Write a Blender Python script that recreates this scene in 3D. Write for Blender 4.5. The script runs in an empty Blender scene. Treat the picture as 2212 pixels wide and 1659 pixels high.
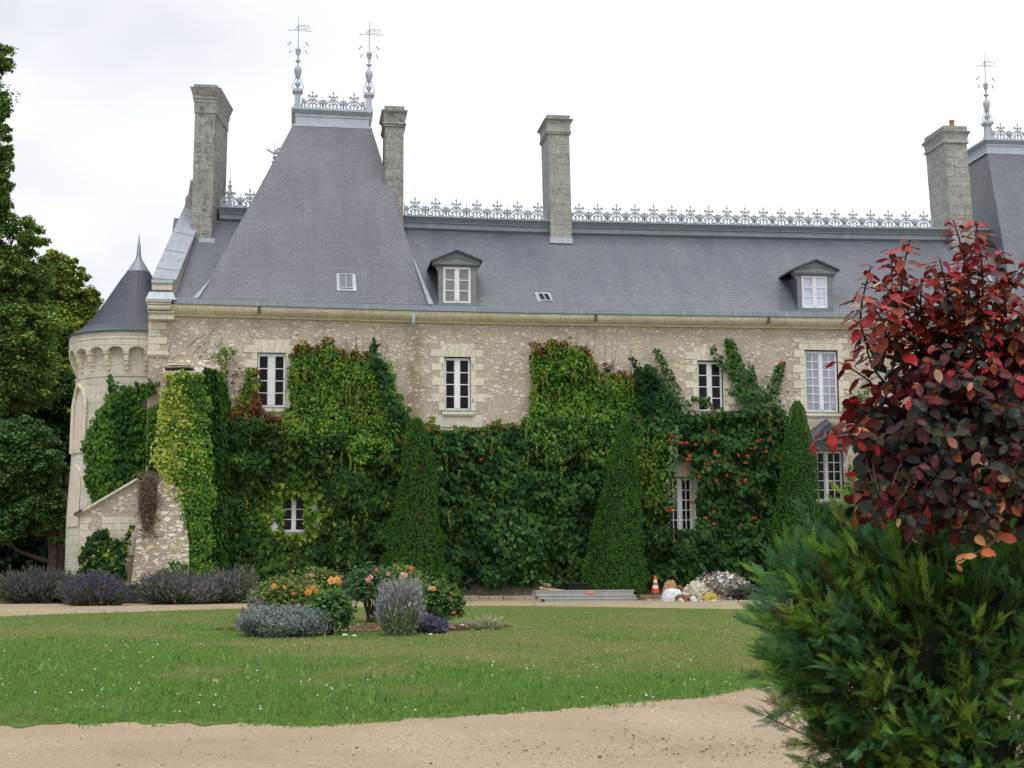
import bpy, math, random
import numpy as np
from mathutils import Vector, Matrix
R = np.random.default_rng(7)
random.seed(7)
C = bpy.context.scene.collection
SC = bpy.context.scene

# ------------------------------------------------------------------ camera, sky, sun, exposure
F, CX, CY = 3300.0, 1106.0, 829.5          # focal length and centre, in units of a 2212 px wide picture
YAW, PITCH, ROLL = 0.14, math.atan((1235 - 829.5) / 3300.0), 0.005
CAM = np.array([0.0, -52.0, 0.95])
_f = np.array([math.sin(YAW), math.cos(YAW), 0.0]); _r = np.array([math.cos(YAW), -math.sin(YAW), 0.0]); _z = np.array([0, 0, 1.0])
FWD = math.cos(PITCH) * _f + math.sin(PITCH) * _z
_u = math.cos(PITCH) * _z - math.sin(PITCH) * _f
RGT = math.cos(ROLL) * _r - math.sin(ROLL) * _u
UPV = math.sin(ROLL) * _r + math.cos(ROLL) * _u
cam = bpy.data.cameras.new('camera'); cam_o = bpy.data.objects.new('camera', cam); C.objects.link(cam_o)
M = Matrix.Identity(4)
for i in range(3):
    M[i][0] = RGT[i]; M[i][1] = UPV[i]; M[i][2] = -FWD[i]; M[i][3] = CAM[i]
cam_o.matrix_world = M
cam.sensor_width = 36.0; cam.lens = F / 2212.0 * 36.0; cam.clip_start = 0.5; cam.clip_end = 4000
SC.camera = cam_o

SUN_EL, SUN_AZ = math.radians(58), math.radians(200)
w = bpy.data.worlds.new('World'); SC.world = w; w.use_nodes = True
nt = w.node_tree; nt.nodes.clear()
def nd(t, k, **kw):
    n = t.nodes.new(k)
    for a, b in kw.items():
        setattr(n, a, b)
    return n
out = nd(nt, 'ShaderNodeOutputWorld')
sky = nd(nt, 'ShaderNodeTexSky', sky_type='NISHITA', sun_disc=False); sky.sun_elevation = SUN_EL; sky.sun_rotation = SUN_AZ
bg1 = nd(nt, 'ShaderNodeBackground'); bg1.inputs[1].default_value = 0.10
nt.links.new(sky.outputs[0], bg1.inputs[0])
bg2 = nd(nt, 'ShaderNodeBackground')                         # the cloud layer
tc = nd(nt, 'ShaderNodeTexCoord'); sx = nd(nt, 'ShaderNodeSeparateXYZ'); nt.links.new(tc.outputs['Generated'], sx.inputs[0])
mp = nd(nt, 'ShaderNodeMapping'); mp.inputs['Scale'].default_value = (1.0, 1.0, 2.2); mp.inputs['Location'].default_value = (0.35, 0.2, 0.1)
nt.links.new(tc.outputs['Generated'], mp.inputs[0])
nz = nd(nt, 'ShaderNodeTexNoise'); nz.inputs['Scale'].default_value = 3.4; nz.inputs['Detail'].default_value = 4; nz.inputs['Roughness'].default_value = 0.5
nt.links.new(mp.outputs[0], nz.inputs[0])
rp = nd(nt, 'ShaderNodeValToRGB')
rp.color_ramp.elements[0].position = 0.36; rp.color_ramp.elements[0].color = (0.60, 0.635, 0.71, 1)
rp.color_ramp.elements[1].position = 0.62; rp.color_ramp.elements[1].color = (1.03, 1.05, 1.08, 1)
nt.links.new(nz.outputs[0], rp.inputs[0])
# clouds thin out to the left of the view (real direction in the sky), brighter overhead
dx = nd(nt, 'ShaderNodeMapRange'); dx.inputs[1].default_value = -0.25; dx.inputs[2].default_value = 0.12; dx.inputs[3].default_value = 0.0; dx.inputs[4].default_value = 1.0
nt.links.new(sx.outputs[0], dx.inputs[0])
mxc = nd(nt, 'ShaderNodeMix', data_type='RGBA'); nt.links.new(dx.outputs[0], mxc.inputs[0]); nt.links.new(rp.outputs[0], mxc.inputs[6]); mxc.inputs[7].default_value = (1.08, 1.09, 1.10, 1)
nt.links.new(mxc.outputs[2], bg2.inputs[0])
ze = nd(nt, 'ShaderNodeMapRange'); ze.inputs[1].default_value = 0.35; ze.inputs[2].default_value = 1.0; ze.inputs[3].default_value = 1.0; ze.inputs[4].default_value = 1.75
nt.links.new(sx.outputs[2], ze.inputs[0]); nt.links.new(ze.outputs[0], bg2.inputs[1])
ms = nd(nt, 'ShaderNodeMixShader'); ms.inputs[0].default_value = 0.93
nt.links.new(bg1.outputs[0], ms.inputs[1]); nt.links.new(bg2.outputs[0], ms.inputs[2]); nt.links.new(ms.outputs[0], out.inputs[0])

sl = bpy.data.lights.new('sun', 'SUN'); sl.energy = 0.9; sl.angle = math.radians(20); sl.color = (1.0, 0.96, 0.9)
so = bpy.data.objects.new('sun', sl); C.objects.link(so)
sd = Vector((math.sin(SUN_AZ) * math.cos(SUN_EL), math.cos(SUN_AZ) * math.cos(SUN_EL), math.sin(SUN_EL)))
so.rotation_euler = sd.to_track_quat('Z', 'Y').to_euler()
SC.view_settings.view_transform = 'Standard'; SC.view_settings.look = 'None'; SC.view_settings.gamma = 1.0
SC.view_settings.use_curve_mapping = False; SC.view_settings.exposure = 0.1
SC.render.engine = 'CYCLES'; SC.cycles.max_bounces = 6; SC.cycles.transparent_max_bounces = 4
SC.cycles.use_denoising = True

# ------------------------------------------------------------------ measuring helpers
def ray(u, v):
    d = FWD * F + RGT * (u - CX) - UPV * (v - CY)
    return d / np.linalg.norm(d)
def W(u, v, Y):
    d = ray(u, v); t = (Y - CAM[1]) / d[1]; p = CAM + d * t
    return (float(p[0]), float(Y), float(p[2]))
def zg(Y, X=0.0):
    z = -0.65 + 0.018 * (Y + 42.0)
    z = min(0.0, max(-0.78, z))
    if Y > 14: z += 0.035 * (Y - 14)
    return z
def zgv(Y):
    z = np.clip(-0.65 + 0.018 * (Y + 42.0), -0.78, 0.0)
    return z + np.where(Y > 14, 0.035 * (Y - 14), 0)
def G(u, v):
    d = ray(u, v); lo = 3.0; t = lo
    while t < 260:
        p = CAM + d * t
        if p[2] <= zg(p[1]): break
        t += 0.25
    a, b = t - 0.25, t
    for _ in range(25):
        m = (a + b) / 2; p = CAM + d * m
        if p[2] <= zg(p[1]): b = m
        else: a = m
    p = CAM + d * b
    return (float(p[0]), float(p[1]), zg(float(p[1])))
def mpp(Y):                                   # metres per picture unit at a distance
    return (Y - CAM[1]) / math.cos(YAW) / F * math.cos(YAW)

# ------------------------------------------------------------------ mesh helpers
def uv_box(me):
    n = len(me.loops)
    if n == 0: return
    uvl = me.uv_layers.new(name='UVMap')
    co = np.empty(len(me.vertices) * 3); me.vertices.foreach_get('co', co); co = co.reshape(-1, 3)
    vi = np.empty(n, int); me.loops.foreach_get('vertex_index', vi)
    pn = np.empty(len(me.polygons) * 3); me.polygons.foreach_get('normal', pn); pn = pn.reshape(-1, 3)
    lt = np.empty(len(me.polygons), int); me.polygons.foreach_get('loop_total', lt)
    N = np.repeat(pn, lt, axis=0)
    U = np.stack([-N[:, 1], N[:, 0], np.zeros(n)], 1)
    L = np.linalg.norm(U, axis=1); flat = L < 0.08
    U[flat] = [1, 0, 0]; L[flat] = 1; U /= L[:, None]
    Vv = np.cross(N, U)
    P = co[vi]
    uv = np.stack([(P * U).sum(1), (P * Vv).sum(1)], 1)
    uvl.data.foreach_set('uv', uv.ravel())
WL = {}
def adopt(o, parent):                         # vertices are in world metres: undo the parent's own place
    if parent is not None:
        o.parent = parent; p = WL.get(parent.name, (0, 0, 0)); o.location = (-p[0], -p[1], -p[2])
class MB:
    def __init__(s): s.v = []; s.f = []
    def add(s, vs, fs):
        o = len(s.v); s.v += [tuple(map(float, p)) for p in vs]; s.f += [tuple(o + i for i in f) for f in fs]; return s
    def box(s, x0, x1, y0, y1, z0, z1):
        return s.hexa([(x0, y0, z0), (x1, y0, z0), (x1, y1, z0), (x0, y1, z0), (x0, y0, z1), (x1, y0, z1), (x1, y1, z1), (x0, y1, z1)])
    def hexa(s, p):
        return s.add(p, [(0, 3, 2, 1), (4, 5, 6, 7), (0, 1, 5, 4), (1, 2, 6, 5), (2, 3, 7, 6), (3, 0, 4, 7)])
    def quad(s, *p): return s.add(p, [tuple(range(len(p)))])
    def prism(s, pts, y0, y1):                # polygon in XZ extruded along Y
        n = len(pts)
        a = [(x, y0, z) for x, z in pts] + [(x, y1, z) for x, z in pts]
        return s.add(a, [tuple(range(n)), tuple(range(2 * n - 1, n - 1, -1))] + [(i, i + n, (i + 1) % n + n, (i + 1) % n) for i in range(n)])
    def sweep(s, st, prof, close=False):      # stations [(X,Zref)], profile [(y,dz)]
        k = len(prof); o = []
        for X, Z in st: o += [(X, y, Z + dz) for y, dz in prof]
        fs = []
        m = k if close else k - 1
        for i in range(len(st) - 1):
            for j in range(m):
                a = i * k + j; b = i * k + (j + 1) % k
                fs.append((a, a + k, b + k, b))
        if close: fs += [tuple(range(k))[::-1], tuple(range((len(st) - 1) * k, len(st) * k))]
        return s.add(o, fs)
    def tube(s, pts, r, n=5, cap=True):
        P = [np.array(p, float) for p in pts]; k = len(P)
        rr = r if hasattr(r, '__len__') else [r] * k
        ref = None; ring = []
        for i in range(k):
            t = P[min(i + 1, k - 1)] - P[max(i - 1, 0)]; L = np.linalg.norm(t); t = t / (L if L > 1e-9 else 1)
            if ref is None or abs(np.dot(ref, t)) > 0.9: ref = np.array([0, 0, 1.0]) if abs(t[2]) < 0.8 else np.array([0, 1.0, 0])
            a = np.cross(t, ref); a /= np.linalg.norm(a); b = np.cross(t, a)
            for j in range(n):
                an = 2 * math.pi * j / n
                ring.append(P[i] + rr[i] * (a * math.cos(an) + b * math.sin(an)))
        fs = [(i * n + j, i * n + (j + 1) % n, (i + 1) * n + (j + 1) % n, (i + 1) * n + j) for i in range(k - 1) for j in range(n)]
        if cap: fs += [tuple(range(n))[::-1], tuple(range((k - 1) * n, k * n))]
        return s.add(ring, fs)
    def lathe(s, c, prof, n=16, a0=0.0, a1=2 * math.pi):   # prof [(r,z)] with absolute z
        full = abs(a1 - a0 - 2 * math.pi) < 1e-6; m = n if full else n + 1; o = []
        for r, z in prof:
            for j in range(m):
                a = a0 + (a1 - a0) * j / n; o.append((c[0] + r * math.cos(a), c[1] + r * math.sin(a), z))
        fs = []
        for i in range(len(prof) - 1):
            for j in range(n):
                j2 = (j + 1) % m if full else j + 1
                fs.append((i * m + j, i * m + j2, (i + 1) * m + j2, (i + 1) * m + j))
        return s.add(o, fs)
    def build(s, name, mat, parent=None, smooth=False, bevel=0.0):
        me = bpy.data.meshes.new(name); me.from_pydata(s.v, [], s.f); me.update()
        uv_box(me)
        o = bpy.data.objects.new(name, me); C.objects.link(o)
        if mat is not None: me.materials.append(mat)
        adopt(o, parent)
        if smooth: me.polygons.foreach_set('use_smooth', [True] * len(me.polygons))
        if bevel:
            b = o.modifiers.new('bevel', 'BEVEL'); b.width = bevel; b.segments = 2; b.limit_method = 'ANGLE'
        return o
def tag(o, label=None, cat=None, group=None, kind=None):
    if label: o['label'] = label
    if cat: o['category'] = cat
    if group: o['group'] = group
    if kind: o['kind'] = kind
    return o
def empty(name, loc=(0, 0, 0), parent=None):
    o = bpy.data.objects.new(name, None); C.objects.link(o); o.empty_display_size = 0.3
    WL[o.name] = tuple(float(q) for q in loc); p = WL.get(parent.name, (0, 0, 0)) if parent is not None else (0, 0, 0)
    if parent is not None: o.parent = parent
    o.location = tuple(WL[o.name][i] - p[i] for i in range(3)); return o

# leaves: a template stamped many times into one mesh, a colour per leaf
def stamp(name, T, TF, pos, X, Yv, Z, size, col, mat, parent=None, aspect=None):
    T = np.array(T, float); k = len(T); N = len(pos)
    S = np.asarray(size, float).reshape(-1, 1, 1) if np.ndim(size) else np.full((N, 1, 1), size)
    Wd = T[None, :, 0:1] * X[:, None, :] + T[None, :, 1:2] * Yv[:, None, :] + T[None, :, 2:3] * Z[:, None, :]
    V = (pos[:, None, :] + Wd * S).reshape(-1, 3)
    me = bpy.data.meshes.new(name)
    nf = len(TF); fl = [len(f) for f in TF]
    base = np.concatenate([np.array(f) for f in TF]); L = len(base)
    li = (np.arange(N)[:, None] * k + base[None, :]).ravel()
    st = np.concatenate([[0], np.cumsum(fl)[:-1]])
    ls = (np.arange(N)[:, None] * L + st[None, :]).ravel()
    me.vertices.add(len(V)); me.vertices.foreach_set('co', V.ravel())
    me.loops.add(len(li)); me.loops.foreach_set('vertex_index', li.astype(np.int32))
    me.polygons.add(N * nf); me.polygons.foreach_set('loop_start', ls.astype(np.int32))
    me.polygons.foreach_set('loop_total', np.tile(fl, N).astype(np.int32))
    me.update(calc_edges=True)
    ca = me.color_attributes.new('Col', 'FLOAT_COLOR', 'POINT')
    cc = np.ones((N, k, 4)); cc[:, :, :3] = np.clip(col, 0, 1)[:, None, :]
    ca.data.foreach_set('color', cc.ravel())
    me.materials.append(mat)
    o = bpy.data.objects.new(name, me); C.objects.link(o)
    adopt(o, parent)
    return o
def frames(nrm, tip):
    n = nrm / np.linalg.norm(nrm, axis=1, keepdims=True)
    t = tip - (tip * n).sum(1, keepdims=True) * n
    t /= np.maximum(np.linalg.norm(t, axis=1, keepdims=True), 1e-6)
    return np.cross(t, n), t, n
LEAF = ([(0, 0, 0), (-.42, .22, .06), (-.30, .62, .05), (0, 1, -.12), (.30, .62, .05), (.42, .22, .06)], [(0, 3, 2, 1), (0, 5, 4, 3)])
LOBED = ([(0, .02, 0), (-.30, -.06, .03), (-.52, .30, .02), (-.22, .42, .06), (-.30, .74, .0), (0, 1, -.10), (.30, .74, .0), (.22, .42, .06), (.52, .30, .02), (.30, -.06, .03)],
         [(0, 3, 2, 1), (0, 5, 4, 3), (0, 7, 6, 5), (0, 9, 8, 7)])
NEEDLE = ([(0, 0, 0), (-.14, .35, .03), (0, 1, 0), (.14, .35, .03), (-.42, .62, .02), (.42, .55, .02)], [(0, 3, 2, 1), (0, 1, 4), (0, 5, 3)])
def rnd(n, s=1.0): return R.normal(0, s, (n, 3))
def pick(cols, n, wts=None, jit=0.15):
    cols = np.array(cols, float); i = R.choice(len(cols), n, p=wts); c = cols[i]
    return c * (1 + R.normal(0, jit, (n, 1))) * (1 + R.normal(0, jit * .35, (n, 3)))
# smooth value noise
_tab = R.random((64, 64))
def vn(x, y):
    x = np.asarray(x, float); y = np.asarray(y, float)
    xi = np.floor(x).astype(int); yi = np.floor(y).astype(int); a = x - xi; b = y - yi
    a = a * a * (3 - 2 * a); b = b * b * (3 - 2 * b)
    g = lambda i, j: _tab[i % 64, j % 64]
    return (g(xi, yi) * (1 - a) + g(xi + 1, yi) * a) * (1 - b) + (g(xi, yi + 1) * (1 - a) + g(xi + 1, yi + 1) * a) * b
def fbm(x, y): return (vn(x, y) + .5 * vn(x * 2.1 + 7, y * 2.1 + 3) + .25 * vn(x * 4.3 + 1, y * 4.3 + 9)) / 1.75
def inpoly(P, x, y):
    r = np.zeros(len(x), bool); n = len(P); j = n - 1
    for i in range(n):
        xi, yi = P[i]; xj, yj = P[j]
        with np.errstate(divide='ignore', invalid='ignore'):
            c = ((yi > y) != (yj > y)) & (x < (xj - xi) * (y - yi) / (yj - yi + 1e-12) + xi)
        r ^= c; j = i
    return r

# ------------------------------------------------------------------ materials
MAT = {}
def mat(name, base=(.5, .5, .5), rough=.8, spec=.3, metal=0.0):
    if name in MAT: return MAT[name]
    m = bpy.data.materials.new(name); m.use_nodes = True; t = m.node_tree; b = t.nodes['Principled BSDF']
    b.inputs['Base Color'].default_value = (*base, 1); b.inputs['Roughness'].default_value = rough
    b.inputs['Specular IOR Level'].default_value = spec; b.inputs['Metallic'].default_value = metal
    MAT[name] = m; return m
def N_(m): return m.node_tree, m.node_tree.nodes['Principled BSDF']
def tex(t, kind, coord, scale=1.0, **kw):
    n = t.nodes.new(kind)
    for a, b in kw.items():
        if a in n.inputs: n.inputs[a].default_value = b
        else: setattr(n, a, b)
    if 'Scale' in n.inputs: n.inputs['Scale'].default_value = scale
    if coord is not None: t.links.new(coord, n.inputs['Vector'])
    return n
def ramp(t, src, els):
    r = t.nodes.new('ShaderNodeValToRGB'); e = r.color_ramp.elements
    while len(e) < len(els): e.new(.5)
    for q, (p, c) in zip(e, els):
        q.position = p; q.color = (*c, 1) if len(c) == 3 else c
    t.links.new(src, r.inputs[0]); return r.outputs[0]
def mixc(t, fac, a, b, mode='MIX'):
    n = t.nodes.new('ShaderNodeMix'); n.data_type = 'RGBA'; n.blend_type = mode
    for s, i in ((fac, 0), (a, 6), (b, 7)):
        if isinstance(s, (int, float)): n.inputs[i].default_value = s
        elif isinstance(s, tuple): n.inputs[i].default_value = (*s, 1)
        else: t.links.new(s, n.inputs[i])
    return n.outputs[2]
def bump(t, b, h, strength=.3, dist=.02):
    n = t.nodes.new('ShaderNodeBump'); n.inputs['Strength'].default_value = strength; n.inputs['Distance'].default_value = dist
    t.links.new(h, n.inputs['Height']); t.links.new(n.outputs[0], b.inputs['Normal'])
def coords(t):
    c = t.nodes.new('ShaderNodeTexCoord'); return c
def geo_pos(t): return t.nodes.new('ShaderNodeNewGeometry').outputs['Position']

def m_slate(name, c1, c2, gap):
    m = mat(name, c1, .42, .45); t, b = N_(m); uv = coords(t).outputs['UV']; P = geo_pos(t)
    br = tex(t, 'ShaderNodeTexBrick', uv, 1.0); br.inputs['Color1'].default_value = (*c1, 1); br.inputs['Color2'].default_value = (*c2, 1); br.inputs['Mortar'].default_value = (*gap, 1)
    br.inputs['Brick Width'].default_value = .22; br.inputs['Row Height'].default_value = .115; br.inputs['Mortar Size'].default_value = .009; br.inputs['Mortar Smooth'].default_value = .3; br.inputs['Bias'].default_value = 0
    n1 = tex(t, 'ShaderNodeTexNoise', P, .35, Detail=5.0); n2 = tex(t, 'ShaderNodeTexNoise', P, 9.0, Detail=3.0)
    c = mixc(t, 1.0, br.outputs[0], ramp(t, n1.outputs[0], [(.3, (.82, .82, .84)), (.7, (1.16, 1.15, 1.12))]), 'MULTIPLY')
    c = mixc(t, 1.0, c, ramp(t, n2.outputs[0], [(.3, (.86, .86, .87)), (.7, (1.12, 1.12, 1.12))]), 'MULTIPLY')
    ms_ = t.nodes.new('ShaderNodeMapping'); ms_.inputs['Scale'].default_value = (1.6, .22, 1.0); t.links.new(uv, ms_.inputs[0])
    n3 = tex(t, 'ShaderNodeTexNoise', ms_.outputs[0], 1.0, Detail=6.0, Roughness=.65)
    c = mixc(t, 1.0, c, ramp(t, n3.outputs[0], [(.3, (.86, .87, .88)), (.5, (1, 1, 1)), (.7, (1.16, 1.14, 1.10))]), 'MULTIPLY')
    t.links.new(c, b.inputs['Base Color'])
    # each course laps the one below: a saw-tooth height
    sp = t.nodes.new('ShaderNodeSeparateXYZ'); t.links.new(uv, sp.inputs[0])
    fr = t.nodes.new('ShaderNodeMath'); fr.operation = 'MODULO'; fr.inputs[1].default_value = .115; t.links.new(sp.outputs[1], fr.inputs[0])
    ad = t.nodes.new('ShaderNodeMath'); ad.operation = 'MULTIPLY_ADD'; ad.inputs[1].default_value = -5.0
    t.links.new(fr.outputs[0], ad.inputs[0]); t.links.new(br.outputs['Fac'], ad.inputs[2])
    inv = t.nodes.new('ShaderNodeMath'); inv.operation = 'MULTIPLY'; inv.inputs[1].default_value = -1; t.links.new(ad.outputs[0], inv.inputs[0])
    bump(t, b, inv.outputs[0], .25, .01)
    return m
SLATE = m_slate('slate', (.142, .154, .180), (.120, .131, .156), (.070, .075, .088))
SLATE_D = m_slate('dark_slate', (.070, .080, .104), (.056, .064, .085), (.02, .022, .03))
def m_zinc(name, c, rough=.5):
    m = mat(name, c, rough, .5, .25); t, b = N_(m); P = geo_pos(t)
    mp_ = t.nodes.new('ShaderNodeMapping'); mp_.inputs['Scale'].default_value = (3.0, 3.0, .6); t.links.new(P, mp_.inputs[0])
    n1 = tex(t, 'ShaderNodeTexNoise', mp_.outputs[0], 2.0, Detail=6.0)
    t.links.new(ramp(t, n1.outputs[0], [(.3, tuple(x * .86 for x in c)), (.5, c), (.72, tuple(min(1, x * 1.12) for x in c))]), b.inputs['Base Color'])
    return m
ZINC = m_zinc('zinc', (.27, .31, .345)); ZINC_L = m_zinc('pale_zinc', (.42, .47, .52)); ZINC_G = m_zinc('gutter_zinc', (.24, .275, .305))
IRON = m_zinc('painted_iron', (.40, .44, .50), .55)

def m_rubble(name, mortar, stone, cover=.5, sc=3.2, dirt=.5):
    m = mat(name, mortar, .95, .1); t, b = N_(m); P = geo_pos(t)
    nd1 = tex(t, 'ShaderNodeTexNoise', P, 7.0, Detail=3.0)
    ad = t.nodes.new('ShaderNodeVectorMath'); ad.operation = 'MULTIPLY_ADD'; t.links.new(nd1.outputs['Color'], ad.inputs[0]); ad.inputs[1].default_value = (.16, .16, .10); t.links.new(P, ad.inputs[2])
    mp_ = t.nodes.new('ShaderNodeMapping'); mp_.inputs['Scale'].default_value = (1.0, 1.0, 1.75); t.links.new(ad.outputs[0], mp_.inputs[0])
    masks = []
    hs = []
    colr = None
    for s, th, lo in ((sc, .36, cover), (sc * 2.3, .34, cover - .08)):
        vo = tex(t, 'ShaderNodeTexVoronoi', mp_.outputs[0], s)
        ve = tex(t, 'ShaderNodeTexVoronoi', mp_.outputs[0], s, feature='DISTANCE_TO_EDGE')
        big = tex(t, 'ShaderNodeTexNoise', P, .9, Detail=3.0)
        sp = t.nodes.new('ShaderNodeSeparateColor'); t.links.new(vo.outputs['Color'], sp.inputs[0])
        # which cells show as bare stone
        a1 = t.nodes.new('ShaderNodeMath'); a1.operation = 'MULTIPLY_ADD'; a1.inputs[1].default_value = .9; t.links.new(big.outputs[0], a1.inputs[0]); t.links.new(sp.outputs[0], a1.inputs[2])
        g = t.nodes.new('ShaderNodeMath'); g.operation = 'GREATER_THAN'; g.inputs[1].default_value = 1.62 - lo; t.links.new(a1.outputs[0], g.inputs[0])
        e = t.nodes.new('ShaderNodeMapRange'); e.inputs[1].default_value = .05; e.inputs[2].default_value = .13; t.links.new(ve.outputs['Distance'], e.inputs[0])
        dd = t.nodes.new('ShaderNodeMapRange'); dd.inputs[1].default_value = .62; dd.inputs[2].default_value = .45; t.links.new(vo.outputs['Distance'], dd.inputs[0])
        mu = t.nodes.new('ShaderNodeMath'); mu.operation = 'MULTIPLY'; t.links.new(g.outputs[0], mu.inputs[0]); t.links.new(e.outputs[0], mu.inputs[1])
        mu2 = t.nodes.new('ShaderNodeMath'); mu2.operation = 'MULTIPLY'; t.links.new(mu.outputs[0], mu2.inputs[0]); t.links.new(dd.outputs[0], mu2.inputs[1])
        masks.append(mu2.outputs[0])
        sc_ = ramp(t, sp.outputs[1], [(0, tuple(x * .62 for x in stone)), (.25, (stone[0] * .9, stone[1] * .8, stone[2] * .62)), (.5, stone), (1, tuple(min(.8, x * 1.18) for x in stone))])
        colr = sc_ if colr is None else colr
        hs.append((mu2.outputs[0], sc_))
    n1 = tex(t, 'ShaderNodeTexNoise', P, 1.1, Detail=6.0); n2 = tex(t, 'ShaderNodeTexNoise', P, 22.0, Detail=4.0)
    c = ramp(t, n1.outputs[0], [(.3, tuple(x * .78 for x in mortar)), (.5, mortar), (.7, (mortar[0] * 1.12, mortar[1] * 1.12, mortar[2] * 1.1))])
    c = mixc(t, 1.0, c, ramp(t, n2.outputs[0], [(.3, (.72, .72, .72)), (.7, (1.25, 1.25, 1.25))]), 'MULTIPLY')
    c = mixc(t, hs[1][0], c, hs[1][1]); c = mixc(t, hs[0][0], c, hs[0][1])
    t.links.new(c, b.inputs['Base Color'])
    mx = t.nodes.new('ShaderNodeMath'); mx.operation = 'MAXIMUM'; t.links.new(masks[0], mx.inputs[0]); t.links.new(masks[1], mx.inputs[1])
    a3 = t.nodes.new('ShaderNodeMath'); a3.operation = 'MULTIPLY_ADD'; a3.inputs[1].default_value = .5; t.links.new(n2.outputs[0], a3.inputs[0]); t.links.new(mx.outputs[0], a3.inputs[2])
    bump(t, b, a3.outputs[0], .7, .03)
    return m, t, b, c
RUB, _t, _b, _c = m_rubble('rubble_wall', (.465, .40, .328), (.66, .62, .53), .46, 4.6)
RUB2, _, _, _ = m_rubble('rough_rubble', (.37, .30, .235), (.68, .63, .54), .80, 4.0)
def m_ashlar(name, c, bw=.55, bh=.32, joint=.6, dirt=(.30, .27, .20), lich=.0, mort=.010):
    m = mat(name, c, .9, .15); t, b = N_(m); uv = coords(t).outputs['UV']; P = geo_pos(t)
    br = tex(t, 'ShaderNodeTexBrick', uv, 1.0)
    br.inputs['Color1'].default_value = (*c, 1); br.inputs['Color2'].default_value = (c[0] * .93, c[1] * .90, c[2] * .84, 1)
    br.inputs['Mortar'].default_value = (c[0] * joint, c[1] * joint, c[2] * joint, 1)
    br.inputs['Brick Width'].default_value = bw; br.inputs['Row Height'].default_value = bh; br.inputs['Mortar Size'].default_value = mort; br.inputs['Mortar Smooth'].default_value = .2
    n1 = tex(t, 'ShaderNodeTexNoise', P, 1.6, Detail=7.0, Roughness=.62); n2 = tex(t, 'ShaderNodeTexNoise', P, 14.0, Detail=4.0)
    c1 = mixc(t, ramp(t, n1.outputs[0], [(.45, (0, 0, 0)), (.75, (.55, .55, .55))]), br.outputs[0], dirt)
    c1 = mixc(t, 1.0, c1, ramp(t, n2.outputs[0], [(.3, (.85, .85, .85)), (.7, (1.12, 1.12, 1.12))]), 'MULTIPLY')
    if lich:
        v = tex(t, 'ShaderNodeTexVoronoi', P, 6.0); n3 = tex(t, 'ShaderNodeTexNoise', P, 5.0, Detail=8.0, Roughness=.75)
        c1 = mixc(t, ramp(t, n3.outputs[0], [(.52, (0, 0, 0)), (.62, (lich, lich, lich))]), c1, (.085, .08, .072))
        c1 = mixc(t, ramp(t, v.outputs['Distance'], [(.10, (.75, .75, .75)), (.22, (0, 0, 0))]), c1, (.55, .53, .46))
    t.links.new(c1, b.inputs['Base Color'])
    bump(t, b, n2.outputs[0], .25, .01)
    return m
ASH = m_ashlar('pale_ashlar', (.64, .615, .53)); QUO = m_ashlar('tufa_dressing', (.72, .675, .54), 9, 9, dirt=(.46, .42, .33))
QUO2 = m_ashlar('tufa_dressing_weathered', (.66, .62, .52), 9, 9, dirt=(.42, .38, .31))
CORN = m_ashlar('cornice_stone', (.70, .66, .50), .62, 9, .5, dirt=(.40, .37, .25))
CHIM = m_ashlar('chimney_stone', (.35, .342, .322), .55, .33, .6, dirt=(.16, .155, .142), lich=.8)
CHIM2 = m_ashlar('chimney_stone_clean', (.39, .385, .365), .6, .38, .5, dirt=(.20, .195, .178), lich=.45)
WHITE = mat('white_paint', (.78, .79, .82), .45, .4)
def m_grain(m, s=3.0, lo=.85, hi=1.08):
    t, b = N_(m); c = tuple(b.inputs['Base Color'].default_value)[:3]; n = tex(t, 'ShaderNodeTexNoise', geo_pos(t), s, Detail=5.0)
    t.links.new(ramp(t, n.outputs[0], [(.3, tuple(x * lo for x in c)), (.7, tuple(min(1, x * hi) for x in c))]), b.inputs['Base Color']); return m
m_grain(WHITE)
def glass(name, c, metal, rough=.06): return m_grain(mat(name, c, rough, .5, metal), 2.0, .8, 1.2)
GL_D = glass('dark_glass', (.013, .010, .009), 0.0, .15); GL_D.node_tree.nodes['Principled BSDF'].inputs['Specular IOR Level'].default_value = .12; GL_G = glass('grey_glass', (.20, .20, .22), .15, .12)
GL_S = glass('sky_reflecting_glass', (.52, .56, .68), .35, .12); GL_M = glass('half_reflecting_glass', (.26, .28, .33), .55, .03)
DPAINT = m_grain(mat('dormer_grey_paint', (.20, .225, .235), .6, .35))

def m_fol(name='foliage', trans=.32, rough=.6, spec=.14, wob=.2):
    m = bpy.data.materials.new(name); m.use_nodes = True; t = m.node_tree; b = t.nodes['Principled BSDF']
    a = t.nodes.new('ShaderNodeAttribute'); a.attribute_name = 'Col'
    n = tex(t, 'ShaderNodeTexNoise', geo_pos(t), 9.0, Detail=2.0)
    c = mixc(t, 1.0, a.outputs[0], ramp(t, n.outputs[0], [(.3, (1 - wob,) * 3), (.7, (1 + wob,) * 3)]), 'MULTIPLY')
    t.links.new(c, b.inputs['Base Color']); b.inputs['Roughness'].default_value = rough; b.inputs['Specular IOR Level'].default_value = spec
    tr = t.nodes.new('ShaderNodeBsdfTranslucent'); t.links.new(c, tr.inputs[0])
    mx = t.nodes.new('ShaderNodeMixShader'); mx.inputs[0].default_value = trans
    t.links.new(b.outputs[0], mx.inputs[1]); t.links.new(tr.outputs[0], mx.inputs[2]); t.links.new(mx.outputs[0], t.nodes['Material Output'].inputs[0])
    MAT[name] = m; return m
FOL = m_fol(); FOLG = m_fol('glossy_foliage', .2, .42, .28); GRASSM = m_fol('grass_blades', .35, .7, .05)
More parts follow.
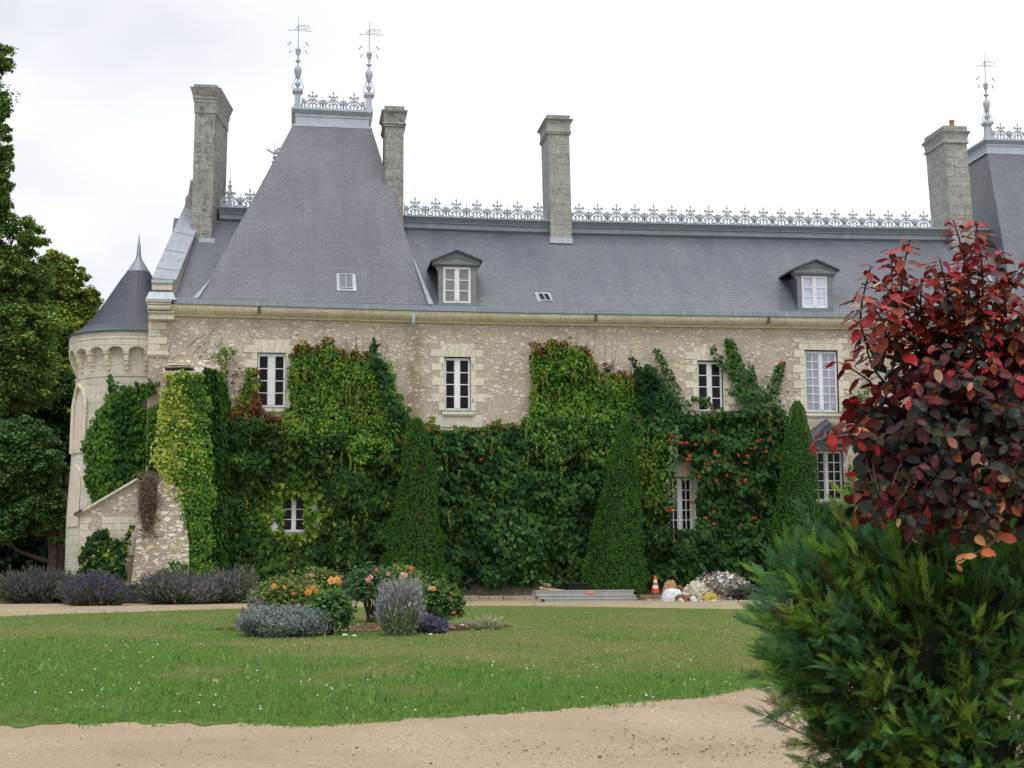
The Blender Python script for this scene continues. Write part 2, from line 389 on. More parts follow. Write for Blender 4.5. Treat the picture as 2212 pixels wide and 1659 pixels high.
UNDER = m_grain(mat('inner_shade', (.014, .022, .009), .9, .1), 6, .5, 1.5)  # near-black colour standing for the shade deep inside foliage
BARK = m_grain(mat('bark', (.07, .05, .035), .9, .1), 12, .6, 1.4)
FLOWER = m_fol('petals', .3, .6, .2)

# ------------------------------------------------------------------ ground
def grid_sheet(name, bnd, mat_, dz, nx=80, ny=24, edge=0.0):
    """bnd(s)->(near point, far point) in plan; a ruled sheet laid on the terrain"""
    V = []; Fc = []
    for i in range(nx + 1):
        a, b = bnd(i / nx)
        for j in range(ny + 1):
            q = j / ny; x = a[0] + (b[0] - a[0]) * q; y = a[1] + (b[1] - a[1]) * q
            V.append((x, y, zg(y) + dz))
    for i in range(nx):
        for j in range(ny):
            k = i * (ny + 1) + j; Fc.append((k, k + ny + 1, k + ny + 2, k + 1))
    m = MB(); m.v = V; m.f = Fc
    return m.build(name, mat_)
def m_ground(name, cols, scale, fine=40, bs=.4, spk=None):
    m = mat(name, cols[0], 1.0, .05); t, b = N_(m); P = geo_pos(t)
    n1 = tex(t, 'ShaderNodeTexNoise', P, scale, Detail=6.0, Roughness=.6); n2 = tex(t, 'ShaderNodeTexNoise', P, fine, Detail=4.0, Roughness=.7)
    k = len(cols)
    c = ramp(t, n1.outputs[0], [(.32 + .36 * i / (k - 1), cc) for i, cc in enumerate(cols)])
    c = mixc(t, 1.0, c, ramp(t, n2.outputs[0], [(.28, (.66, .66, .66)), (.72, (1.32, 1.32, 1.32))]), 'MULTIPLY')
    if spk:
        v = tex(t, 'ShaderNodeTexVoronoi', P, spk[0]); sp = t.nodes.new('ShaderNodeSeparateColor'); t.links.new(v.outputs['Color'], sp.inputs[0])
        c = mixc(t, ramp(t, sp.outputs[0], [(.78, (0, 0, 0)), (.9, (.7, .7, .7))]), c, spk[1])
    t.links.new(c, b.inputs['Base Color']); bump(t, b, n2.outputs[0], bs, .02); return m
SOIL = m_ground('soil', [(.10, .075, .05), (.16, .12, .08), (.09, .11, .04)], .5)
GRAV = m_ground('sandy_gravel', [(.29, .235, .14), (.37, .295, .19), (.33, .28, .18)], .55, 45, .5, (28, (.42, .37, .27)))
GRAVN = m_ground('near_gravel', [(.315, .245, .165), (.375, .295, .205), (.415, .335, .24)], .5, 60, .5, (45, (.27, .20, .12)))
LAWNM = m_ground('lawn_soil', [(.12, .14, .045), (.09, .15, .035), (.18, .16, .08)], .28, 25, .4)
big = []
ysb = [-75, -60, -51, -42, -20, -5.9, 0, 14, 40, 90, 400, 2500]
xsb = [-1500, -300, -100, -40, 0, 40, 100, 300, 1500]
m = MB(); m.v = [(x, y, (zg(y) if y < 90 else zg(90))) for x in xsb for y in ysb]
m.f = [(i * len(ysb) + j, (i + 1) * len(ysb) + j, (i + 1) * len(ysb) + j + 1, i * len(ysb) + j + 1) for i in range(len(xsb) - 1) for j in range(len(ysb) - 1)]
g = m.build('ground', SOIL); tag(g, kind='structure')

# lawn: far edge and near edge traced on the ground
def curve_pts(pts):
    return [G(u, v) for u, v in pts]
far_e = curve_pts([(-1500, 1440), (-700, 1372), (-260, 1346), (-60, 1335), (150, 1328), (400, 1319), (700, 1313), (1000, 1310), (1300, 1312), (1610, 1318), (1900, 1322), (2300, 1330)])
near_e = curve_pts([(-1500, 1530), (-700, 1566), (-260, 1574), (0, 1577), (350, 1574), (700, 1570), (1000, 1556), (1300, 1532), (1600, 1502), (1800, 1478), (2000, 1450), (2300, 1415)])
def interp(pts, s):
    q = s * (len(pts) - 1); i = min(int(q), len(pts) - 2); a = q - i
    return tuple(pts[i][k] * (1 - a) + pts[i + 1][k] * a for k in range(3))
def lawn_b(s):
    a = interp(near_e, s); b = interp(far_e, s)
    return (a[0], a[1] + .35 + .16 * math.sin(s * 61) + .12 * math.sin(s * 173) + .08 * math.sin(s * 371)), (b[0], b[1] + .15 * math.sin(s * 40))
lawn = grid_sheet('lawn', lawn_b, LAWNM, .018, 260, 30); tag(lawn, kind='structure')
nb = curve_pts([(-260, 1840), (300, 1840), (1100, 1840), (1900, 1840), (2600, 1840)])
def near_path(s):
    a = interp(near_e, s); x = a[0]
    return (x * .8 - 1, -54.0), (a[0], a[1] + .5)
gp = grid_sheet('gravel_path', near_path, GRAVN, .012, 60, 16); tag(gp, kind='structure')
def far_path(s):
    b = interp(far_e, s); x = b[0]
    yf = -1.35 if x > -9 else -1.35 + (-9 - x) * 1.4 if x > -16 else 8.45
    return (x, b[1] - .6), (x * 1.0, yf)
fp = grid_sheet('path', far_path, GRAV, .012, 100, 14); tag(fp, kind='structure')

# grass blades on the lawn (uncountable)
def lawn_mask(x, y):
    P = [(p[0], p[1]) for p in near_e] + [(p[0], p[1]) for p in far_e[::-1]]
    return inpoly(P, x, y)
n = 420000
uu = R.uniform(-120, 2000, n); vv = 1300 + (1600 - 1300) * R.random(n) ** .62
D = F * 1.75 / np.maximum(vv - 1240, 40)
# project the picture samples to the ground plane (vectorised)
dirs = FWD[None] * F + RGT[None] * (uu - CX)[:, None] - UPV[None] * (vv - CY)[:, None]
tt = np.full(n, .01)
zc = np.full(n, -.3)
for _ in range(12):
    tt = (zc - CAM[2]) / dirs[:, 2]; yy = CAM[1] + dirs[:, 1] * tt; zc = zgv(yy)
xx = CAM[0] + dirs[:, 0] * tt
ok = lawn_mask(xx, yy - .25 + (fbm(xx * .8 + 3, yy * .8) - .5) * 1.3 + (fbm(xx * 3.1, yy * 3.1) - .5) * .7 + R.normal(0, .14, n)) & (tt > 0)
bedc = G(800, 1352)
ok &= ~(((xx - bedc[0]) / 3.6) ** 2 + ((yy - bedc[1]) / 1.5) ** 2 < R.uniform(.75, 1.1, n))
xx, yy, zc = xx[ok], yy[ok], zc[ok]; n = len(xx)
dist = yy - CAM[1]
dry = fbm(xx * .22 + 5, yy * .16 + 2)
dry2 = fbm(xx * .9 + 15, yy * .5 + 12)
k = np.clip((dry * .65 + dry2 * .35 - .43) * 5.0, 0, 1)
near = np.clip((dist - 15.0) / 3.0, 0, 1); k = k * (.25 + .75 * near)
yr = np.clip((dist - 32) / 8, 0, 1) * .55; k = np.clip(k + yr * (.6 + .4 * dry2), 0, 1)
cg = np.array([.135, .250, .055]); cdr = np.array([.285, .265, .115])
col = (cg[None] * (1 - k[:, None]) + cdr[None] * k[:, None]) * (1 + R.normal(0, .22, (n, 1)))
straw = R.random(n) < .03; col[straw] = np.array([.36, .31, .15])
nrm = np.stack([R.normal(0, .6, n), -1 + R.normal(0, .3, n), R.uniform(.2, 1.2, n)], 1)
tip = np.stack([R.normal(0, .45, n), R.normal(0, .45, n), np.ones(n)], 1)
X_, Y_, Z_ = frames(nrm, tip)
BL = ([(-.16, 0, 0), (.16, 0, 0), (.03, 1, .12)], [(0, 1, 2)])
hgt = R.uniform(.022, .055, n) * (1 - .35 * k) * np.where(R.random(n) < .012, 2.4, 1) * (.8 + dist / 60)
go = stamp('lawn_grass', *BL, np.stack([xx, yy, zc + .014], 1), X_, Y_, Z_, hgt, col, GRASSM)
tag(go, 'short green grass with dry straw patches covering the lawn', 'grass', kind='stuff')
# small daisies on the lawn
def pix_ground(us, vs):
    return np.array([G(a, b) for a, b in zip(us, vs)])
nf = 210
cl = [(80, 1500), (300, 1512), (560, 1475), (430, 1540), (620, 1410), (880, 1382), (1090, 1365), (1360, 1400), (1180, 1460), (940, 1440), (250, 1410), (700, 1500), (1500, 1350), (60, 1430)]
us = []; vs = []
for i in range(nf):
    if i % 2: c = random.choice(cl); us.append(c[0] + random.gauss(0, 70)); vs.append(min(1560, max(1345, c[1] + random.gauss(0, 14))))
    else: us.append(random.uniform(-20, 1600)); vs.append(random.uniform(1345, 1560))
P = pix_ground(us, vs); P[:, 2] += .08
nrm = np.stack([R.normal(0, .3, nf), R.uniform(-1.1, -.3, nf), np.ones(nf)], 1); X_, Y_, Z_ = frames(nrm, rnd(nf))
FL6 = ([(0, 0, .1)] + [(math.cos(a) * .5, math.sin(a) * .5, 0) for a in np.arange(6) * math.pi / 3], [(0, i + 1, (i + 1) % 6 + 1) for i in range(6)])
do = stamp('daisies', *FL6, P, X_, Y_, Z_, R.uniform(.012, .028, nf), pick([(.75, .76, .80), (.7, .68, .6)], nf, None, .05), FLOWER)
tag(do, 'tiny white flowers scattered over the lawn', 'flowers', kind='stuff')
# brown leaf litter drifting below the shrub
c0 = G(1480, 1610); n_l = 420
P = np.stack([c0[0] + R.normal(.3, 1.5, n_l), c0[1] + -.2 + R.normal(0, .55, n_l), np.zeros(n_l)], 1); P[:, 2] = zgv(P[:, 1]) + .018
X_, Y_, Z_ = frames(np.array([0, 0, 1.]) + rnd(n_l, .35), rnd(n_l))
tag(stamp('leaf_litter', *LEAF, P, X_, Y_, Z_, R.uniform(.012, .035, n_l), pick([(.16, .10, .06), (.22, .15, .09), (.10, .07, .045), (.28, .20, .13)], n_l), GRASSM), 'brown needle and leaf litter on the gravel beside the shrub', 'leaf litter', kind='stuff')
# pebbles on the near path
nf = 3000
P = np.stack([R.uniform(-14, 14, nf), R.uniform(-43, -33, nf), np.zeros(nf)], 1)
ok = ~lawn_mask(P[:, 0], P[:, 1]); P = P[ok]; nf = len(P); P[:, 2] = zgv(P[:, 1]) + .016
OCT = ([(1, 0, 0), (0, 1, 0), (-1, 0, 0), (0, -1, 0), (0, 0, .7), (.6, .6, .3), (-.6, .6, .3)], [(0, 5, 4), (5, 1, 4), (1, 6, 4), (6, 2, 4), (2, 3, 4), (3, 0, 4)])
X_, Y_, Z_ = frames(np.tile([[0, 0, 1.]], (nf, 1)) + rnd(nf, .2), rnd(nf))
po = stamp('path_pebbles', *OCT, P, X_, Y_, Z_, R.uniform(.005, .016, nf), pick([(.46, .38, .27), (.3, .23, .15), (.52, .46, .36), (.24, .17, .10)], nf), m_fol('pebble_stone', 0, .9, .1))
tag(po, 'loose pebbles and bits of leaf on the near gravel path', 'pebbles', kind='stuff')

# ------------------------------------------------------------------ the chateau
CH = empty('chateau'); tag(CH, 'long old chateau wing with steep slate roofs, tall chimneys and ivy covered rubble walls', 'chateau')
GUT = [W(345, 643.3, -.45), W(898, 659.7, -.45), W(1161, 665.5, -.45), W(1917, 676.8, -.45), W(2330, 682.5, -.45)]
RID = [W(440, 442.0, 2.55), W(873, 463.2, 2.55), W(1182, 474.9, 2.55), W(1944, 491.1, 2.55), W(2330, 496.5, 2.55)]
def zline(L, x):
    xs = [p[0] for p in L]; zs = [p[2] for p in L]
    return float(np.interp(x, xs, zs) if xs[0] <= x <= xs[-1] else (zs[0] + (x - xs[0]) * (zs[1] - zs[0]) / (xs[1] - xs[0]) if x < xs[0] else zs[-1] + (x - xs[-1]) * (zs[-1] - zs[-2]) / (xs[-1] - xs[-2])))
XL = W(322, 720, 0)[0]; XR = W(2195, 688, -.38)[0] + 8.2
XK = W(375, 650, -.45)[0]
BK = 9.4
sts = sorted([XK] + [p[0] for p in GUT[1:-1]] + [XR, (XK + GUT[1][0]) / 2, (GUT[2][0] + GUT[3][0]) / 2])
st = [(x, zline(GUT, x)) for x in sts]
xs_all = [XL] + sts
# gutter and cornice
MB().sweep(st, [(-.45, 0), (-.43, 0.012), (-.40, 0.0), (-.38, -.05), (-.34, -.10)]).sweep(st, [(-.45, 0), (-.455, -.17), (-.43, -.195), (-.36, -.197)]).build('gutter', ZINC_G, CH)
m = MB()
j = XK + .9
while j < XR:
    z = zline(GUT, j); m.box(j, j + .018, -.459, -.447, z - .19, z - .005); j += 1.85
m.build('gutter_joint', ZINC_L, CH)
stc = [(XL + .0, zline(GUT, XL))] + st
MB().sweep(stc, [(-.335, -.199), (-.41, -.199), (-.41, -.235), (-.395, -.25), (-.385, -.30), (-.34, -.37), (-.26, -.43), (-.15, -.475), (-.11, -.49), (-.11, -.53), (.02, -.53)]).build('cornice', CORN, CH)
# slotted weep openings in the cornice (dark joints)
m = MB()
for u in (560, 1287, 1660):
    p = W(u, 670, -.4); z = zline(GUT, p[0]); m.box(p[0] - .05, p[0] + .05, -.418, -.3, z - .42, z - .205)
m.build('cornice_weep', m_grain(mat('stained_stone', (.12, .085, .05), .9)), CH)
# spout below the gutter
p = W(893, 690, -.33); z = zline(GUT, p[0])
MB().tube([(p[0], -.36, z - .21), (p[0], -.33, z - .55), (p[0] - .01, -.30, z - .72)], .055, 8).build('rainwater_spout', ZINC_L, CH, True)

# windows ---------------------------------------------------------------
def rect(u0, v0, u1, v1, Y):
    a = W(u0, (v0 + v1) / 2, Y)[0]; b = W(u1, (v0 + v1) / 2, Y)[0]
    t = W((u0 + u1) / 2, v0, Y)[2]; d = W((u0 + u1) / 2, v1, Y)[2]
    return a, b, d, t
OPEN = []
def sash_window(parent, x0, x1, z0, z1, Y, rows, cps, gm, name='window', mull=.13, label=None, bw=.03):
    """two casements; frame, bars and glass recessed at Y"""
    wn = empty(name, ((x0 + x1) / 2, Y, z0), parent)
    if label: wn['label'] = label
    m = MB(); fw = .05
    m.box(x0, x0 + fw, Y - .06, Y + .02, z0, z1).box(x1 - fw, x1, Y - .06, Y + .02, z0, z1)
    m.box(x0 + fw, x1 - fw, Y - .06, Y + .02, z1 - .08, z1).box(x0 + fw, x1 - fw, Y - .06, Y + .02, z0, z0 + .075)
    xm = (x0 + x1) / 2
    m.box(xm - mull / 2, xm + mull / 2, Y - .075, Y + .02, z0 + .075, z1 - .08)
    m.build('frame', WHITE, wn, bevel=.006)
    b = MB()
    for s0, s1 in ((x0 + fw, xm - mull / 2), (xm + mull / 2, x1 - fw)):
        b.box(s0, s0 + .025, Y - .045, Y + .0, z0 + .075, z1 - .08).box(s1 - .025, s1, Y - .045, Y + .0, z0 + .075, z1 - .08)
        for i in range(1, rows):
            z = z0 + .075 + (z1 - z0 - .155) * i / rows; b.box(s0 + .025, s1 - .025, Y - .04, Y, z - bw / 2, z + bw / 2)
        for i in range(1, cps):
            x = s0 + (s1 - s0) * i / cps; b.box(x - bw / 2, x + bw / 2, Y - .043, Y + .003, z0 + .075, z1 - .08)
    b.build('glazing_bars', WHITE, wn)
    for s0, s1 in ((x0 + fw, xm - mull / 2), (xm + mull / 2, x1 - fw)):
        g = MB()
        for i in range(rows):
            za = z0 + .075 + (z1 - z0 - .155) * i / rows; zb = z0 + .075 + (z1 - z0 - .155) * (i + 1) / rows
            for c in range(cps):
                xa = s0 + (s1 - s0) * c / cps; xb = s0 + (s1 - s0) * (c + 1) / cps
                t1, t2 = random.uniform(-.006, .006), random.uniform(-.006, .006)
                g.quad((xa, Y - .012 + t1, za), (xb, Y - .012 - t1, za), (xb, Y - .012 - t2, zb), (xa, Y - .012 + t2, zb))
        g.build('glass', gm, wn)
    return wn
def surround(wn, x0, x1, z0, z1, rows, nar, wid, lint, Yp=-.02, apron=None, sill=True, mats=(QUO, QUO2)):
    """dressed stones either side of an opening; rows = z list from top to bottom starting with a wide one"""
    a = MB(); b = MB(); k = 0
    for i in range(len(rows) - 1):
        zt, zb = rows[i] - .006, rows[i + 1] + .006
        for s in (-1, 1):
            ex = (wid if i % 2 == 0 else nar) * (1 + random.uniform(-.08, .08)); q = a if (i + (s > 0)) % 3 else b
            e = x0 if s < 0 else x1
            X0, X1 = (e - ex, e) if s < 0 else (e, e + ex)
            q.box(X0, X1, Yp + random.uniform(0, .008), .14, zb, zt)
    # lintel: flat arch of voussoirs
    zt = lint; n = 5; L0, L1 = x0 - nar, x1 + nar
    for i in range(n):
        ta, tb = L0 + (L1 - L0) * i / n, L0 + (L1 - L0) * (i + 1) / n
        ba, bb = x0 + (x1 - x0) * i / n, x0 + (x1 - x0) * (i + 1) / n
        q = a if i % 2 else b
        g = .004
        q.hexa([(ba + g, Yp - .004 * (i % 2), z1), (bb - g, Yp - .004 * (i % 2), z1), (bb - g, .14, z1), (ba + g, .14, z1), (ta + g, Yp - .004 * (i % 2), zt), (tb - g, Yp - .004 * (i % 2), zt), (tb - g, .14, zt), (ta + g, .14, zt)])
    a.build('stone_dressing', mats[0], wn, bevel=.008); b.build('stone_dressing', mats[1], wn, bevel=.008)
    if apron: MB().box(x0 - wid * apron[1], x1 + wid * apron[1], Yp + .004, .1, apron[0], z0 - .16).build('apron_stone', mats[1], wn, bevel=.008)
    if sill:
        MB().box(x0 - .09, x1 + .09, -.12, .2, z0 - .15, z0 - .03).box(x0 - .06, x1 + .06, -.08, .02, z0 - .19, z0 - .15).build('sill', QUO, wn, bevel=.01)
        MB().box(x0 - .10, x1 + .10, -.135, .2, z0 - .028, z0).build('sill_flashing', ZINC_G, wn)
WDEF = [  # u0 v0 u1 v1 rows cps glass dressing row levels (v) narrow wide lintel_v
    dict(r=(555, 762, 617, 880), rows=4, cps=1, g=GL_D, lv=[746, 762.5, 777, 795, 812, 829, 846, 864, 882], nar=.19, wid=.42, li=733.8, ap=905, lab='tall first floor window with wide stone lintel and leaves creeping over its left side', mull=.215),
    dict(r=(959.5, 771, 1017, 887), rows=4, cps=1, g=GL_D, lv=[755, 771, 785.8, 800.7, 816.3, 832.8, 850.5, 868.8, 887.7], nar=.17, wid=.44, li=743, ap=923, lab='tall first floor window in bare wall with full stone dressings', mull=.16),
    dict(r=(1507, 779, 1562, 889), rows=4, cps=1, g=GL_D, lv=[761, 777, 790, 806, 823, 839, 856, 873, 889], nar=.18, wid=.45, li=751.6, ap=910, lab='first floor window with trumpet vine reaching over its foot', mull=.14),
    dict(r=(1740, 756.4, 1811, 890.5), rows=7, cps=2, g=GL_M, lv=[730, 741, 757, 773, 789, 806, 823, 840, 857, 874, 890], nar=.19, wid=.42, li=736, ap=912, lab='largest first floor window with many small panes reflecting sky and trees', mull=.115),
    dict(r=(606, 1070.5, 663, 1149.6), rows=3, cps=1, g=GL_D, lv=[1052, 1068, 1084, 1100, 1116, 1132, 1149], nar=.12, wid=.3, li=1058, ap=None, lab='small ground floor window framed by leafy shutters', mull=.105),
    dict(r=(1443, 1030, 1497, 1150), rows=5, cps=2, g=GL_D, lv=[1012, 1028, 1050, 1075, 1100, 1125, 1149], nar=.14, wid=.3, li=999, ap=None, lab='ground floor french window with a white shutter folded to its right', mull=.13),
    dict(r=(1752, 972, 1822, 1083), rows=5, cps=2, g=GL_D, lv=[960, 985, 1010, 1035, 1060, 1083], nar=.2, wid=.3, li=955, ap=None, lab='ground floor french window beneath the small slate canopy', mull=.12),
    dict(r=(1108, 1060, 1142, 1140), rows=5, cps=1, g=GL_D, lv=[1045, 1060, 1080, 1100, 1120, 1140], nar=.1, wid=.15, li=1050, ap=None, lab='slim ground floor window almost lost behind the leaves', mull=.06),
    dict(r=(2000, 1000, 2075, 1120), rows=5, cps=2, g=GL_D, lv=[990, 1010, 1035, 1060, 1090, 1120], nar=.2, wid=.3, li=985, ap=None, lab='white framed ground floor window behind the red leaved tree', mull=.16)]
for d in WDEF:
    x0, x1, z0, z1 = rect(*d['r'], 0.0); d['b'] = (x0, x1, z0, z1); OPEN.append(d['b'])
# wall with real openings
m = MB()
xs = sorted(set([XL] + sts + [b[0] for b in OPEN] + [b[1] for b in OPEN])); zs = sorted(set([-.4] + [b[2] for b in OPEN] + [b[3] for b in OPEN]))
for i in range(len(xs) - 1):
    xa, xb = xs[i], xs[i + 1]
    for k in range(len(zs)):
        za = zs[k]
        if k + 1 < len(zs): zb0 = zb1 = zs[k + 1]
        else: zb0, zb1 = zline(GUT, xa) - .5, zline(GUT, xb) - .5
        if any(b[0] < (xa + xb) / 2 < b[1] and b[2] < (za + zb0) / 2 < b[3] for b in OPEN): continue
        m.quad((xa, 0, za), (xb, 0, za), (xb, 0, zb1), (xa, 0, zb0))
for b in OPEN:
    x0, x1, z0, z1 = b
    m.quad((x0, 0, z0), (x0, .3, z0), (x0, .3, z1), (x0, 0, z1)); m.quad((x1, .3, z0), (x1, 0, z0), (x1, 0, z1), (x1, .3, z1))
    m.quad((x0, 0, z1), (x0, .3, z1), (x1, .3, z1), (x1, 0, z1)); m.quad((x0, .3, z0), (x0, 0, z0), (x1, 0, z0), (x1, .3, z0))
zz = zline(GUT, XL) - .5; zr = zline(GUT, XR) - .5
m.quad((XR, 0, -.4), (XR, BK, -.4), (XR, BK, zr), (XR, 0, zr)); m.quad((XR, BK, -.4), (XL, BK, -.4), (XL, BK, zz), (XR, BK, zr))
m.quad((XL, BK, -.4), (XL, 0, -.4), (XL, 0, zz), (XL, BK, zz))
wall = m.build('wall', RUB, CH)
# brown run-off stain under the spout: a property of the wall's own surface
ps = W(893, 700, 0)
t, b = N_(RUB); src = b.inputs['Base Color'].links[0].from_socket; P = geo_pos(t)
sp = t.nodes.new('ShaderNodeSeparateXYZ'); t.links.new(P, sp.inputs[0])
nn = tex(t, 'ShaderNodeTexNoise', P, 2.6, Detail=5.0)
a = t.nodes.new('ShaderNodeMath'); a.operation = 'MULTIPLY_ADD'; a.inputs[1].default_value = 1.1; t.links.new(nn.outputs[0], a.inputs[0]); t.links.new(sp.outputs[0], a.inputs[2])
s_ = t.nodes.new('ShaderNodeMath'); s_.operation = 'SUBTRACT'; s_.inputs[1].default_value = ps[0] + .55; t.links.new(a.outputs[0], s_.inputs[0])
ab = t.nodes.new('ShaderNodeMath'); ab.operation = 'ABSOLUTE'; t.links.new(s_.outputs[0], ab.inputs[0])
fx = t.nodes.new('ShaderNodeMapRange'); fx.inputs[1].default_value = .5; fx.inputs[2].default_value = .05; t.links.new(ab.outputs[0], fx.inputs[0])
fz = t.nodes.new('ShaderNodeMapRange'); fz.inputs[1].default_value = ps[2] + .1; fz.inputs[2].default_value = ps[2] - .5; t.links.new(sp.outputs[2], fz.inputs[0])
mu = t.nodes.new('ShaderNodeMath'); mu.operation = 'MULTIPLY'; t.links.new(fx.outputs[0], mu.inputs[0]); t.links.new(fz.outputs[0], mu.inputs[1])
mu2 = t.nodes.new('ShaderNodeMath'); mu2.operation = 'MULTIPLY'; mu2.inputs[1].default_value = .62; t.links.new(mu.outputs[0], mu2.inputs[0])
t.links.new(mixc(t, mu2.outputs[0], src, mixc(t, 1.0, src, (.55, .46, .36), 'MULTIPLY')), b.inputs['Base Color'])

for i, d in enumerate(WDEF):
    x0, x1, z0, z1 = d['b']
    wn = sash_window(CH, x0 + .004, x1 - .004, z0 + .01, z1 - .03, .17, d['rows'], d['cps'], d['g'], mull=d['mull'], label=d['lab'])
    um = (d['r'][0] + d['r'][2]) / 2
    surround(wn, x0, x1, z0, z1, [W(um, v, 0)[2] for v in d['lv']], d['nar'], d['wid'], W(um, d['li'], 0)[2], apron=(W(um, d['ap'], 0)[2], .95) if d['ap'] else None, sill=i not in (5, 6, 7, 8))
    d['o'] = wn
# white shutters
def shutter(u0, v0, u1, v1, yaw=0.0, Y=-.05, par=CH):
    x0, x1, z0, z1 = rect(u0, v0, u1, v1, Y); m = MB()
    m.box(x0, x1, Y - .02, Y + .02, z0, z1)
    k = 4
    for i in range(k + 1):
        x = x0 + (x1 - x0) * i / k
        m.box(x - .006, x + .006, Y - .026, Y - .021, z0, z1)
    for z in (z0 + .15, (z0 + z1) / 2, z1 - .2): m.box(x0, x1, Y - .04, Y - .027, z, z + .07)
    return m.build('shutter', WHITE, par)
shutter(576, 1070, 603, 1150); shutter(666, 1070, 693, 1150)
x0, x1, z0, z1 = rect(1493, 1030, 1511, 1152, 0)
m = MB(); m.hexa([(x0, .14, z0), (x1, -.28, z0), (x1 + .03, -.27, z0), (x0 + .03, .15, z0), (x0, .14, z1), (x1, -.28, z1), (x1 + .03, -.27, z1), (x0 + .03, .15, z1)]).build('shutter', WHITE, CH)
# iron shutter pins
m = MB()
for d in WDEF[1:3]:
    x0, x1, z0, z1 = d['b']
    for z in (z0 + .35, z1 - .35):
        for x in (x0 - .06, x1 + .06): m.tube([(x, -.02, z), (x, -.09, z), (x, -.09, z + .07)], .012, 5)
m.build('shutter_pin', mat('rusty_iron', (.12, .05, .03), .8), CH)

# bare stones standing a little proud of the mortar
n = 6500; us = R.uniform(345, 2200, n); vs = R.uniform(684, 960, n); keep = np.ones(n, bool); Pw = np.stack([np.zeros(n)] * 3, 1)
for i in range(n):
    p = W(us[i], vs[i], 0.0); Pw[i] = p
    if p[2] > zline(GUT, p[0]) - .6 or fbm(p[0] * .5 + 3, p[2] * .8) + R.normal(0, .16) < .42: keep[i] = False
    for q in OPEN:
        if q[0] - .5 < p[0] < q[1] + .5 and q[2] - .4 < p[2] < q[3] + .42: keep[i] = False
Pw = Pw[keep]; n = len(Pw); Pw[:, 1] = .002
STN = ([(-1, .05, 0), (-.75, .62, 0), (-.1, .85, 0), (.6, .66, 0), (1, .0, 0), (.7, -.6, 0), (.05, -.82, 0), (-.7, -.55, 0), (-.6, .05, .22), (.0, .45, .26), (.55, .0, .22), (.0, -.42, .25)],
       [(0, 8, 1), (1, 8, 9), (1, 9, 2), (2, 9, 3), (3, 9, 10), (3, 10, 4), (4, 10, 5), (5, 10, 11), (5, 11, 6), (6, 11, 7), (7, 11, 8), (7, 8, 0), (8, 11, 10, 9)])
a_ = R.normal(0, .35, n); X1 = np.stack([np.cos(a_), np.zeros(n), np.sin(a_)], 1); Y1 = np.stack([-np.sin(a_), np.zeros(n), np.cos(a_)], 1); Z1 = np.tile([[0, -1., 0]], (n, 1))
sz_ = np.exp(R.normal(-3.35, .45, n)).clip(.015, .075)
wsto = stamp('bare_wall_stones', STN[0], STN[1], Pw, X1 * R.uniform(.9, 1.7, (n, 1)), Y1 * R.uniform(.6, 1, (n, 1)), Z1, sz_, pick([(.56, .51, .42), (.66, .62, .53), (.47, .41, .32), (.40, .31, .22), (.60, .54, .42)], n, [.3, .25, .2, .1, .15], .1), m_fol('wall_stone_faces', 0, .9, .1), CH)
wsto['kind'] = 'stuff'
# quoins on the left corner, string course, kneeler block
m = MB(); m2 = MB()
lv = [679, 695, 711, 727, 743, 757]; xl = XL
for i in range(len(lv) - 1):
    zt = W(335, lv[i] + 0.6, 0)[2]; zb = W(335, lv[i + 1], 0)[2]
    ux = 345 if i % 2 == 0 else 360
    (m if i % 2 else m2).box(xl - .02, W(ux, lv[i], 0)[0], -.025 - .006 * (i % 2), .5, zb, zt - .005)
zt, zb = W(340, 758, 0)[2], W(340, 771, 0)[2]; h = zt - zb; xe = W(364, 760, 0)[0]
m.box(xl - .04, xe, -.05, .5, zt - h * .45, zt); m2.box(xl - .06, xe + .04, -.10, .5, zt - h * .75, zt - h * .45); m.box(xl - .04, xe + .02, -.06, .5, zb, zt - h * .75)
m.build('corner_quoin', QUO, CH, bevel=.01); m2.build('corner_quoin', QUO2, CH, bevel=.01)
kn = MB(); Yk = -.47
def krow(u0, u1, v0, v1, y, ext=.45, dy=0.0):
    a = W(u0, v0, y); b_ = W(u1, v1, y)
    kn.box(a[0], b_[0] + .0, y, y + 1.2, b_[2], a[2]); return a, b_
krow(314, 371, 646, 652, -.58); krow(316, 369, 652, 657.5, -.54); krow(318, 368, 657.5, 666, -.50); krow(317, 368, 666, 669, -.53)
krow(319, 376, 671, 676, -.47); krow(321, 376, 676, 690, -.40)
krow(328, 372, 611, 627, -.50)
kn.build('kneeler_stone', ASH, CH, bevel=.015)
a, b_ = W(315, 646, -.58), W(380, 646, -.58); c, d_ = W(322, 630, -.5), W(373, 630, -.5)
MB().hexa([(a[0], -.6, a[2]), (b_[0], -.6, a[2]), (b_[0] + .05, .6, a[2]), (a[0], .6, a[2]), (c[0], -.5, c[2]), (d_[0], -.5, c[2]), (d_[0] + .05, .6, c[2]), (c[0], .6, c[2])]).build('kneeler_capping', ZINC_L, CH)
a, b_ = W(327, 611, -.52), W(374, 605, -.52)
MB().box(a[0], b_[0], -.55, .3, a[2], b_[2]).build('kneeler_capping', ZINC_L, CH)
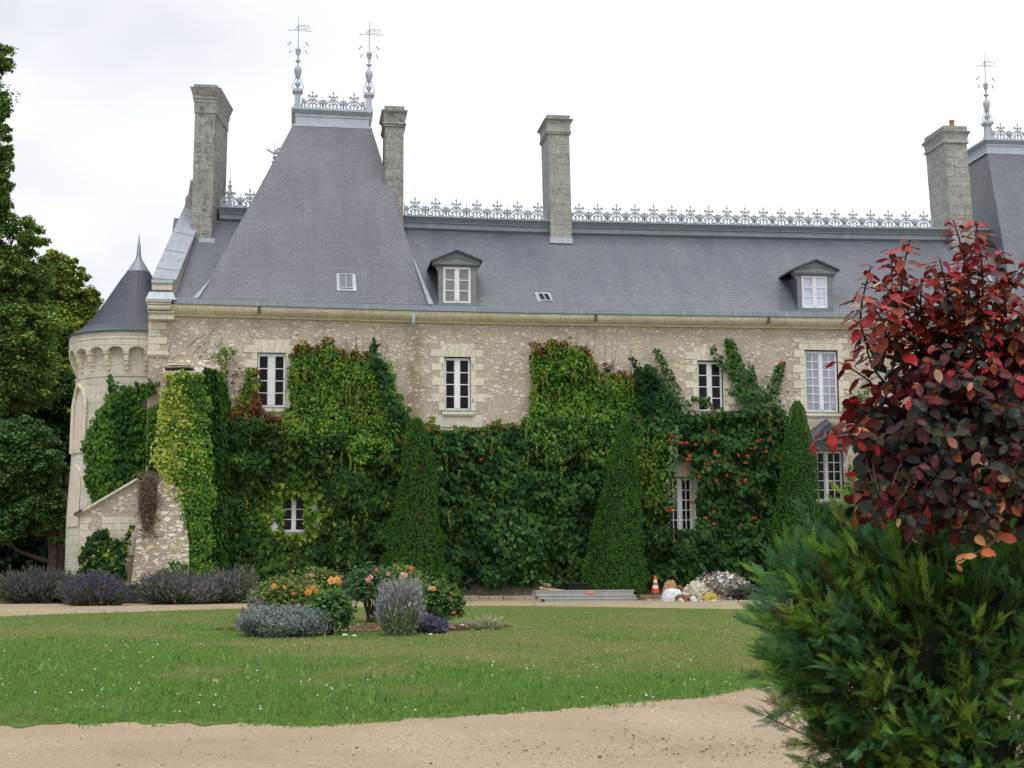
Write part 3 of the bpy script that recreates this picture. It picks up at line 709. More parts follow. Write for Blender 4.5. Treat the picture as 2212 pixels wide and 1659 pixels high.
# gable coping, slightly skewed like the gable
p00, p01 = np.array(W(331, 603, -.35)), np.array(W(377, 607, -.35)); p10, p11 = np.array(W(402, 447, 3.0)), np.array(W(437, 462, 3.0))
m = MB(); down = np.array([0, 0, -.6])
m.hexa([p00 + down, p01 + down, p11 + down, p10 + down, p00, p01, p11, p10]).build('gable_parapet', CHIM, CH)
up = np.array([0, -.02, .035]); sd_ = np.array([.05, 0, 0]); z7 = MB(); nseg = 8
for i in range(nseg):
    q0, q1 = i / nseg + .004, (i + 1) / nseg + .012
    A, B, D_, C_ = p00 + (p10 - p00) * q0 - sd_, p01 + (p11 - p01) * q0 + sd_, p00 + (p10 - p00) * q1 - sd_, p01 + (p11 - p01) * q1 + sd_
    o1 = up * (.8 + .15 * (i % 2)); o2 = np.array([0, 0, .002])
    z7.hexa([A + o2, B + o2, C_ + o2, D_ + o2, A + o1 * 1.35, B + o1 * 1.35, C_ + o1, D_ + o1])
z7.build('parapet_capping', m_zinc('coping_zinc', (.33, .355, .40), .6), CH)
MB().prism([(p10[0], p10[2] - 1.2), (p11[0], p10[2] - 1.2), (p11[0], p11[2]), (p10[0], p10[2] + .2), ], 3.0, 6.4).build('gable_parapet', CHIM, CH)
# broken flue stub left of the first chimney
a = W(400, 446, 3.0); b_ = W(419, 385, 3.0)
MB().prism([(a[0], a[2] - .6), (b_[0] + .1, a[2] - .6), (b_[0] + .1, b_[2]), (b_[0] - .12, b_[2] - .1), (a[0] + .1, b_[2] - .62), (a[0], b_[2] - .75)], 2.9, 3.9).build('broken_flue', CHIM, CH, bevel=.03)

# main roof ------------------------------------------------------------------
YE, YT = -.38, 2.86
xr = [XL + .5] + sts
m = MB(); prof = []
for x in xr:
    ze_, zt = zline(GUT, x) - .01, zline(RID, x) - .47
    prof.append([(x, YE, ze_), (x, .25, ze_ + (zt - ze_) * (.63 / 3.24) - .07), (x, YT, zt), (x, 6.2, zt), (x, BK + .3, ze_)])
for i in range(len(prof) - 1):
    for k in range(4): m.quad(prof[i][k], prof[i + 1][k], prof[i + 1][k + 1], prof[i][k + 1])
m.quad(*prof[0]); m.quad(*prof[-1][::-1])
roof = m.build('roof', SLATE, CH)
rs = [(x, zline(RID, x)) for x in ([W(474, 445, 2.6)[0]] + sts[1:])]
MB().sweep(rs, [(6.3, 0), (2.55, 0), (2.55, -.06), (2.60, -.085), (2.66, -.16), (2.70, -.21), (2.70, -.235), (2.78, -.245), (2.79, -.385), (2.76, -.395), (2.76, -.42), (2.86, -.49), (2.95, -.49)]).build('ridge_cornice', ZINC, CH)

# pavilions --------------------------------------------------------------------
def pavilion(b0, b1, t0, t1, flash=True, wing=1.0):
    """b0,b1 eave corners; t0,t1 platform corners (world, front)"""
    YP = t0[1]; YB = YP + 2.3
    m = MB(); n = 5
    def hip(b, t, q):
        e = -.16 * (1 - q) * q * (1 if q < .4 else .6)      # gentle kick at the foot
        return tuple(b[i] + (t[i] - b[i]) * q for i in range(2)) + (b[2] + (t[2] - b[2]) * q + e,)
    bl = (b0[0], BK + .3, b0[2]); brr = (b1[0], BK + .3, b1[2]); tl = (t0[0], YB, t0[2]); tr = (t1[0], YB, t1[2])
    cor = [(b0, t0), (b1, t1), (brr, tr), (bl, tl)]
    for s in range(4):
        A, B = cor[s], cor[(s + 1) % 4]
        for i in range(n):
            q0, q1 = i / n, (i + 1) / n
            m.quad(hip(*A, q0), hip(*B, q0), hip(*B, q1), hip(*A, q1))
    o = m.build('pavilion_roof', SLATE, CH)
    return o
def platform(par, uv_base, uv_top, Y, depth=2.3):
    """zinc podium on top of a pavilion: base flare, panel, moulded cornice"""
    (ua, va), (ub, vb) = uv_base; (uc, vc), (ud, vd) = uv_top
    A, B, Cc, Dd = W(ua, va, Y), W(ub, vb, Y), W(uc, vc, Y), W(ud, vd, Y)
    m = MB(); x0, x1 = A[0], B[0]; za, zb = A[2], B[2]; ta, tb = Cc[2], Dd[2]
    def ring(ex, qa):   # ex = overhang, qa = fraction of height
        Za, Zb = za + (ta - za) * qa, zb + (tb - zb) * qa
        return [(x0 + .1 - ex, Y + .1 - ex, Za), (x1 - .1 + ex, Y + .1 - ex, Zb), (x1 - .1 + ex, Y + depth - .1 + ex, Zb), (x0 + .1 - ex, Y + depth - .1 + ex, Za)]
    pr = [(.12, -.02), (.12, .06), (.03, .13), (.03, .145), (.0, .15), (.0, .56), (.03, .57), (.03, .64), (.0, .65), (.0, .70), (.05, .76), (.12, .86), (.15, .90), (.15, 1.0)]
    rg = [ring(*p) for p in pr]
    for i in range(len(rg) - 1):
        for s in range(4): m.quad(rg[i][s], rg[i][(s + 1) % 4], rg[i + 1][(s + 1) % 4], rg[i + 1][s])
    m.quad(*rg[-1])
    for i in range(1, 5):
        x = x0 + (x1 - x0) * i / 5; q = .4
        m.box(x - .008, x + .008, Y + .094, Y + .1, za + (ta - za) * .17, za + (ta - za) * .55)
    m.build('roof_podium', ZINC_L, par)
    return x0 + .1 - .1, x1 - .1 + .1, ta, tb
P1b0, P1b1 = W(429, 644.5, YE), W(926, 659.5, YE); P1t0, P1t1 = W(632, 271, 3.6), W(803, 278, 3.6)
pav = pavilion(P1b0, P1b1, P1t0, P1t1); pav['label'] = 'tall tapering slate roof of the left pavilion'
pl = platform(pav, ((632, 271), (803, 278)), ((631, 231), (806, 240)), 3.6)
P2b0 = W(2193, 682, YE); P2b1 = (P2b0[0] + 8.0, YE, P2b0[2] - .05); P2t0 = W(2133, 331, 3.6); P2t1 = (P2t0[0] + 2.9, 3.6, P2t0[2])
pav2 = pavilion(P2b0, P2b1, P2t0, P2t1); pav2['label'] = 'slate roof of the right pavilion cut by the picture edge'
def px_of(p):
    d = np.array(p) - CAM; z = d @ FWD; return CX + F * (d @ RGT) / z, CY - F * (d @ UPV) / z
e2 = px_of(P2t1)
k2 = (e2[0], e2[1])
pl2 = platform(pav2, ((2131, 331), (e2[0] + 2, e2[1])), ((2127, 299), (e2[0] + 6, e2[1] - 32)), 3.6)
# hip-foot flashings
def strip(pts, Yoff=.03, mt=ZINC, name='hip_flashing', par=None):
    m = MB(); m.add([(p[0], p[1] - Yoff, p[2] + .01) for p in pts], [tuple(range(len(pts)))]).build(name, mt, par)
def on_pav(u, v, b0, t0):    # a point of the picture on the pavilion's front plane
    n_ = np.cross(np.array(P1b1) - np.array(P1b0), np.array(P1t0) - np.array(P1b0)); d = ray(u, v)
    t = ((np.array(P1b0) - CAM) @ n_) / (d @ n_); return tuple(CAM + d * t)
strip([on_pav(417, 644, 0, 0), on_pav(429, 644.3, 0, 0), on_pav(455, 604, 0, 0)], .06, par=CH)
strip([on_pav(925, 659, 0, 0), on_pav(936, 659.3, 0, 0), on_pav(894, 561, 0, 0), on_pav(892, 561, 0, 0)], .10, par=CH)
# valley flashing of the right pavilion
MB().tube([W(2114, 557, 1.9), W(2142, 607, 1.15), W(2170, 650, .4), W(2190, 680, -.2)], .06, 4).build('valley_flashing', ZINC_L, CH)

# chimneys ---------------------------------------------------------------------
def roof_y(u, v):
    q = [np.array(prof[3][1]), np.array(prof[4][1]), np.array(prof[3][2])]; n_ = np.cross(q[1] - q[0], q[2] - q[0]); d = ray(u, v)
    t = ((q[0] - CAM) @ n_) / (d @ n_); return float((CAM + d * t)[1])
Y1, Y3, Y4 = roof_y(462, 523), roof_y(1210, 522.5), roof_y(2052, 550)
def chimney(fu0, fu1, vtop, vbase, Y, depth, mt, cap, skew=0.0, label=None, flash=None, splay=.0, lean=0.0):
    """front face fu0..fu1 at vtop; cap = list of (v, overhang m) from shaft top upward; slab on top"""
    A, B = W(fu0, vtop, Y), W(fu1, vtop, Y); zb = W(fu0, vbase, Y)[2] - .9; zt = A[2]
    ch = empty('chimney', ((A[0] + B[0]) / 2, Y + depth / 2, zt - 3), CH)
    if label: ch['label'] = label
    dx = skew * depth
    def ring(ex, z, lx=0.0):
        return [(A[0] - ex + lx, Y - ex, z), (B[0] + ex + lx, Y - ex, z), (B[0] + ex + dx + lx, Y + depth + ex, z), (A[0] - ex + dx + lx, Y + depth + ex, z)]
    def loft(m, rr):
        for i in range(len(rr) - 1):
            for s in range(4): m.quad(rr[i][s], rr[i][(s + 1) % 4], rr[i + 1][(s + 1) % 4], rr[i + 1][s])
        m.quad(*rr[-1]); m.quad(*rr[0][::-1])
    hh = zt - zb
    m = MB(); loft(m, [ring(splay * (1 - q) ** 2, zb + hh * q, lean * (1 - q)) for q in np.linspace(0, 1, 7)]); m.build('shaft', mt, ch)
    m = MB(); rr = []
    for v, ex in cap: rr.append(ring(ex, W(fu0, v, Y - ex)[2]))
    loft(m, rr); m.build('cap', mt, ch)
    return ch, A, B, zt, dx
c1, A, B, zt, dx = chimney(421, 465, 243, 523, Y1, 2.25, CHIM, [(243.5, .015), (243, .03), (240, .03), (222, .03), (220, .05), (214, .06), (212, .08), (206, .08), (204, .10), (197, .13), (190, .17), (187, .19), (187.0, .05), (181.5, .05)], skew=.15, label='broad chimney on the left gable with a high moulded cap', lean=-.06)
a = W(431, 521, Y1 - .02); b_ = W(463, 521.5, Y1 - .02)
MB().box(a[0] - .02, b_[0] + .03, Y1 - .13, Y1 + .02, a[2] - .08, a[2] + .09).build('base_flashing', ZINC_L, c1)
c2, A, B, zt, dx = chimney(832, 872, 274, 470, 2.2, 1.5, CHIM, [(274, .0), (272, .05), (268, .05), (266, .09), (263, .03), (248, .05), (244, .06), (240, .12), (236.5, .14), (235.9, .14), (235.9, .02), (228.3, .02)], label='pock marked chimney half hidden by the left pavilion roof')
c3, A, B, zt, dx = chimney(1184, 1229.5, 290, 522, Y3, 1.6, CHIM2, [(290, .0), (288, .05), (284, .05), (283, .08), (280, .04), (264, .04), (262, .06), (260, .07), (257.5, .12), (255.4, .15), (254.8, .15), (254.8, .02), (247.8, .05)], label='middle chimney of jointed grey stone', lean=.09)
a = W(1187, 521, Y3 - .02); b_ = W(1236, 523, Y3 - .02)
MB().box(a[0], b_[0], Y3 - .13, Y3 + .02, a[2] - .09, a[2] + .12).build('base_flashing', ZINC_L, c3)
c4, A, B, zt, dx = chimney(2040, 2088, 309, 552, Y4, 1.75, CHIM2, [(309, 0), (307.5, .06), (303, .06), (301, .02), (291, .05), (288, .07), (284, .11), (281.7, .13), (281.0, .13), (281, .03), (270.9, .03)], label='right hand chimney with a clay pot and white mortar streaks', lean=.22)
pp = W(2061, 270, Y4 + .6)
MB().lathe((pp[0], Y4 + .8), [(.12, pp[2] - .06), (.12, pp[2]), (.10, pp[2] + .02), (.09, pp[2] + .20), (.105, pp[2] + .21), (.105, pp[2] + .24), (.07, pp[2] + .24), (.07, pp[2] + .1)], 16).build('chimney_pot', m_grain(mat('terracotta', (.42, .15, .09), .8)), c4, True)
m = MB()
def mk(u0, v0, u1, v1):
    a = W(u0, v0, Y4 - .01); b_ = W(u1, v1, Y4 - .01); m.box(min(a[0], b_[0]), max(a[0], b_[0]), Y4 - .012, Y4 + .05, min(a[2], b_[2]), max(a[2], b_[2]))
for q in ((2074, 327, 2076, 343), (2075, 340, 2080, 343), (2064.5, 344, 2066.5, 358), (2066, 357, 2079, 359), (2077.5, 359, 2079.5, 374), (2079, 372.5, 2086, 374.2), (2079.5, 388, 2081.5, 404)): mk(*q)
m.build('mortar_streak', mat('fresh_mortar', (.6, .6, .55), .9), c4)

# cresting and finials -----------------------------------------------------------
def spiral(cx, cz, r0, r1, a0, a1, n=9): return [(cx + (r0 + (r1 - r0) * i / n) * math.cos(a0 + (a1 - a0) * i / n), 0, cz + (r0 + (r1 - r0) * i / n) * math.sin(a0 + (a1 - a0) * i / n)) for i in range(n + 1)]
def crest_unit(pitch, H):
    """one bay centred on its spiked post, palmette at both ends halved; units: metres"""
    m = MB(); s = pitch; r = .029
    # post and spike
    m.lathe((0, 0), [(.028, 0), (.028, H * .20), (.05, H * .22), (.05, H * .24), (.024, H * .27), (.02, H * .36), (.045, H * .42), (.05, H * .47), (.03, H * .52), (.022, H * .58), (.05, H * .60), (.05, H * .63), (.02, H * .66), (.018, H * .74), (.045, H * .79), (.02, H * .83), (.012, H * .88), (.0, H)], 6)
    for sg in (-1, 1):
        pts = [(sg * .05, 0, H * .55), (sg * .10, 0, H * .62), (sg * .155, 0, H * .66), (sg * .17, 0, H * .60), (sg * .13, 0, H * .56)]
        m.tube(pts, r * .9, 4)
        m.tube([(sg * .10, 0, H * .62), (sg * .14, 0, H * .72)], [r, .003], 4)
        # S scroll sweeping down to the palmette foot and curling back
        S = [(sg * .06, 0, H * .50), (sg * .13, 0, H * .42), (sg * .22, 0, H * .31), (sg * .29, 0, H * .20), (sg * .285, 0, H * .10), (sg * .22, 0, H * .05), (sg * .14, 0, H * .06), (sg * .105, 0, H * .14), (sg * .14, 0, H * .20), (sg * .19, 0, H * .17)]
        m.tube(S, r * 1.05, 4)
        m.tube([(sg * .14, 0, H * .20), (sg * .12, 0, H * .27), (sg * .17, 0, H * .22)], r * .9, 4)
        # palmette half shared with the neighbour
        e = sg * s / 2
        m.tube([(e, 0, 0), (e, 0, H * .13)], r * .9, 4)
        m.lathe((e, 0), [(.001, H * .11), (.035, H * .14), (.035, H * .20), (.001, H * .23)], 6)
        m.tube([(e, 0, H * .2), (e, 0, H * .62)], [r, .006], 4)
        m.tube([(sg * .02, 0, H * .30), (sg * .09, 0, H * .24), (sg * .10, 0, H * .34), (sg * .04, 0, H * .40)], r * .8, 4)
        m.tube([(e, 0, H * .24), (e - sg * .06, 0, H * .34), (e - sg * .055, 0, H * .45), (e - sg * .02, 0, H * .40)], r * .85, 4)
        m.tube([(e, 0, H * .22), (e - sg * .09, 0, H * .29), (e - sg * .125, 0, H * .38), (e - sg * .10, 0, H * .44)], r * .8, 4)
    # foot rail
    m.box(-s / 2, s / 2, -.012, .012, 0, .02)
    return m
def crest_run(name, xa, xb, Y, zfn, H=.70, pitch=.71, par=CH, phase=0):
    n = max(1, round((xb - xa) / pitch)); p = (xb - xa) / n; u = crest_unit(p, H); V = np.array(u.v); out = MB()
    for i in range(n):
        xc = xa + p * (i + .5); za, zb = zfn(xc - p / 2), zfn(xc + p / 2)
        Q = V.copy(); Q[:, 2] += zfn(xc) + (zb - za) * (V[:, 0] / p); Q[:, 0] += xc; Q[:, 1] += Y
        out.add(Q, u.f)
    return out.build(name, IRON, par)
ycr = 2.72
z_r = lambda x: zline(RID, x) + .01
xq = lambda u, v=470: W(u, v, ycr)[0]
cr = crest_run('ridge_cresting', xq(476), xq(560), ycr, z_r, H=.80)
crest_run('ridge_cresting', xq(874), xq(1184), ycr, z_r, H=.80)['label'] = 'cast scroll cresting between two chimneys'
crest_run('ridge_cresting', xq(1231), xq(2014), ycr, z_r, H=.80)['label'] = 'long run of cast scroll cresting right of the middle chimney'
def podium_set(par, x0, x1, Y, za, zb, piers, vt, H=.80, ps=.22, nun=3):
    zf = lambda x: za + (zb - za) * (x - x0) / (x1 - x0)
    crest_run('podium_cresting', piers[0] + ps / 2 + .06, piers[1] - ps / 2 - .06, Y + .1, zf, H=H, pitch=(piers[1] - piers[0] - ps) / (nun + .6), par=par)
    for k, xp in enumerate(piers):
        z0 = zf(xp); m = MB(); yp = Y + .12
        m.box(xp - ps / 2, xp + ps / 2, yp - ps / 2, yp + ps / 2, z0, z0 + .55).box(xp - ps / 2 - .03, xp + ps / 2 + .03, yp - ps / 2 - .03, yp + ps / 2 + .03, z0, z0 + .12)
        m.box(xp - ps / 2 - .04, xp + ps / 2 + .04, yp - ps / 2 - .04, yp + ps / 2 + .04, z0 + .55, z0 + .60).box(xp - ps / 2 - .08, xp + ps / 2 + .08, yp - ps / 2 - .08, yp + ps / 2 + .08, z0 + .60, z0 + .70)
        pier = m.build('podium_pier', ZINC_L, par)
        z = z0 + .70; f = MB()
        f.lathe((xp, yp), [(.15, z), (.13, z + .04), (.06, z + .06), (.05, z + .10), (.12, z + .18), (.14, z + .24), (.08, z + .30), (.04, z + .34), (.04, z + .42), (.07, z + .44), (.11, z + .52), (.16, z + .68), (.17, z + .76), (.15, z + .84), (.10, z + .90), (.05, z + .94), (.035, z + .98), (.035, z + 1.04), (.12, z + 1.10), (.12, z + 1.13), (.05, z + 1.17), (.035, z + 1.22), (.055, z + 1.25), (.03, z + 1.29), (.08, z + 1.36), (.10, z + 1.44), (.06, z + 1.50), (.09, z + 1.56), (.03, z + 1.62), (.022, z + 1.70), (.018, z + 2.15), (.03, z + 2.17), (.018, z + 2.19), (.014, z + 2.80), (.003, z + 2.86)], 10)
        for a in range(4):
            ca, sa = math.cos(a * math.pi / 2), math.sin(a * math.pi / 2)
            f.tube([(xp + ca * r_, yp + sa * r_, z + h) for r_, h in ((.10, .03), (.19, .02), (.25, .10), (.23, .20), (.16, .30), (.10, .40), (.11, .46), (.17, .45))], .018, 4)
            for b2 in range(2):
                an = (a + b2 * .5) * math.pi / 2
                f.tube([(xp + math.cos(an) * r_, yp + math.sin(an) * r_, z + h) for r_, h in ((.08, 1.42), (.11, 1.52), (.10, 1.66))], [.016, .014, .003], 4)
        f.v = [(xp + (x - xp) * .84, yp + (y - yp) * .84, zz_) for x, y, zz_ in f.v]; fo = f.build('finial', IRON, pier, True)
        # leaf tips held out on thin wires and the pierced banner
        q = MB()
        for sx_ in (-1, 1):
            for sy_ in (0.0,):
                q.tube([(xp + sx_ * .05, yp, z + 1.5), (xp + sx_ * .22, yp, z + 1.66), (xp + sx_ * .30, yp, z + 1.78)], .006, 4)
                q.tube([(xp + sx_ * .27, yp, z + 1.84), (xp + sx_ * .33, yp, z + 1.78), (xp + sx_ * .37, yp, z + 1.73), (xp + sx_ * .42, yp, z + 1.76)], [.035, .015, .035, .004], 5)
                q.tube([(xp + sx_ * .05, yp, z + 1.4), (xp + sx_ * .24, yp, z + 1.48)], .006, 4)
                q.tube([(xp + sx_ * .25, yp, z + 1.58), (xp + sx_ * .30, yp, z + 1.46), (xp + sx_ * .33, yp, z + 1.38)], [.008, .03, .006], 5)
        q.build('leaf_ornament', IRON, pier)
        b_ = MB(); zb_ = z + 2.30
        ax = lambda t_: xp + t_ * .99
        b_.tube([(ax(-.38), yp, zb_), (ax(-.12), yp, zb_ + .01), (ax(.55), yp - .05, zb_ - .04)], .010, 4)
        b_.tube([(ax(-.38), yp, zb_), (ax(-.30), yp, zb_ + .0), (ax(-.29), yp, zb_)], [.002, .03, .01], 4)
        b_.tube([(ax(.03), yp, zb_ + .20), (ax(.42), yp - .03, zb_ + .18)], .012, 4)
        b_.tube([(ax(.0), yp, zb_ - .02), (ax(.02), yp, zb_ + .22)], .035, 5)
        for x_, r_ in ((.14, .05), (.24, .035)): b_.tube([(ax(x_ + r_ * math.cos(t_)), yp - .02, zb_ + .09 + .07 * math.sin(t_)) for t_ in np.linspace(.6, 6.0, 8)], .010, 4)
        b_.tube([(ax(.28), yp - .03, zb_ + .0), (ax(.40), yp - .03, zb_ + .17), (ax(.40), yp - .03, zb_ + .02), (ax(.47), yp - .04, zb_ + .06)], .012, 4)
        b_.tube([(ax(-.15), yp, zb_ + .02), (ax(-.08), yp, zb_ + .06), (ax(-.04), yp, zb_ + .14), (ax(-.09), yp, zb_ + .15)], .014, 4)
        b_.build('weather_vane', IRON, pier)
pA, pB = W(642.9, 210, 3.7)[0], W(796.9, 218, 3.7)[0]
podium_set(pav, pl[0], pl[1], 3.6, pl[2], pl[3], (pA, pB), 0)
pC = W(2134, 280, 3.7)[0]
podium_set(pav2, pl2[0], pl2[1], 3.6, pl2[2], pl2[3], (pC, pC + 2.5), 0)
# far finials behind the roofs
def spike(u, vb, vt, Y, bird=False):
    p = W(u, vb, Y); q = W(u, vt, Y); h = q[2] - p[2]; m = MB()
    m.lathe((p[0], Y), [(.10, p[2] - 1.5), (.10, p[2]), (.05, p[2] + h * .1), (.10, p[2] + h * .22), (.13, p[2] + h * .27), (.03, p[2] + h * .32), (.09, p[2] + h * .42), (.02, p[2] + h * .47), (.05, p[2] + h * .52), (.015, p[2] + h * .56), (.002, p[2] + h)], 8)
    if bird:
        z = p[2] + h * .55
        m.tube([(p[0] - .35, Y, z + .16), (p[0] - .25, Y, z + .12), (p[0] - .05, Y, z), (p[0] + .2, Y, z + .02), (p[0] + .42, Y, z + .12)], [.01, .04, .05, .06, .01], 5)
        m.tube([(p[0] + .02, Y, z + .02), (p[0] + .12, Y, z + .16), (p[0] + .3, Y, z + .24), (p[0] + .45, Y, z + .20)], [.05, .05, .03, .005], 5)
    return m.build('finial', IRON, CH)
spike(496, 440, 348, 7.5); spike(592.5, 368, 300, 8.0, True)

# dormers ------------------------------------------------------------------------
def dormer(ux0, ux1, vbot, vwin, Y, gm, uent, vent, apex, tips, label, wrect, rows=3, fr=.0):
    """small pedimented slate dormer"""
    x0, x1 = W(ux0, vbot, Y)[0], W(ux1, vbot, Y)[0]; zb = W(ux0, vbot, Y)[2]; ze0, ze1 = W(uent[0], vent[1], Y)[2], W(uent[0], vent[0], Y)[2]
    d = empty('dormer', ((x0 + x1) / 2, Y, zb), CH); d['label'] = label
    wx0, wx1, wz0, wz1 = rect(*wrect, Y)
    m = MB(); m.box(x0, wx0, Y, Y + .12, zb - .05, ze0).box(wx1, x1, Y, Y + .12, zb - .05, ze0).box(wx0, wx1, Y, Y + .12, wz1, ze0).box(x0 - .02, x1 + .02, Y - .03, Y + .1, zb - .12, zb + .05)
    for s, xx_ in ((-1, x0), (1, x1)):        # scrolled brackets
        m.prism([(xx_, ze0), (xx_ + s * .09, ze0), (xx_ + s * .08, ze0 - .08), (xx_ + s * .02, ze0 - .16), (xx_, ze0 - .24)][::s], Y + .0, Y + .1)
    m.build('dormer_front', DPAINT, d, bevel=.008)
    MB().box(x0 + .01, x1 - .01, Y + .12, Y + 3.0, zb - .3, ze0 + .02).build('dormer_cheek', SLATE_D, d)
    ex0, ex1 = W(uent[0], vent[0], Y - .08)[0], W(uent[1], vent[0], Y - .08)[0]
    ap = W(*apex, Y - .15); tl, tr = W(*tips[0], Y - .15), W(*tips[1], Y - .15)
    m = MB(); hz = (ze1 - ze0)
    m.box(ex0, ex1, Y - .12, Y + .3, ze0 + hz * .5, ze1).box(ex0 + .03, ex1 - .03, Y - .09, Y + .3, ze0 + hz * .2, ze0 + hz * .5).box(ex0 + .06, ex1 - .06, Y - .05, Y + .3, ze0, ze0 + hz * .2)
    zt = (tl[2] + tr[2]) / 2
    m.prism([(tl[0] + .08, ze1), (tr[0] - .08, ze1), (tr[0] - .05, zt), (ap[0], ap[2] - .05), (tl[0] + .05, zt)], Y - .10, Y + .3)
    # raised inner triangle moulding
    q0, q1 = np.array([tl[0] + .42, ze1 + .08]), np.array([ap[0], ap[2] - .24]); q2 = np.array([tr[0] - .42, ze1 + .08])
    m.tube([(q0[0], Y - .11, q0[1]), (q1[0], Y - .11, q1[1]), (q2[0], Y - .11, q2[1])], .028, 4)
    m.build('pediment', DPAINT, d, bevel=.006)
    m = MB(); th = .05
    for A_, B_ in ((tl, ap), (ap, tr)):
        a0, b0 = (A_[0], A_[2]), (B_[0], B_[2]); Yf, Yb = Y - .22, Y + 2.6
        m.hexa([(a0[0], Yf, a0[1] - th), (b0[0], Yf, b0[1] - th), (b0[0], Yb, b0[1] - th), (a0[0], Yb, a0[1] - th), (a0[0], Yf, a0[1] + .01), (b0[0], Yf, b0[1] + .01), (b0[0], Yb, b0[1] + .01), (a0[0], Yb, a0[1] + .01)])
    m.build('dormer_roof', SLATE_D, d)
    sash_window(d, wx0, wx1, wz0, wz1, Y + .07, rows, 1, gm, name='dormer_window', mull=.125)
dormer(947, 1029.6, 656.5, 0, -.33, GL_G, (936, 1036), (568.7, 574), (987.5, 540), ((930.7, 562.6), (1042.4, 563)), 'left dormer with grey panes beside the pavilion roof', (957.6, 576.7, 1016.8, 655.4))
dormer(1724.3, 1800.3, 667.6, 0, -.27, GL_S, (1715, 1807), (585.8, 594.3), (1761.9, 560), ((1711, 581), (1813, 582.8)), 'right dormer with pale sky reflecting panes', (1732.5, 596, 1787, 666))
# roof lights
def on_roof(u, v, front=True, pts=None):
    if pts is None: pts = (np.array(prof[3][1]), np.array(prof[4][1]), np.array(prof[3][2]))
    n_ = np.cross(pts[1] - pts[0], pts[2] - pts[0]); d = ray(u, v); t = ((pts[0] - CAM) @ n_) / (d @ n_); return CAM + d * t
def rooflight(c, pts, gm, inner, lab):
    q = [on_roof(*uv, pts=pts) for uv in c]; n_ = np.cross(q[1] - q[0], q[3] - q[0]); n_ /= np.linalg.norm(n_)
    if n_[1] > 0: n_ = -n_
    m = MB(); m.hexa([q[3] - n_ * .05, q[2] - n_ * .05, q[1] - n_ * .05, q[0] - n_ * .05, q[3] + n_ * .03, q[2] + n_ * .03, q[1] + n_ * .03, q[0] + n_ * .03])
    o = m.build('roof_light', ZINC_L, CH); o['label'] = lab
    g = [on_roof(*uv, pts=pts) + n_ * .03 for uv in inner]; f = MB()
    mid0, mid1 = (g[0] + g[1]) / 2, (g[3] + g[2]) / 2
    for a_, b2 in ((g[0], g[1]), (g[1], g[2]), (g[2], g[3]), (g[3], g[0]), (mid0, mid1)): f.tube([a_ + n_ * .02, b2 + n_ * .02], .025, 4)
    f.build('frame', ZINC_L, o)
    MB().quad(*[p_ + n_ * .012 for p_ in g]).build('glass', gm, o)
pv = (np.array(P1b0) + [0, 0, -.03], np.array(P1b1) + [0, 0, -.03], np.array(P1t0) + [0, 0, -.03])
rooflight([(727, 592), (767, 593), (770, 629), (728, 628)], pv, glass('slate_grey_glass', (.13, .135, .15), .2, .2), [(733, 594), (761, 595), (762, 624), (733, 623)], 'small square roof light low on the left pavilion roof')
rooflight([(1155, 633), (1187, 634), (1197, 657), (1164, 656)], None, GL_D, [(1161, 636), (1184, 637), (1192, 652), (1168, 651)], 'tiny roof light just above the gutter')

# canopy over the right french window ----------------------------------------------
a = W(1781, 907, -.0); l_, r_ = W(1735, 953, -1.0), W(1852, 957, -1.0); bl, br_ = (l_[0] - .02, 0, l_[2] + .05), (r_[0] + .02, 0, r_[2] + .05)
apx = (a[0], -.25, a[2]); m = MB()
m.quad(l_, r_, apx); m.quad(bl, l_, apx, (a[0], 0.0, a[2])); m.quad(r_, br_, (a[0], 0.0, a[2]), apx)
m.hexa([(l_[0], l_[1], l_[2] - .06), (r_[0], r_[1], r_[2] - .06), (br_[0], 0, br_[2] - .12), (bl[0], 0, bl[2] - .12), (l_[0], l_[1], l_[2] - .01), (r_[0], r_[1], r_[2] - .01), (br_[0], 0, br_[2] - .05), (bl[0], 0, bl[2] - .05)])
m.build('canopy', SLATE_D, CH)
m = MB()
for x_ in (l_[0] + .15, r_[0] - .2): m.tube([(x_, -.85, l_[2] - .06), (x_, -.03, l_[2] - .75)], .04, 4)
m.build('canopy_bracket', WHITE, CH)

# vent pipe beside the buttress
p = W(486, 775, -.1)
MB().tube([(p[0] + .0, -.22, p[2] + .05), (p[0] - .03, -.22, p[2]), (p[0] - .03, -.2, W(486, 860, -.2)[2])], .05, 8).tube([(p[0] - .08, -.22, p[2] + .04), (p[0] + .05, -.22, p[2] + .05)], .055, 8).build('vent_pipe', mat('cream_plastic', (.62, .6, .5), .5), CH)

# turret ---------------------------------------------------------------------------
TY = 2.75; TX = W(296, 700, TY)[0]; tz = lambda v: W(296, v, TY)[2]; k = (TY - CAM[1]) / F * 1.0
TUR = empty('turret', (TX, TY, 0), CH); TUR['label'] = 'round corner turret with conical slate roof and corbelled parapet'
def cyl_uv(o, r):
    me = o.data; uvl = me.uv_layers[0]
    for pl_ in me.polygons:
        for li in pl_.loop_indices:
            c = me.vertices[me.loops[li].vertex_index].co; a = math.atan2(c.y - TY, c.x - TX)
            if a < -1.5 * math.pi / 2 and pl_.center.y > TY: a += 2 * math.pi
            uvl.data[li].uv = (a * r, c.z)
o = MB().lathe((TX, TY), [(r * k, tz(v)) for v, r in ((587, 23.5), (608, 38), (657, 68), (696, 95), (716, 114), (728, 131), (735, 143), (737, 143), (737, 130))], 56).build('turret_roof', SLATE_D, TUR)
MB().lathe((TX, TY), [(r * k, tz(v)) for v, r in ((503, .2), (527, 2.6), (528, 3.4), (551, 4.9), (560, 7), (573, 15), (587, 24), (588.5, 25))], 24).build('spire_cap', ZINC, TUR, True)
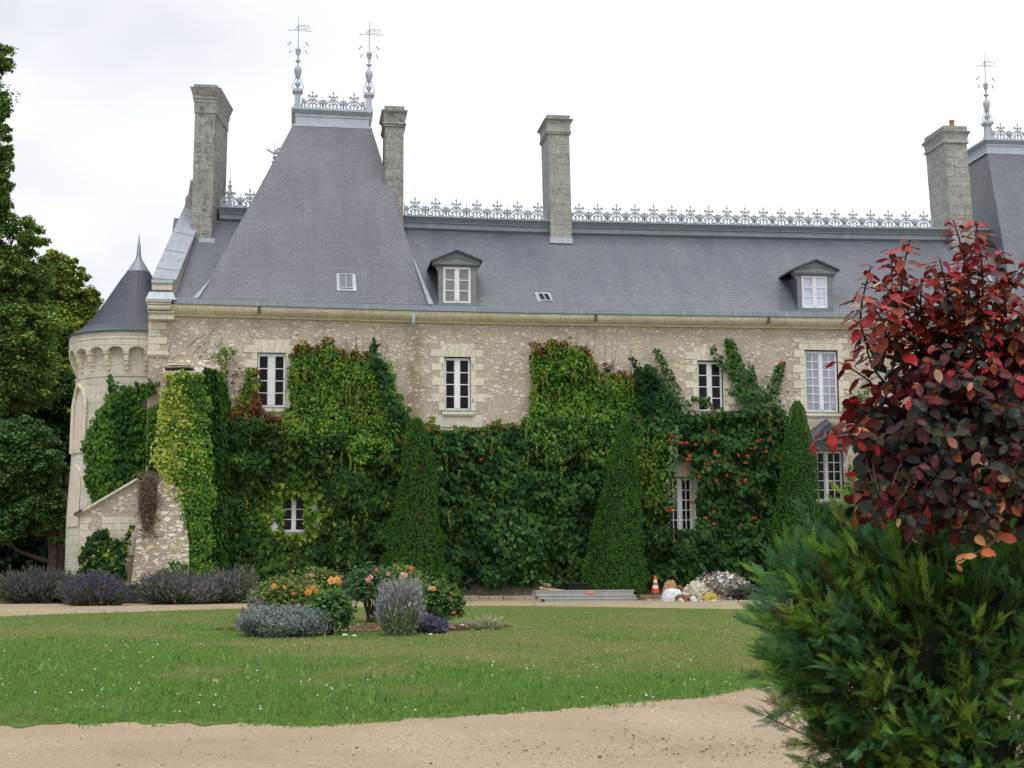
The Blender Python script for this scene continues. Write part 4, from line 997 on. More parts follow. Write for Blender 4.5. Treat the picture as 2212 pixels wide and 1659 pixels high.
RO, RI = 138 * k, 121 * k
o = MB().lathe((TX, TY), [((133) * k, tz(1300)), (133 * k, tz(1120)), (125.5 * k, tz(960)), (RI + .03, tz(830)), (RI + .06, tz(828)), (RI + .06, tz(825)), (RI, tz(824)), (RI, tz(762))], 56).build('turret_wall', ASH, TUR); cyl_uv(o, RO)
o = MB().lathe((TX, TY), [(RO, tz(764)), (RO, tz(752)), (RO + .02, tz(751.6)), (RO + .02, tz(749.5)), (RO, tz(749)), (RO, tz(737))], 56).build('parapet', ASH, TUR); cyl_uv(o, RO)
# scalloped skirt (little arches) and corbels
m = MB(); nS = 240; nC = 20; ring = []
for j in range(nS):
    a = 2 * math.pi * j / nS; ph = (a / (2 * math.pi) * nC + .15) % 1.0
    t_ = abs(ph - .5) / .5; hgt_ = 0 if t_ > .78 else math.sqrt(max(0, 1 - (t_ / .78) ** 2))
    zb_ = tz(779) + (tz(768) - tz(779)) * hgt_
    ring.append((math.cos(a), math.sin(a), zb_))
for j in range(nS):
    A_, B_ = ring[j], ring[(j + 1) % nS]; zt = tz(764) + .002
    m.quad((TX + A_[0] * RO, TY + A_[1] * RO, A_[2]), (TX + B_[0] * RO, TY + B_[1] * RO, B_[2]), (TX + B_[0] * RO, TY + B_[1] * RO, zt), (TX + A_[0] * RO, TY + A_[1] * RO, zt))
    m.quad((TX + A_[0] * RI, TY + A_[1] * RI, A_[2]), (TX + B_[0] * RI, TY + B_[1] * RI, B_[2]), (TX + B_[0] * RO, TY + B_[1] * RO, B_[2]), (TX + A_[0] * RO, TY + A_[1] * RO, A_[2]))
o = m.build('parapet_arches', ASH, TUR); cyl_uv(o, RO)
m = MB()
for j in range(nC):
    a = 2 * math.pi * (j - .15) / nC; ca, sa = math.cos(a), math.sin(a); hw = .085
    for (va, vb, rr_, w_) in ((777, 783, 137, 1.15), (783, 793, 134, .85), (793, 797, 133, 1.0), (797, 803, 130, .85), (803, 806, 129, 1.0), (806, 815, 125, .8)):
        P_ = []
        for z_ in (tz(vb), tz(va)):
            for (r_2, s_2) in ((RI - .05, -1), (rr_ * k, -1), (rr_ * k, 1), (RI - .05, 1)):
                P_.append((TX + ca * r_2 - sa * hw * w_ * s_2, TY + sa * r_2 + ca * hw * w_ * s_2, z_))
        m.hexa([P_[0], P_[1], P_[2], P_[3], P_[4], P_[5], P_[6], P_[7]])
m.build('corbels', QUO, TUR, bevel=.012)
# pointed blind arch on the turret wall
def on_tur(a, z, r): return (TX + math.cos(a) * r, TY + math.sin(a) * r, z)
for (vt_, vb_, w_) in ((842, 985, .46), (1012, 1140, .46)):
    ac = -math.pi / 2 - math.radians(57); rr_ = 127 * k; zt, zb_ = tz(vt_), tz(vb_); da = w_ / rr_
    pts = [on_tur(ac - da, zb_, rr_ + .05), on_tur(ac - da, zt - .75, rr_ + .03), on_tur(ac - da * .85, zt - .42, rr_), on_tur(ac - da * .5, zt - .15, rr_), on_tur(ac, zt, rr_), on_tur(ac + da * .5, zt - .15, rr_), on_tur(ac + da * .85, zt - .42, rr_), on_tur(ac + da, zt - .75, rr_ + .03), on_tur(ac + da, zb_, rr_ + .05)]
    MB().tube(pts, .07, 6).build('arch_moulding', QUO, TUR)
    m = MB(); n_ = 8
    def half(z):
        if z < zt - .75: return da * .9
        return da * .9 * math.sqrt(max(0, 1 - ((z - (zt - .75)) / .74) ** 2)) ** .9
    lev = list(np.linspace(zb_, zt - .75, 4)) + list(np.linspace(zt - .7, zt - .03, 7))
    for i in range(len(lev) - 1):
        for j in range(n_):
            q0, q1 = -1 + 2 * j / n_, -1 + 2 * (j + 1) / n_; h0, h1 = half(lev[i]), half(lev[i + 1])
            rad = lambda z: (RI + .035 + (133 * k - RI) * np.clip((tz(830) - z) / (tz(830) - tz(1120)), 0, 1))
            m.quad(on_tur(ac + q0 * h0, lev[i], rad(lev[i])), on_tur(ac + q1 * h0, lev[i], rad(lev[i])), on_tur(ac + q1 * h1, lev[i + 1], rad(lev[i + 1])), on_tur(ac + q0 * h1, lev[i + 1], rad(lev[i + 1])))
    m.build('blind_panel', QUO2, TUR)

# projecting buttress and the low lean-to on the left -----------------------------------
def quadmesh(m, pts): m.quad(*pts)
bt = MB(); YB_ = -1.5
f0, f1, f2, f3 = W(352, 802, YB_), W(441, 802, YB_), W(452, 1262, YB_ - .5), W(345, 1262, YB_ - .5)
w0, w1 = W(352, 790, .0), W(487, 790, .0)
bt.quad(f3, f2, f1, f0); bt.quad(f2, (w1[0], 0, 0), w1, f1); bt.quad((w0[0], 0, 0), f3, f0, w0); bt.quad(f0, f1, w1, w0)
bt.build('buttress', RUB2, CH)
a, b_ = W(360, 778, -.05), W(482, 799, -.05)
MB().hexa([(a[0], -.35, b_[2]), (b_[0], -.2, b_[2]), (b_[0], .0, b_[2]), (a[0], .0, b_[2]), (a[0] + .05, -.28, a[2]), (b_[0] - .3, -.15, a[2]), (b_[0] - .3, 0, a[2]), (a[0] + .05, 0, a[2])]).build('wall_ledge', RUB2, CH, bevel=.06)
m = MB()
for i in range(14):
    u = 362 + i * 4.2; q = W(u, 797 + random.uniform(-1.5, 1.5), -.6); s_ = random.uniform(.06, .11)
    m.box(q[0] - s_, q[0] + s_, -1.5, 0, q[2] - .05, q[2] + .02 + random.uniform(0, .03))
m.build('broken_stones', ASH, CH, bevel=.02)
# battered rubble foot
p = [W(352, 1035, -1.95), W(392, 1060, -1.95), W(408, 1175, -2.2), W(408, 1262, -2.4), W(283, 1262, -2.4), W(300, 1110, -2.1)]
m = MB(); n_ = len(p); pb = [(q[0], -.2, q[2]) for q in p]; m.add(p + pb, [tuple(range(n_))[::-1], tuple(range(n_, 2 * n_))] + [(i, (i + 1) % n_, (i + 1) % n_ + n_, i + n_) for i in range(n_)])
m.build('rubble_foot', RUB2, CH)
p = [W(171, 1108, -1.8), W(294, 1037, -1.8), W(299, 1060, -1.8), W(299, 1266, -1.8), W(171, 1266, -1.8)]
LT = empty('lean_to', (p[0][0], -1.8, 0), CH)
m = MB(); n_ = len(p); pb = [(q[0], .2, q[2]) for q in p]; m.add(p + pb, [tuple(range(n_))[::-1], tuple(range(n_, 2 * n_))] + [(i, (i + 1) % n_, (i + 1) % n_ + n_, i + n_) for i in range(n_)])
m.build('wall', RUB, LT)
m = MB(); u_ = 172
for (va, vb) in ((1117, 1131), (1131, 1146), (1146, 1162), (1162, 1180), (1180, 1200)):
    x_ = 172
    while x_ < 296:
        w_ = random.uniform(14, 30)
        if random.random() < .75 or x_ < 190 or x_ > 275:
            a, b_ = W(x_ + .6, va + .6, -1.82), W(min(298, x_ + w_), vb, -1.82); m.box(a[0], b_[0], -1.82 - random.uniform(0, .01), -1.7, b_[2], a[2])
        x_ += w_
m.build('ashlar_blocks', QUO2, LT, bevel=.01)
a, b_ = W(163, 1112, -1.9), W(296, 1034, -1.9)
MB().hexa([(a[0], -1.95, a[2] - .05), (b_[0], -1.95, b_[2] - .05), (b_[0], .2, b_[2] - .05), (a[0], .2, a[2] - .05), (a[0], -1.95, a[2] + .03), (b_[0], -1.95, b_[2] + .03), (b_[0], .2, b_[2] + .03), (a[0], .2, a[2] + .03)]).build('lean_to_coping', QUO2, LT)
a = W(160, 1113, -1.92); b_ = W(178, 1103, -1.92)
MB().hexa([(a[0], -2.0, a[2] - .03), (b_[0], -2.0, b_[2] - .03), (b_[0], -.5, b_[2]), (a[0], -.5, a[2]), (a[0], -2.0, a[2] + .06), (b_[0], -2.0, b_[2] + .06), (b_[0], -.5, b_[2] + .1), (a[0], -.5, a[2] + .1)]).build('gutter_end', SLATE_D, LT)

# ------------------------------------------------------------------ climbing plants
def WV(us, vs, Ys):
    us = np.asarray(us, float); vs = np.asarray(vs, float)
    d = FWD[None] * F + RGT[None] * (us - CX)[:, None] - UPV[None] * (vs - CY)[:, None]
    t = (np.asarray(Ys, float) - CAM[1]) / d[:, 1]
    return CAM[None] + d * t[:, None]
EXC = [(556, 764, 616, 882), (958, 770, 1018, 888), (1505, 778, 1560, 886), (1740, 756, 1812, 892), (610, 1072, 660, 1152), (1444, 1032, 1507, 1144), (1765, 974, 1824, 1084), (1116, 1085, 1124, 1135), (1133, 1072, 1141, 1138), (2004, 1004, 2070, 1118), (1452, 992, 1497, 1034)]
def masked(poly, n, exc=EXC, rag=5.0, keep=None):
    P = np.array(poly, float); x0, y0 = P.min(0); x1, y1 = P.max(0)
    u = R.uniform(x0 - 6, x1 + 6, n); v = R.uniform(y0 - 6, y1 + 6, n)
    du = (fbm(u / 14., v / 14.) - .5) * rag * 6; dv = (fbm(u / 14. + 31, v / 14. + 17) - .5) * rag * 6
    ok = inpoly(poly, u + du + R.normal(0, rag * .3, n), v + dv + R.normal(0, rag * .3, n))
    for e in exc:
        g = 1.5 + R.normal(0, 1.5, n)
        ok &= ~((u > e[0] + g) & (u < e[2] - g) & (v > e[1] + g) & (v < e[3] - g))
    return u[ok], v[ok]
def tint(base_cols, u, v, sc=38., jit=.2, seed=0.0):
    """patches of leaf colour that drift over the plant"""
    n = len(u); f = fbm(u / sc + seed, v / sc + seed * 1.7); f = np.clip((f - .5) * 3.6 + .5 + R.normal(0, .14, n), 0, .999)
    cols = np.array(base_cols, float); q = f * (len(cols) - 1); i = q.astype(int); a = (q - i)[:, None]
    c = cols[i] * (1 - a) + cols[np.minimum(i + 1, len(cols) - 1)] * a
    return c * (1 + R.normal(0, jit, (n, 1))) * (1 + R.normal(0, .06, (n, 3)))
def bulge(u, v, lo, hi, seed=0.0): return lo + (hi - lo) * np.clip((fbm(u / 46. + seed, v / 40. + seed) - .28) * 2.1, 0, 1)
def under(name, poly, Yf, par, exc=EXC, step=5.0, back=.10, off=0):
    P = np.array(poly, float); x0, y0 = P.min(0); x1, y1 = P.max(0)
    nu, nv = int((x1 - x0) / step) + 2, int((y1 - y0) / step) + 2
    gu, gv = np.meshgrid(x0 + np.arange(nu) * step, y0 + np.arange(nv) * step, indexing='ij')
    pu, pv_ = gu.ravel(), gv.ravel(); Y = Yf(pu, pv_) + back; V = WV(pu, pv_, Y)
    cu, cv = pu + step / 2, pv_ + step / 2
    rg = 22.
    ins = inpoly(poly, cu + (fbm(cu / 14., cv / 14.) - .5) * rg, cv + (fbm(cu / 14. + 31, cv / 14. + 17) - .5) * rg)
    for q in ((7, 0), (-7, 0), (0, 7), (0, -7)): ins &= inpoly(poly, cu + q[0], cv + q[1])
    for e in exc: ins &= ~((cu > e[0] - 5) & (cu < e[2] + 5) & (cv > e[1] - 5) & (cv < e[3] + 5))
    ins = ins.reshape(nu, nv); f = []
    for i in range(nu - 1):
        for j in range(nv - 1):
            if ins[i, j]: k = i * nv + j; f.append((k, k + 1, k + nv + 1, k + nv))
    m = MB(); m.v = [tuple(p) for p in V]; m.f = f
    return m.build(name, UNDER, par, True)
def ivy(name, label, cat, poly, dens, Yf, size, cols, tmpl=LEAF, sc=38., seed=0., rag=5., exc=EXC, red=None, strands=0, depth=.12, back=.10, droop=1.0, jit=.22, inner=True, topcol=None):
    par = empty(name, W(sum(p[0] for p in poly) / len(poly), max(p[1] for p in poly), 0.0)); tag(par, label, cat)
    P = np.array(poly, float); area = (P[:, 0].max() - P[:, 0].min()) * (P[:, 1].max() - P[:, 1].min()) / 63.5 ** 2
    u, v = masked(poly, int(area * dens), exc, rag); n = len(u)
    Y = Yf(u, v) - np.abs(R.normal(0, depth, n)) + R.random(n) * .06
    pos = WV(u, v, Y)
    nrm = np.stack([R.normal(0, .35, n), -1 + R.normal(0, .2, n), R.uniform(.1, 1.1, n)], 1)
    tip = np.stack([R.normal(0, .35, n), np.full(n, -.25), -droop + R.normal(0, .3, n)], 1)
    X_, Y_, Z_ = frames(nrm, tip); c = tint(cols, u, v, sc, jit, seed)
    if red is not None:
        k = np.clip(red(u, v) * .75, 0, 1) > R.random(n); c[k] = pick([(.17, .045, .025), (.14, .06, .025), (.20, .10, .03), (.12, .11, .02)], int(k.sum()))
    if topcol is not None:
        k = np.clip(topcol[1](u, v), 0, 1) > R.random(n); c[k] = pick(topcol[0], int(k.sum()))
    sz = R.uniform(*size, n)
    stamp('foliage', *tmpl, pos, X_, Y_, Z_, sz, c, FOL, par)
    if inner: under('stems', poly, lambda a, b: Yf(a, b), par, exc, back=back)  # dark sheet, painted as the shade behind the leaves
    if strands:
        uu_, vv_ = masked(poly, strands * 4, exc, rag); uu_, vv_ = uu_[:strands], vv_[:strands]; A = []; S = []; CC = []
        for a, b in zip(uu_, vv_):
            L = random.uniform(.3, .85); p0 = WV([a], [b], Yf(np.array([a]), np.array([b])) - .22)[0]; k = int(L / .045); g = random.random()
            for i in range(k):
                q = i / k; A.append(p0 + np.array([random.gauss(0, .02), random.gauss(0, .015), -L * q])); S.append((.085 - .05 * q) * random.uniform(.8, 1.2))
                CC.append(np.array([.16 + .12 * g, .26 + .04 * g, .04]) * random.uniform(.75, 1.2))
        k = len(A); nrm = np.stack([R.normal(0, .7, k), -np.ones(k), R.uniform(.2, .9, k)], 1); X_, Y_, Z_ = frames(nrm, np.stack([R.normal(0, .6, k), -.4 * np.ones(k), -np.ones(k)], 1))
        stamp('hanging_shoots', *LEAF, np.array(A), X_, Y_, Z_, np.array(S), np.array(CC), FOL, par)
    return par
def stem_net(par, n, u0, v0, u1, v1, Y, up=True, r=.012, name='stem', spread=60):
    m = MB()
    for _ in range(n):
        u = random.uniform(u0, u1); v = v1; pts = []; 
        k = 7; du = random.uniform(-spread, spread); vt = random.uniform(v0, (v0 + v1) / 2)
        for i in range(k): q = i / (k - 1); pts.append(W(u + du * q + random.gauss(0, 2.5), v + (vt - v) * q, Y - .01))
        m.tube(pts, [r * (1 - .7 * i / (k - 1)) for i in range(k)], 4)
    return m.build(name, BARK, par)
DARKG = [(.020, .056, .011), (.036, .092, .016), (.072, .150, .024), (.028, .074, .014)]
MIDG = [(.020, .062, .012), (.035, .095, .016), (.060, .125, .020), (.030, .085, .018)]
YELG = [(.052, .115, .014), (.10, .165, .018), (.165, .20, .022), (.085, .14, .018)]
edge_top = lambda pts, w=16.: (lambda u, v: 1.15 - (v - np.interp(u, [p[0] for p in pts], [p[1] for p in pts])) / w)
# turret ivy
RW = 2.12
def Ytur(u, v):
    x = WV(u, v, np.full(len(u), .8))[:, 0]; rr_ = RI + .05 + .25 * np.clip((v - 830) / 300, 0, 1); s_ = rr_ ** 2 - (x - TX) ** 2
    y = np.where(s_ > 0, TY - np.sqrt(np.maximum(s_, 0)), TY); y = np.where(u > 318, np.minimum(y, .0), y)
    return y - bulge(u, v, .04, .22, 3.)
poly = [(240, 806), (252, 848), (268, 828), (288, 832), (338, 822), (348, 826), (330, 846), (300, 876), (318, 884), (352, 868), (356, 960), (338, 1012), (290, 1044), (232, 1078), (200, 1090), (186, 1050), (180, 985), (186, 935), (204, 900), (220, 870), (230, 846)]
ivy('ivy', 'dark green ivy sheet clothing the round turret wall', 'ivy', poly, 380, Ytur, (.11, .19), [(.030, .090, .012), (.058, .150, .018), (.095, .195, .024)], LEAF, seed=2., exc=[], rag=4.)
# thin branches creeping over the bare wall top left
pr = empty('creeper', W(400, 800, 0)); tag(pr, 'bare creeper twigs spread over the wall below the left kneeler', 'creeper')
m = MB()
for _ in range(15):
    u, v = random.uniform(345, 470), random.uniform(740, 780); an = random.uniform(.2, 1.2); pts = []
    for i in range(7): pts.append(W(u, v, -.012)); u += math.cos(an) * 9; v -= math.sin(an) * 9; an += random.gauss(0, .25); v = max(v, 692)
    m.tube(pts, [.006 * (1 - i / 8) for i in range(7)], 4)
m.build('stem', BARK, pr)
# buttress: front face, then flank
exB = []
Yb = lambda u, v: -1.5 - .5 * np.clip((v - 802) / 460., 0, 1) - bulge(u, v, .05, .20, 5.)
poly = [(365, 803), (395, 800), (446, 800), (453, 900), (458, 1000), (461, 1262), (396, 1262), (402, 1180), (388, 1100), (352, 1045), (330, 1000), (330, 955), (344, 905), (345, 850)]
gy = lambda u, v: .92 - (u - 345) / 105. + (fbm(u / 20., v / 20.) - .5) * 1.4 - np.clip((v - 1040) / 130, 0, 1)
pb = ivy('creeper', 'yellow green creeper covering the projecting buttress', 'creeper', poly, 900, Yb, (.065, .11), [(.06, .155, .02), (.11, .23, .03), (.18, .31, .044), (.09, .20, .026)], LEAF, seed=4., exc=[], rag=5., topcol=([(.38, .47, .075), (.48, .53, .11), (.29, .42, .058), (.42, .45, .09)], gy), depth=.08)
n = 7500; a = R.random(n) ** 1.2; vq = R.uniform(792, 1262, n); uq0 = np.interp(vq, [792, 1000, 1262], [441, 450, 458]); 
p0 = WV(uq0, vq, Yb(uq0, vq)); uq1 = np.interp(vq, [770, 860, 1000, 1262], [458, 478, 494, 502]); p1 = WV(uq1, vq, np.full(n, -.05)); p1[:, 2] = p0[:, 2]
pos = p0 * (1 - a[:, None]) + p1 * a[:, None]; bg = .10 + .22 * fbm(pos[:, 1] * .9, pos[:, 2] * .7); pos[:, 0] += bg * np.clip(a * 4, .15, 1) + R.normal(0, .04, n)
nrm = np.stack([np.ones(n) * .9, -.35 + R.normal(0, .25, n), R.uniform(.0, .9, n)], 1); X_, Y_, Z_ = frames(nrm, np.stack([R.normal(.2, .3, n), R.normal(0, .3, n), -np.ones(n)], 1))
stamp('foliage', *LEAF, pos, X_, Y_, Z_, R.uniform(.11, .17, n), pick([(.042, .115, .018), (.072, .165, .026), (.030, .085, .016)], n), FOL, pb)  # flank leaves coloured darker to put in the shade of this side
vcs = [o for o in C.objects if o.name.startswith('creeper') and 'buttress' in str(o.get('label'))]
# small plants
ivy('creeper', 'light green sprig climbing the top of the vent pipe', 'creeper', [(468, 768), (476, 750), (500, 750), (508, 756), (494, 766), (492, 800), (486, 830), (472, 812)], 330, lambda u, v: -.18 - 0 * u, (.09, .15), [(.09, .17, .02), (.14, .22, .03)], LEAF, exc=[], rag=2.5, inner=False)
ivy('creeper', 'thin red leaved strands hanging beside the left window', 'creeper', [(496, 782), (520, 775), (528, 800), (524, 850), (518, 905), (500, 905), (497, 850)], 70, lambda u, v: -.05 - 0 * u, (.06, .11), [(.16, .03, .03), (.22, .05, .04), (.10, .03, .02)], LEAF, exc=[], rag=4., inner=False)
# upper creepers
top1 = [(622, 790), (632, 748), (650, 738), (672, 744), (700, 738), (712, 730), (725, 742), (745, 764), (770, 752), (790, 768), (802, 736)]
poly = top1 + [(822, 776), (836, 790), (846, 776), (852, 820), (866, 850), (884, 900), (905, 925), (880, 960), (845, 985), (812, 960), (780, 1005), (740, 965), (700, 990), (668, 950), (625, 945), (606, 905), (622, 876), (630, 850), (618, 820)]
ivy('virginia_creeper', 'creeper with red tips between the two left first floor windows', 'creeper', poly, 560, lambda u, v: -bulge(u, v, .06, .30, 1.) - .28 * np.clip((v - 880) / 70, 0, 1), (.075, .13), [(.065, .16, .020), (.125, .25, .032), (.21, .33, .046), (.09, .20, .026)], LEAF, seed=1., red=edge_top(top1, 22.), strands=70, sc=26.)
ivy('wisteria', 'dark blue green vine shooting up beside the water stain', 'vine', [(798, 738), (808, 728), (818, 744), (824, 780), (842, 830), (866, 870), (890, 915), (870, 930), (840, 900), (826, 850), (806, 800)], 330, lambda u, v: -.38 - bulge(u, v, .02, .15, 8.), (.12, .20), [(.018, .065, .022), (.030, .090, .026), (.045, .11, .03)], LEAF, seed=8., rag=3., inner=False)
poly = [(528, 792), (545, 785), (560, 800), (566, 836), (562, 880), (590, 896), (640, 892), (660, 930), (600, 940), (515, 940), (496, 915), (505, 868), (524, 836)]
ivy('creeper', 'yellow green creeper gripping the left side of the first window', 'creeper', poly, 420, lambda u, v: -bulge(u, v, .05, .22, 6.), (.08, .14), [(.09, .17, .016), (.15, .22, .02), (.20, .26, .025), (.16, .07, .02)], LEAF, seed=6., strands=6, exc=[(570, 764, 616, 882)])
top2 = [(1133, 766), (1150, 752), (1160, 740), (1172, 748), (1194, 727), (1206, 736), (1222, 732), (1235, 744), (1250, 738), (1277, 756), (1288, 792), (1300, 800), (1312, 784), (1325, 802), (1342, 794), (1360, 806), (1386, 806)]
poly = top2 + [(1400, 850), (1440, 880), (1470, 910), (1455, 960), (1440, 1060), (1410, 1150), (1390, 1040), (1330, 970), (1290, 1010), (1240, 960), (1205, 1030), (1165, 960), (1135, 940), (1138, 905), (1150, 880), (1145, 850), (1152, 810)]
ivy('virginia_creeper', 'broad creeper with reddened crest right of the middle window', 'creeper', poly, 560, lambda u, v: -bulge(u, v, .06, .32, 11.) - .30 * np.clip((v - 870) / 70, 0, 1), (.075, .13), [(.065, .16, .020), (.125, .25, .032), (.21, .33, .046), (.08, .19, .026)], LEAF, seed=11., red=edge_top(top2, 24.), strands=90, sc=26.)
ivy('wisteria', 'dark vine rising between the creeper crest and the third window', 'vine', [(1364, 774), (1376, 780), (1386, 796), (1398, 782), (1412, 792), (1424, 812), (1446, 838), (1472, 880), (1484, 920), (1400, 930), (1380, 860)], 400, lambda u, v: -.30 - bulge(u, v, .02, .2, 13.), (.12, .20), [(.014, .050, .016), (.024, .075, .020), (.04, .10, .024)], LEAF, seed=13., rag=3., back=.2)
for o, (ua, ub, va) in zip([o for o in C.objects if o.name.startswith('virginia_creeper')], ((630, 850, 722), (1140, 1400, 716))): stem_net(o, 34, ua, va, ub, 930, -.015, r=.011, spread=30)
# the big lower mass in three plants
polyL = [(497, 900), (560, 905), (640, 925), (760, 925), (880, 905), (900, 930), (905, 1262), (503, 1262), (492, 1100)]
ivy('ivy', 'dark ivy mass over the ground floor wall left of the first clipped conifer', 'ivy', polyL, 400, lambda u, v: -(bulge(u, v, .14, .55, 17.) + .25 * np.clip((v - 1000) / 260, 0, 1)) * np.clip((np.hypot(u - 634, (v - 1110) * .9) - 40) / 60, .14, 1), (.12, .19), DARKG, LOBED, seed=17., strands=26, exc=EXC + [(584, 1088, 599, 1146), (668, 1080, 690, 1104), (676, 1120, 692, 1140)], sc=50.,
    topcol=([(.13, .24, .028), (.19, .29, .036), (.09, .19, .024)], lambda u, v: 2.6 - np.hypot((u - 634) / 80., (v - 1106) / 66.) * 2.2))
polyM = [(880, 930), (905, 915), (930, 906), (960, 926), (1000, 922), (1040, 918), (1080, 908), (1120, 912), (1140, 902), (1290, 900), (1330, 930), (1330, 1262), (880, 1262)]
ivy('wisteria', 'mid green broad leaved climber between the two clipped conifers', 'climber', polyM, 300, lambda u, v: -bulge(u, v, .16, .62, 19.) - .2 * np.clip((v - 1000) / 260, 0, 1), (.12, .22), [(.020, .058, .015), (.040, .112, .025), (.085, .18, .038), (.030, .082, .020)], LEAF, seed=19., strands=34, sc=44.,
    topcol=([(.07, .14, .022), (.13, .17, .03), (.20, .15, .03)], edge_top([(880, 925), (960, 915), (1040, 912), (1140, 896), (1330, 700)], 26.)))
polyR = [(1300, 905), (1480, 895), (1520, 890), (1560, 884), (1640, 878), (1690, 880), (1700, 905), (1735, 960), (1748, 1085), (1890, 1085), (2230, 1090), (2230, 1262), (1300, 1262)]
tv = ivy('trumpet_vine', 'dark leafy trumpet vine with orange red flowers on the right ground floor', 'vine', polyR, 330, lambda u, v: -bulge(u, v, .16, .62, 23.) - .2 * np.clip((v - 1000) / 260, 0, 1), (.11, .20), [(.020, .056, .014), (.038, .102, .023), (.075, .165, .035), (.028, .076, .019)], LOBED, seed=23., strands=18, sc=44.,
    topcol=([(.08, .15, .02), (.12, .19, .022)], lambda u, v: .8 - np.hypot((u - 1420) / 60., (v - 1060) / 120.)))
def sprig(par, pts, wds, n, size, cols, Y=-.18, name='foliage'):
    pts = np.array(pts, float); t = R.random(n) * (len(pts) - 1); i = np.minimum(t.astype(int), len(pts) - 2); a = t - i
    c = pts[i] * (1 - a[:, None]) + pts[i + 1] * a[:, None]; w_ = np.interp(t, range(len(pts)), wds)
    u = c[:, 0] + R.normal(0, .5, n) * w_; v = c[:, 1] + R.normal(0, .5, n) * w_ * .8
    pos = WV(u, v, Y - R.random(n) * .15); nrm = np.stack([R.normal(0, .4, n), -np.ones(n), R.uniform(.0, .9, n)], 1)
    tip = np.stack([np.sign(u - c[:, 0]) * .9, -.3 * np.ones(n), -.6 + R.normal(0, .3, n)], 1); X_, Y_, Z_ = frames(nrm, tip)
    stamp(name, *LEAF, pos, X_, Y_, Z_, R.uniform(*size, n), pick(cols, n), FOL, par)
    MB().tube([W(p[0], p[1], Y + .05) for p in pts], .015, 4).build('stem', BARK, par)
SG = [(.032, .095, .022), (.05, .13, .028), (.085, .17, .038)]
sprig(tv, [(1574, 732), (1584, 768), (1600, 808), (1616, 850), (1640, 900)], [4, 12, 20, 30, 60], 470, (.11, .19), SG)
sprig(tv, [(1691, 782), (1680, 812), (1664, 845), (1645, 895)], [4, 9, 14, 40], 200, (.10, .17), SG)
sprig(tv, [(1621, 790), (1628, 830), (1634, 880)], [4, 9, 30], 80, (.10, .16), SG)
sprig(tv, [(1540, 750), (1556, 778), (1580, 800)], [4, 14, 20], 60, (.10, .16), SG)
sprig(tv, [(1419, 755), (1434, 792), (1452, 828), (1468, 870), (1476, 905)], [3, 7, 11, 20, 36], 230, (.09, .15), [(.05, .11, .022), (.085, .15, .03)])
sprig(tv, [(1500, 858), (1520, 864), (1536, 884)], [8, 8, 22], 70, (.10, .15), SG)
sprig(tv, [(1458, 925), (1453, 985), (1450, 1050), (1452, 1095)], [3, 7, 8, 4], 150, (.09, .16), [(.10, .18, .08), (.16, .24, .11)], Y=-.75)
ivy('creeper', 'yellowing creeper at the right edge of the big paned window', 'creeper', [(1822, 862), (1834, 850), (1850, 856), (1875, 830), (1880, 915), (1830, 905), (1818, 885)], 330, lambda u, v: -.08 - bulge(u, v, .02, .15, 2.), (.09, .15), [(.07, .13, .02), (.13, .18, .03)], LEAF, exc=[], rag=5., inner=False)
ivy('creeper', 'small creeper patch right of the french window below the canopy', 'creeper', [(1826, 1040), (1838, 1000), (1850, 1010), (1862, 1085), (1824, 1090)], 300, lambda u, v: -.08 - bulge(u, v, .02, .15, 2.), (.09, .15), [(.05, .11, .018), (.09, .15, .02)], LEAF, exc=[], rag=5., inner=False)
ivy('ivy', 'lone ivy clump covering the low ashlar lean-to', 'ivy', [(186, 1162), (200, 1150), (216, 1138), (230, 1142), (238, 1166), (252, 1158), (262, 1175), (268, 1170), (284, 1132), (290, 1140), (280, 1180), (268, 1216), (270, 1248), (175, 1250), (168, 1200)], 420, lambda u, v: -2.0 - bulge(u, v, .02, .25, 2.) - .3 * np.clip((v - 1150) / 100, 0, 1), (.10, .16), [(.015, .05, .012), (.03, .08, .016), (.06, .12, .02)], LEAF, exc=[], rag=3., topcol=([(.28, .33, .04), (.2, .26, .04)], lambda u, v: .13 + 0 * u))
ivy('creeper', 'small bright creeper at the foot of the rubble buttress', 'creeper', [(352, 1235), (372, 1208), (392, 1205), (404, 1225), (402, 1258), (345, 1258)], 300, lambda u, v: -2.5 - bulge(u, v, .02, .2, 2.), (.09, .14), [(.05, .12, .018), (.09, .17, .02)], LEAF, exc=[], rag=3., inner=False)
# dead vine tangle
dv = empty('dead_vine', W(322, 1165, -2.0)); tag(dv, 'tangled heap of dead brown vine hanging on the rubble', 'dead vine')
m = MB()
for i in range(420):
    u, v = random.gauss(320, 11), random.uniform(1018, 1160); an = random.uniform(0, 6.28); pts = []; y = -2.1 - abs(random.gauss(0, .12))
    if v > 1100: u = 320 + (u - 320) * .75
    for q in range(5): pts.append(W(u, v, y)); u += math.cos(an) * 5; v += math.sin(an) * 5 + 1.6; an += random.gauss(0, .9)
    m.tube(pts, .008, 3, False)
m.build('twigs', m_grain(mat('dead_wood', (.20, .145, .10), .9), 15, .6, 1.4), dv)
m = MB(); cc_ = W(321, 1090, -2.05); m.lathe((cc_[0], -2.05), [(.01, W(320, 1022, -2)[2]), (.25, W(320, 1040, -2)[2]), (.28, W(320, 1090, -2)[2]), (.2, W(320, 1140, -2)[2]), (.02, W(320, 1162, -2)[2])], 10); m.build('vine_core', m_grain(mat('dead_core', (.05, .035, .025), .95), 9, .5, 1.5), dv, True)
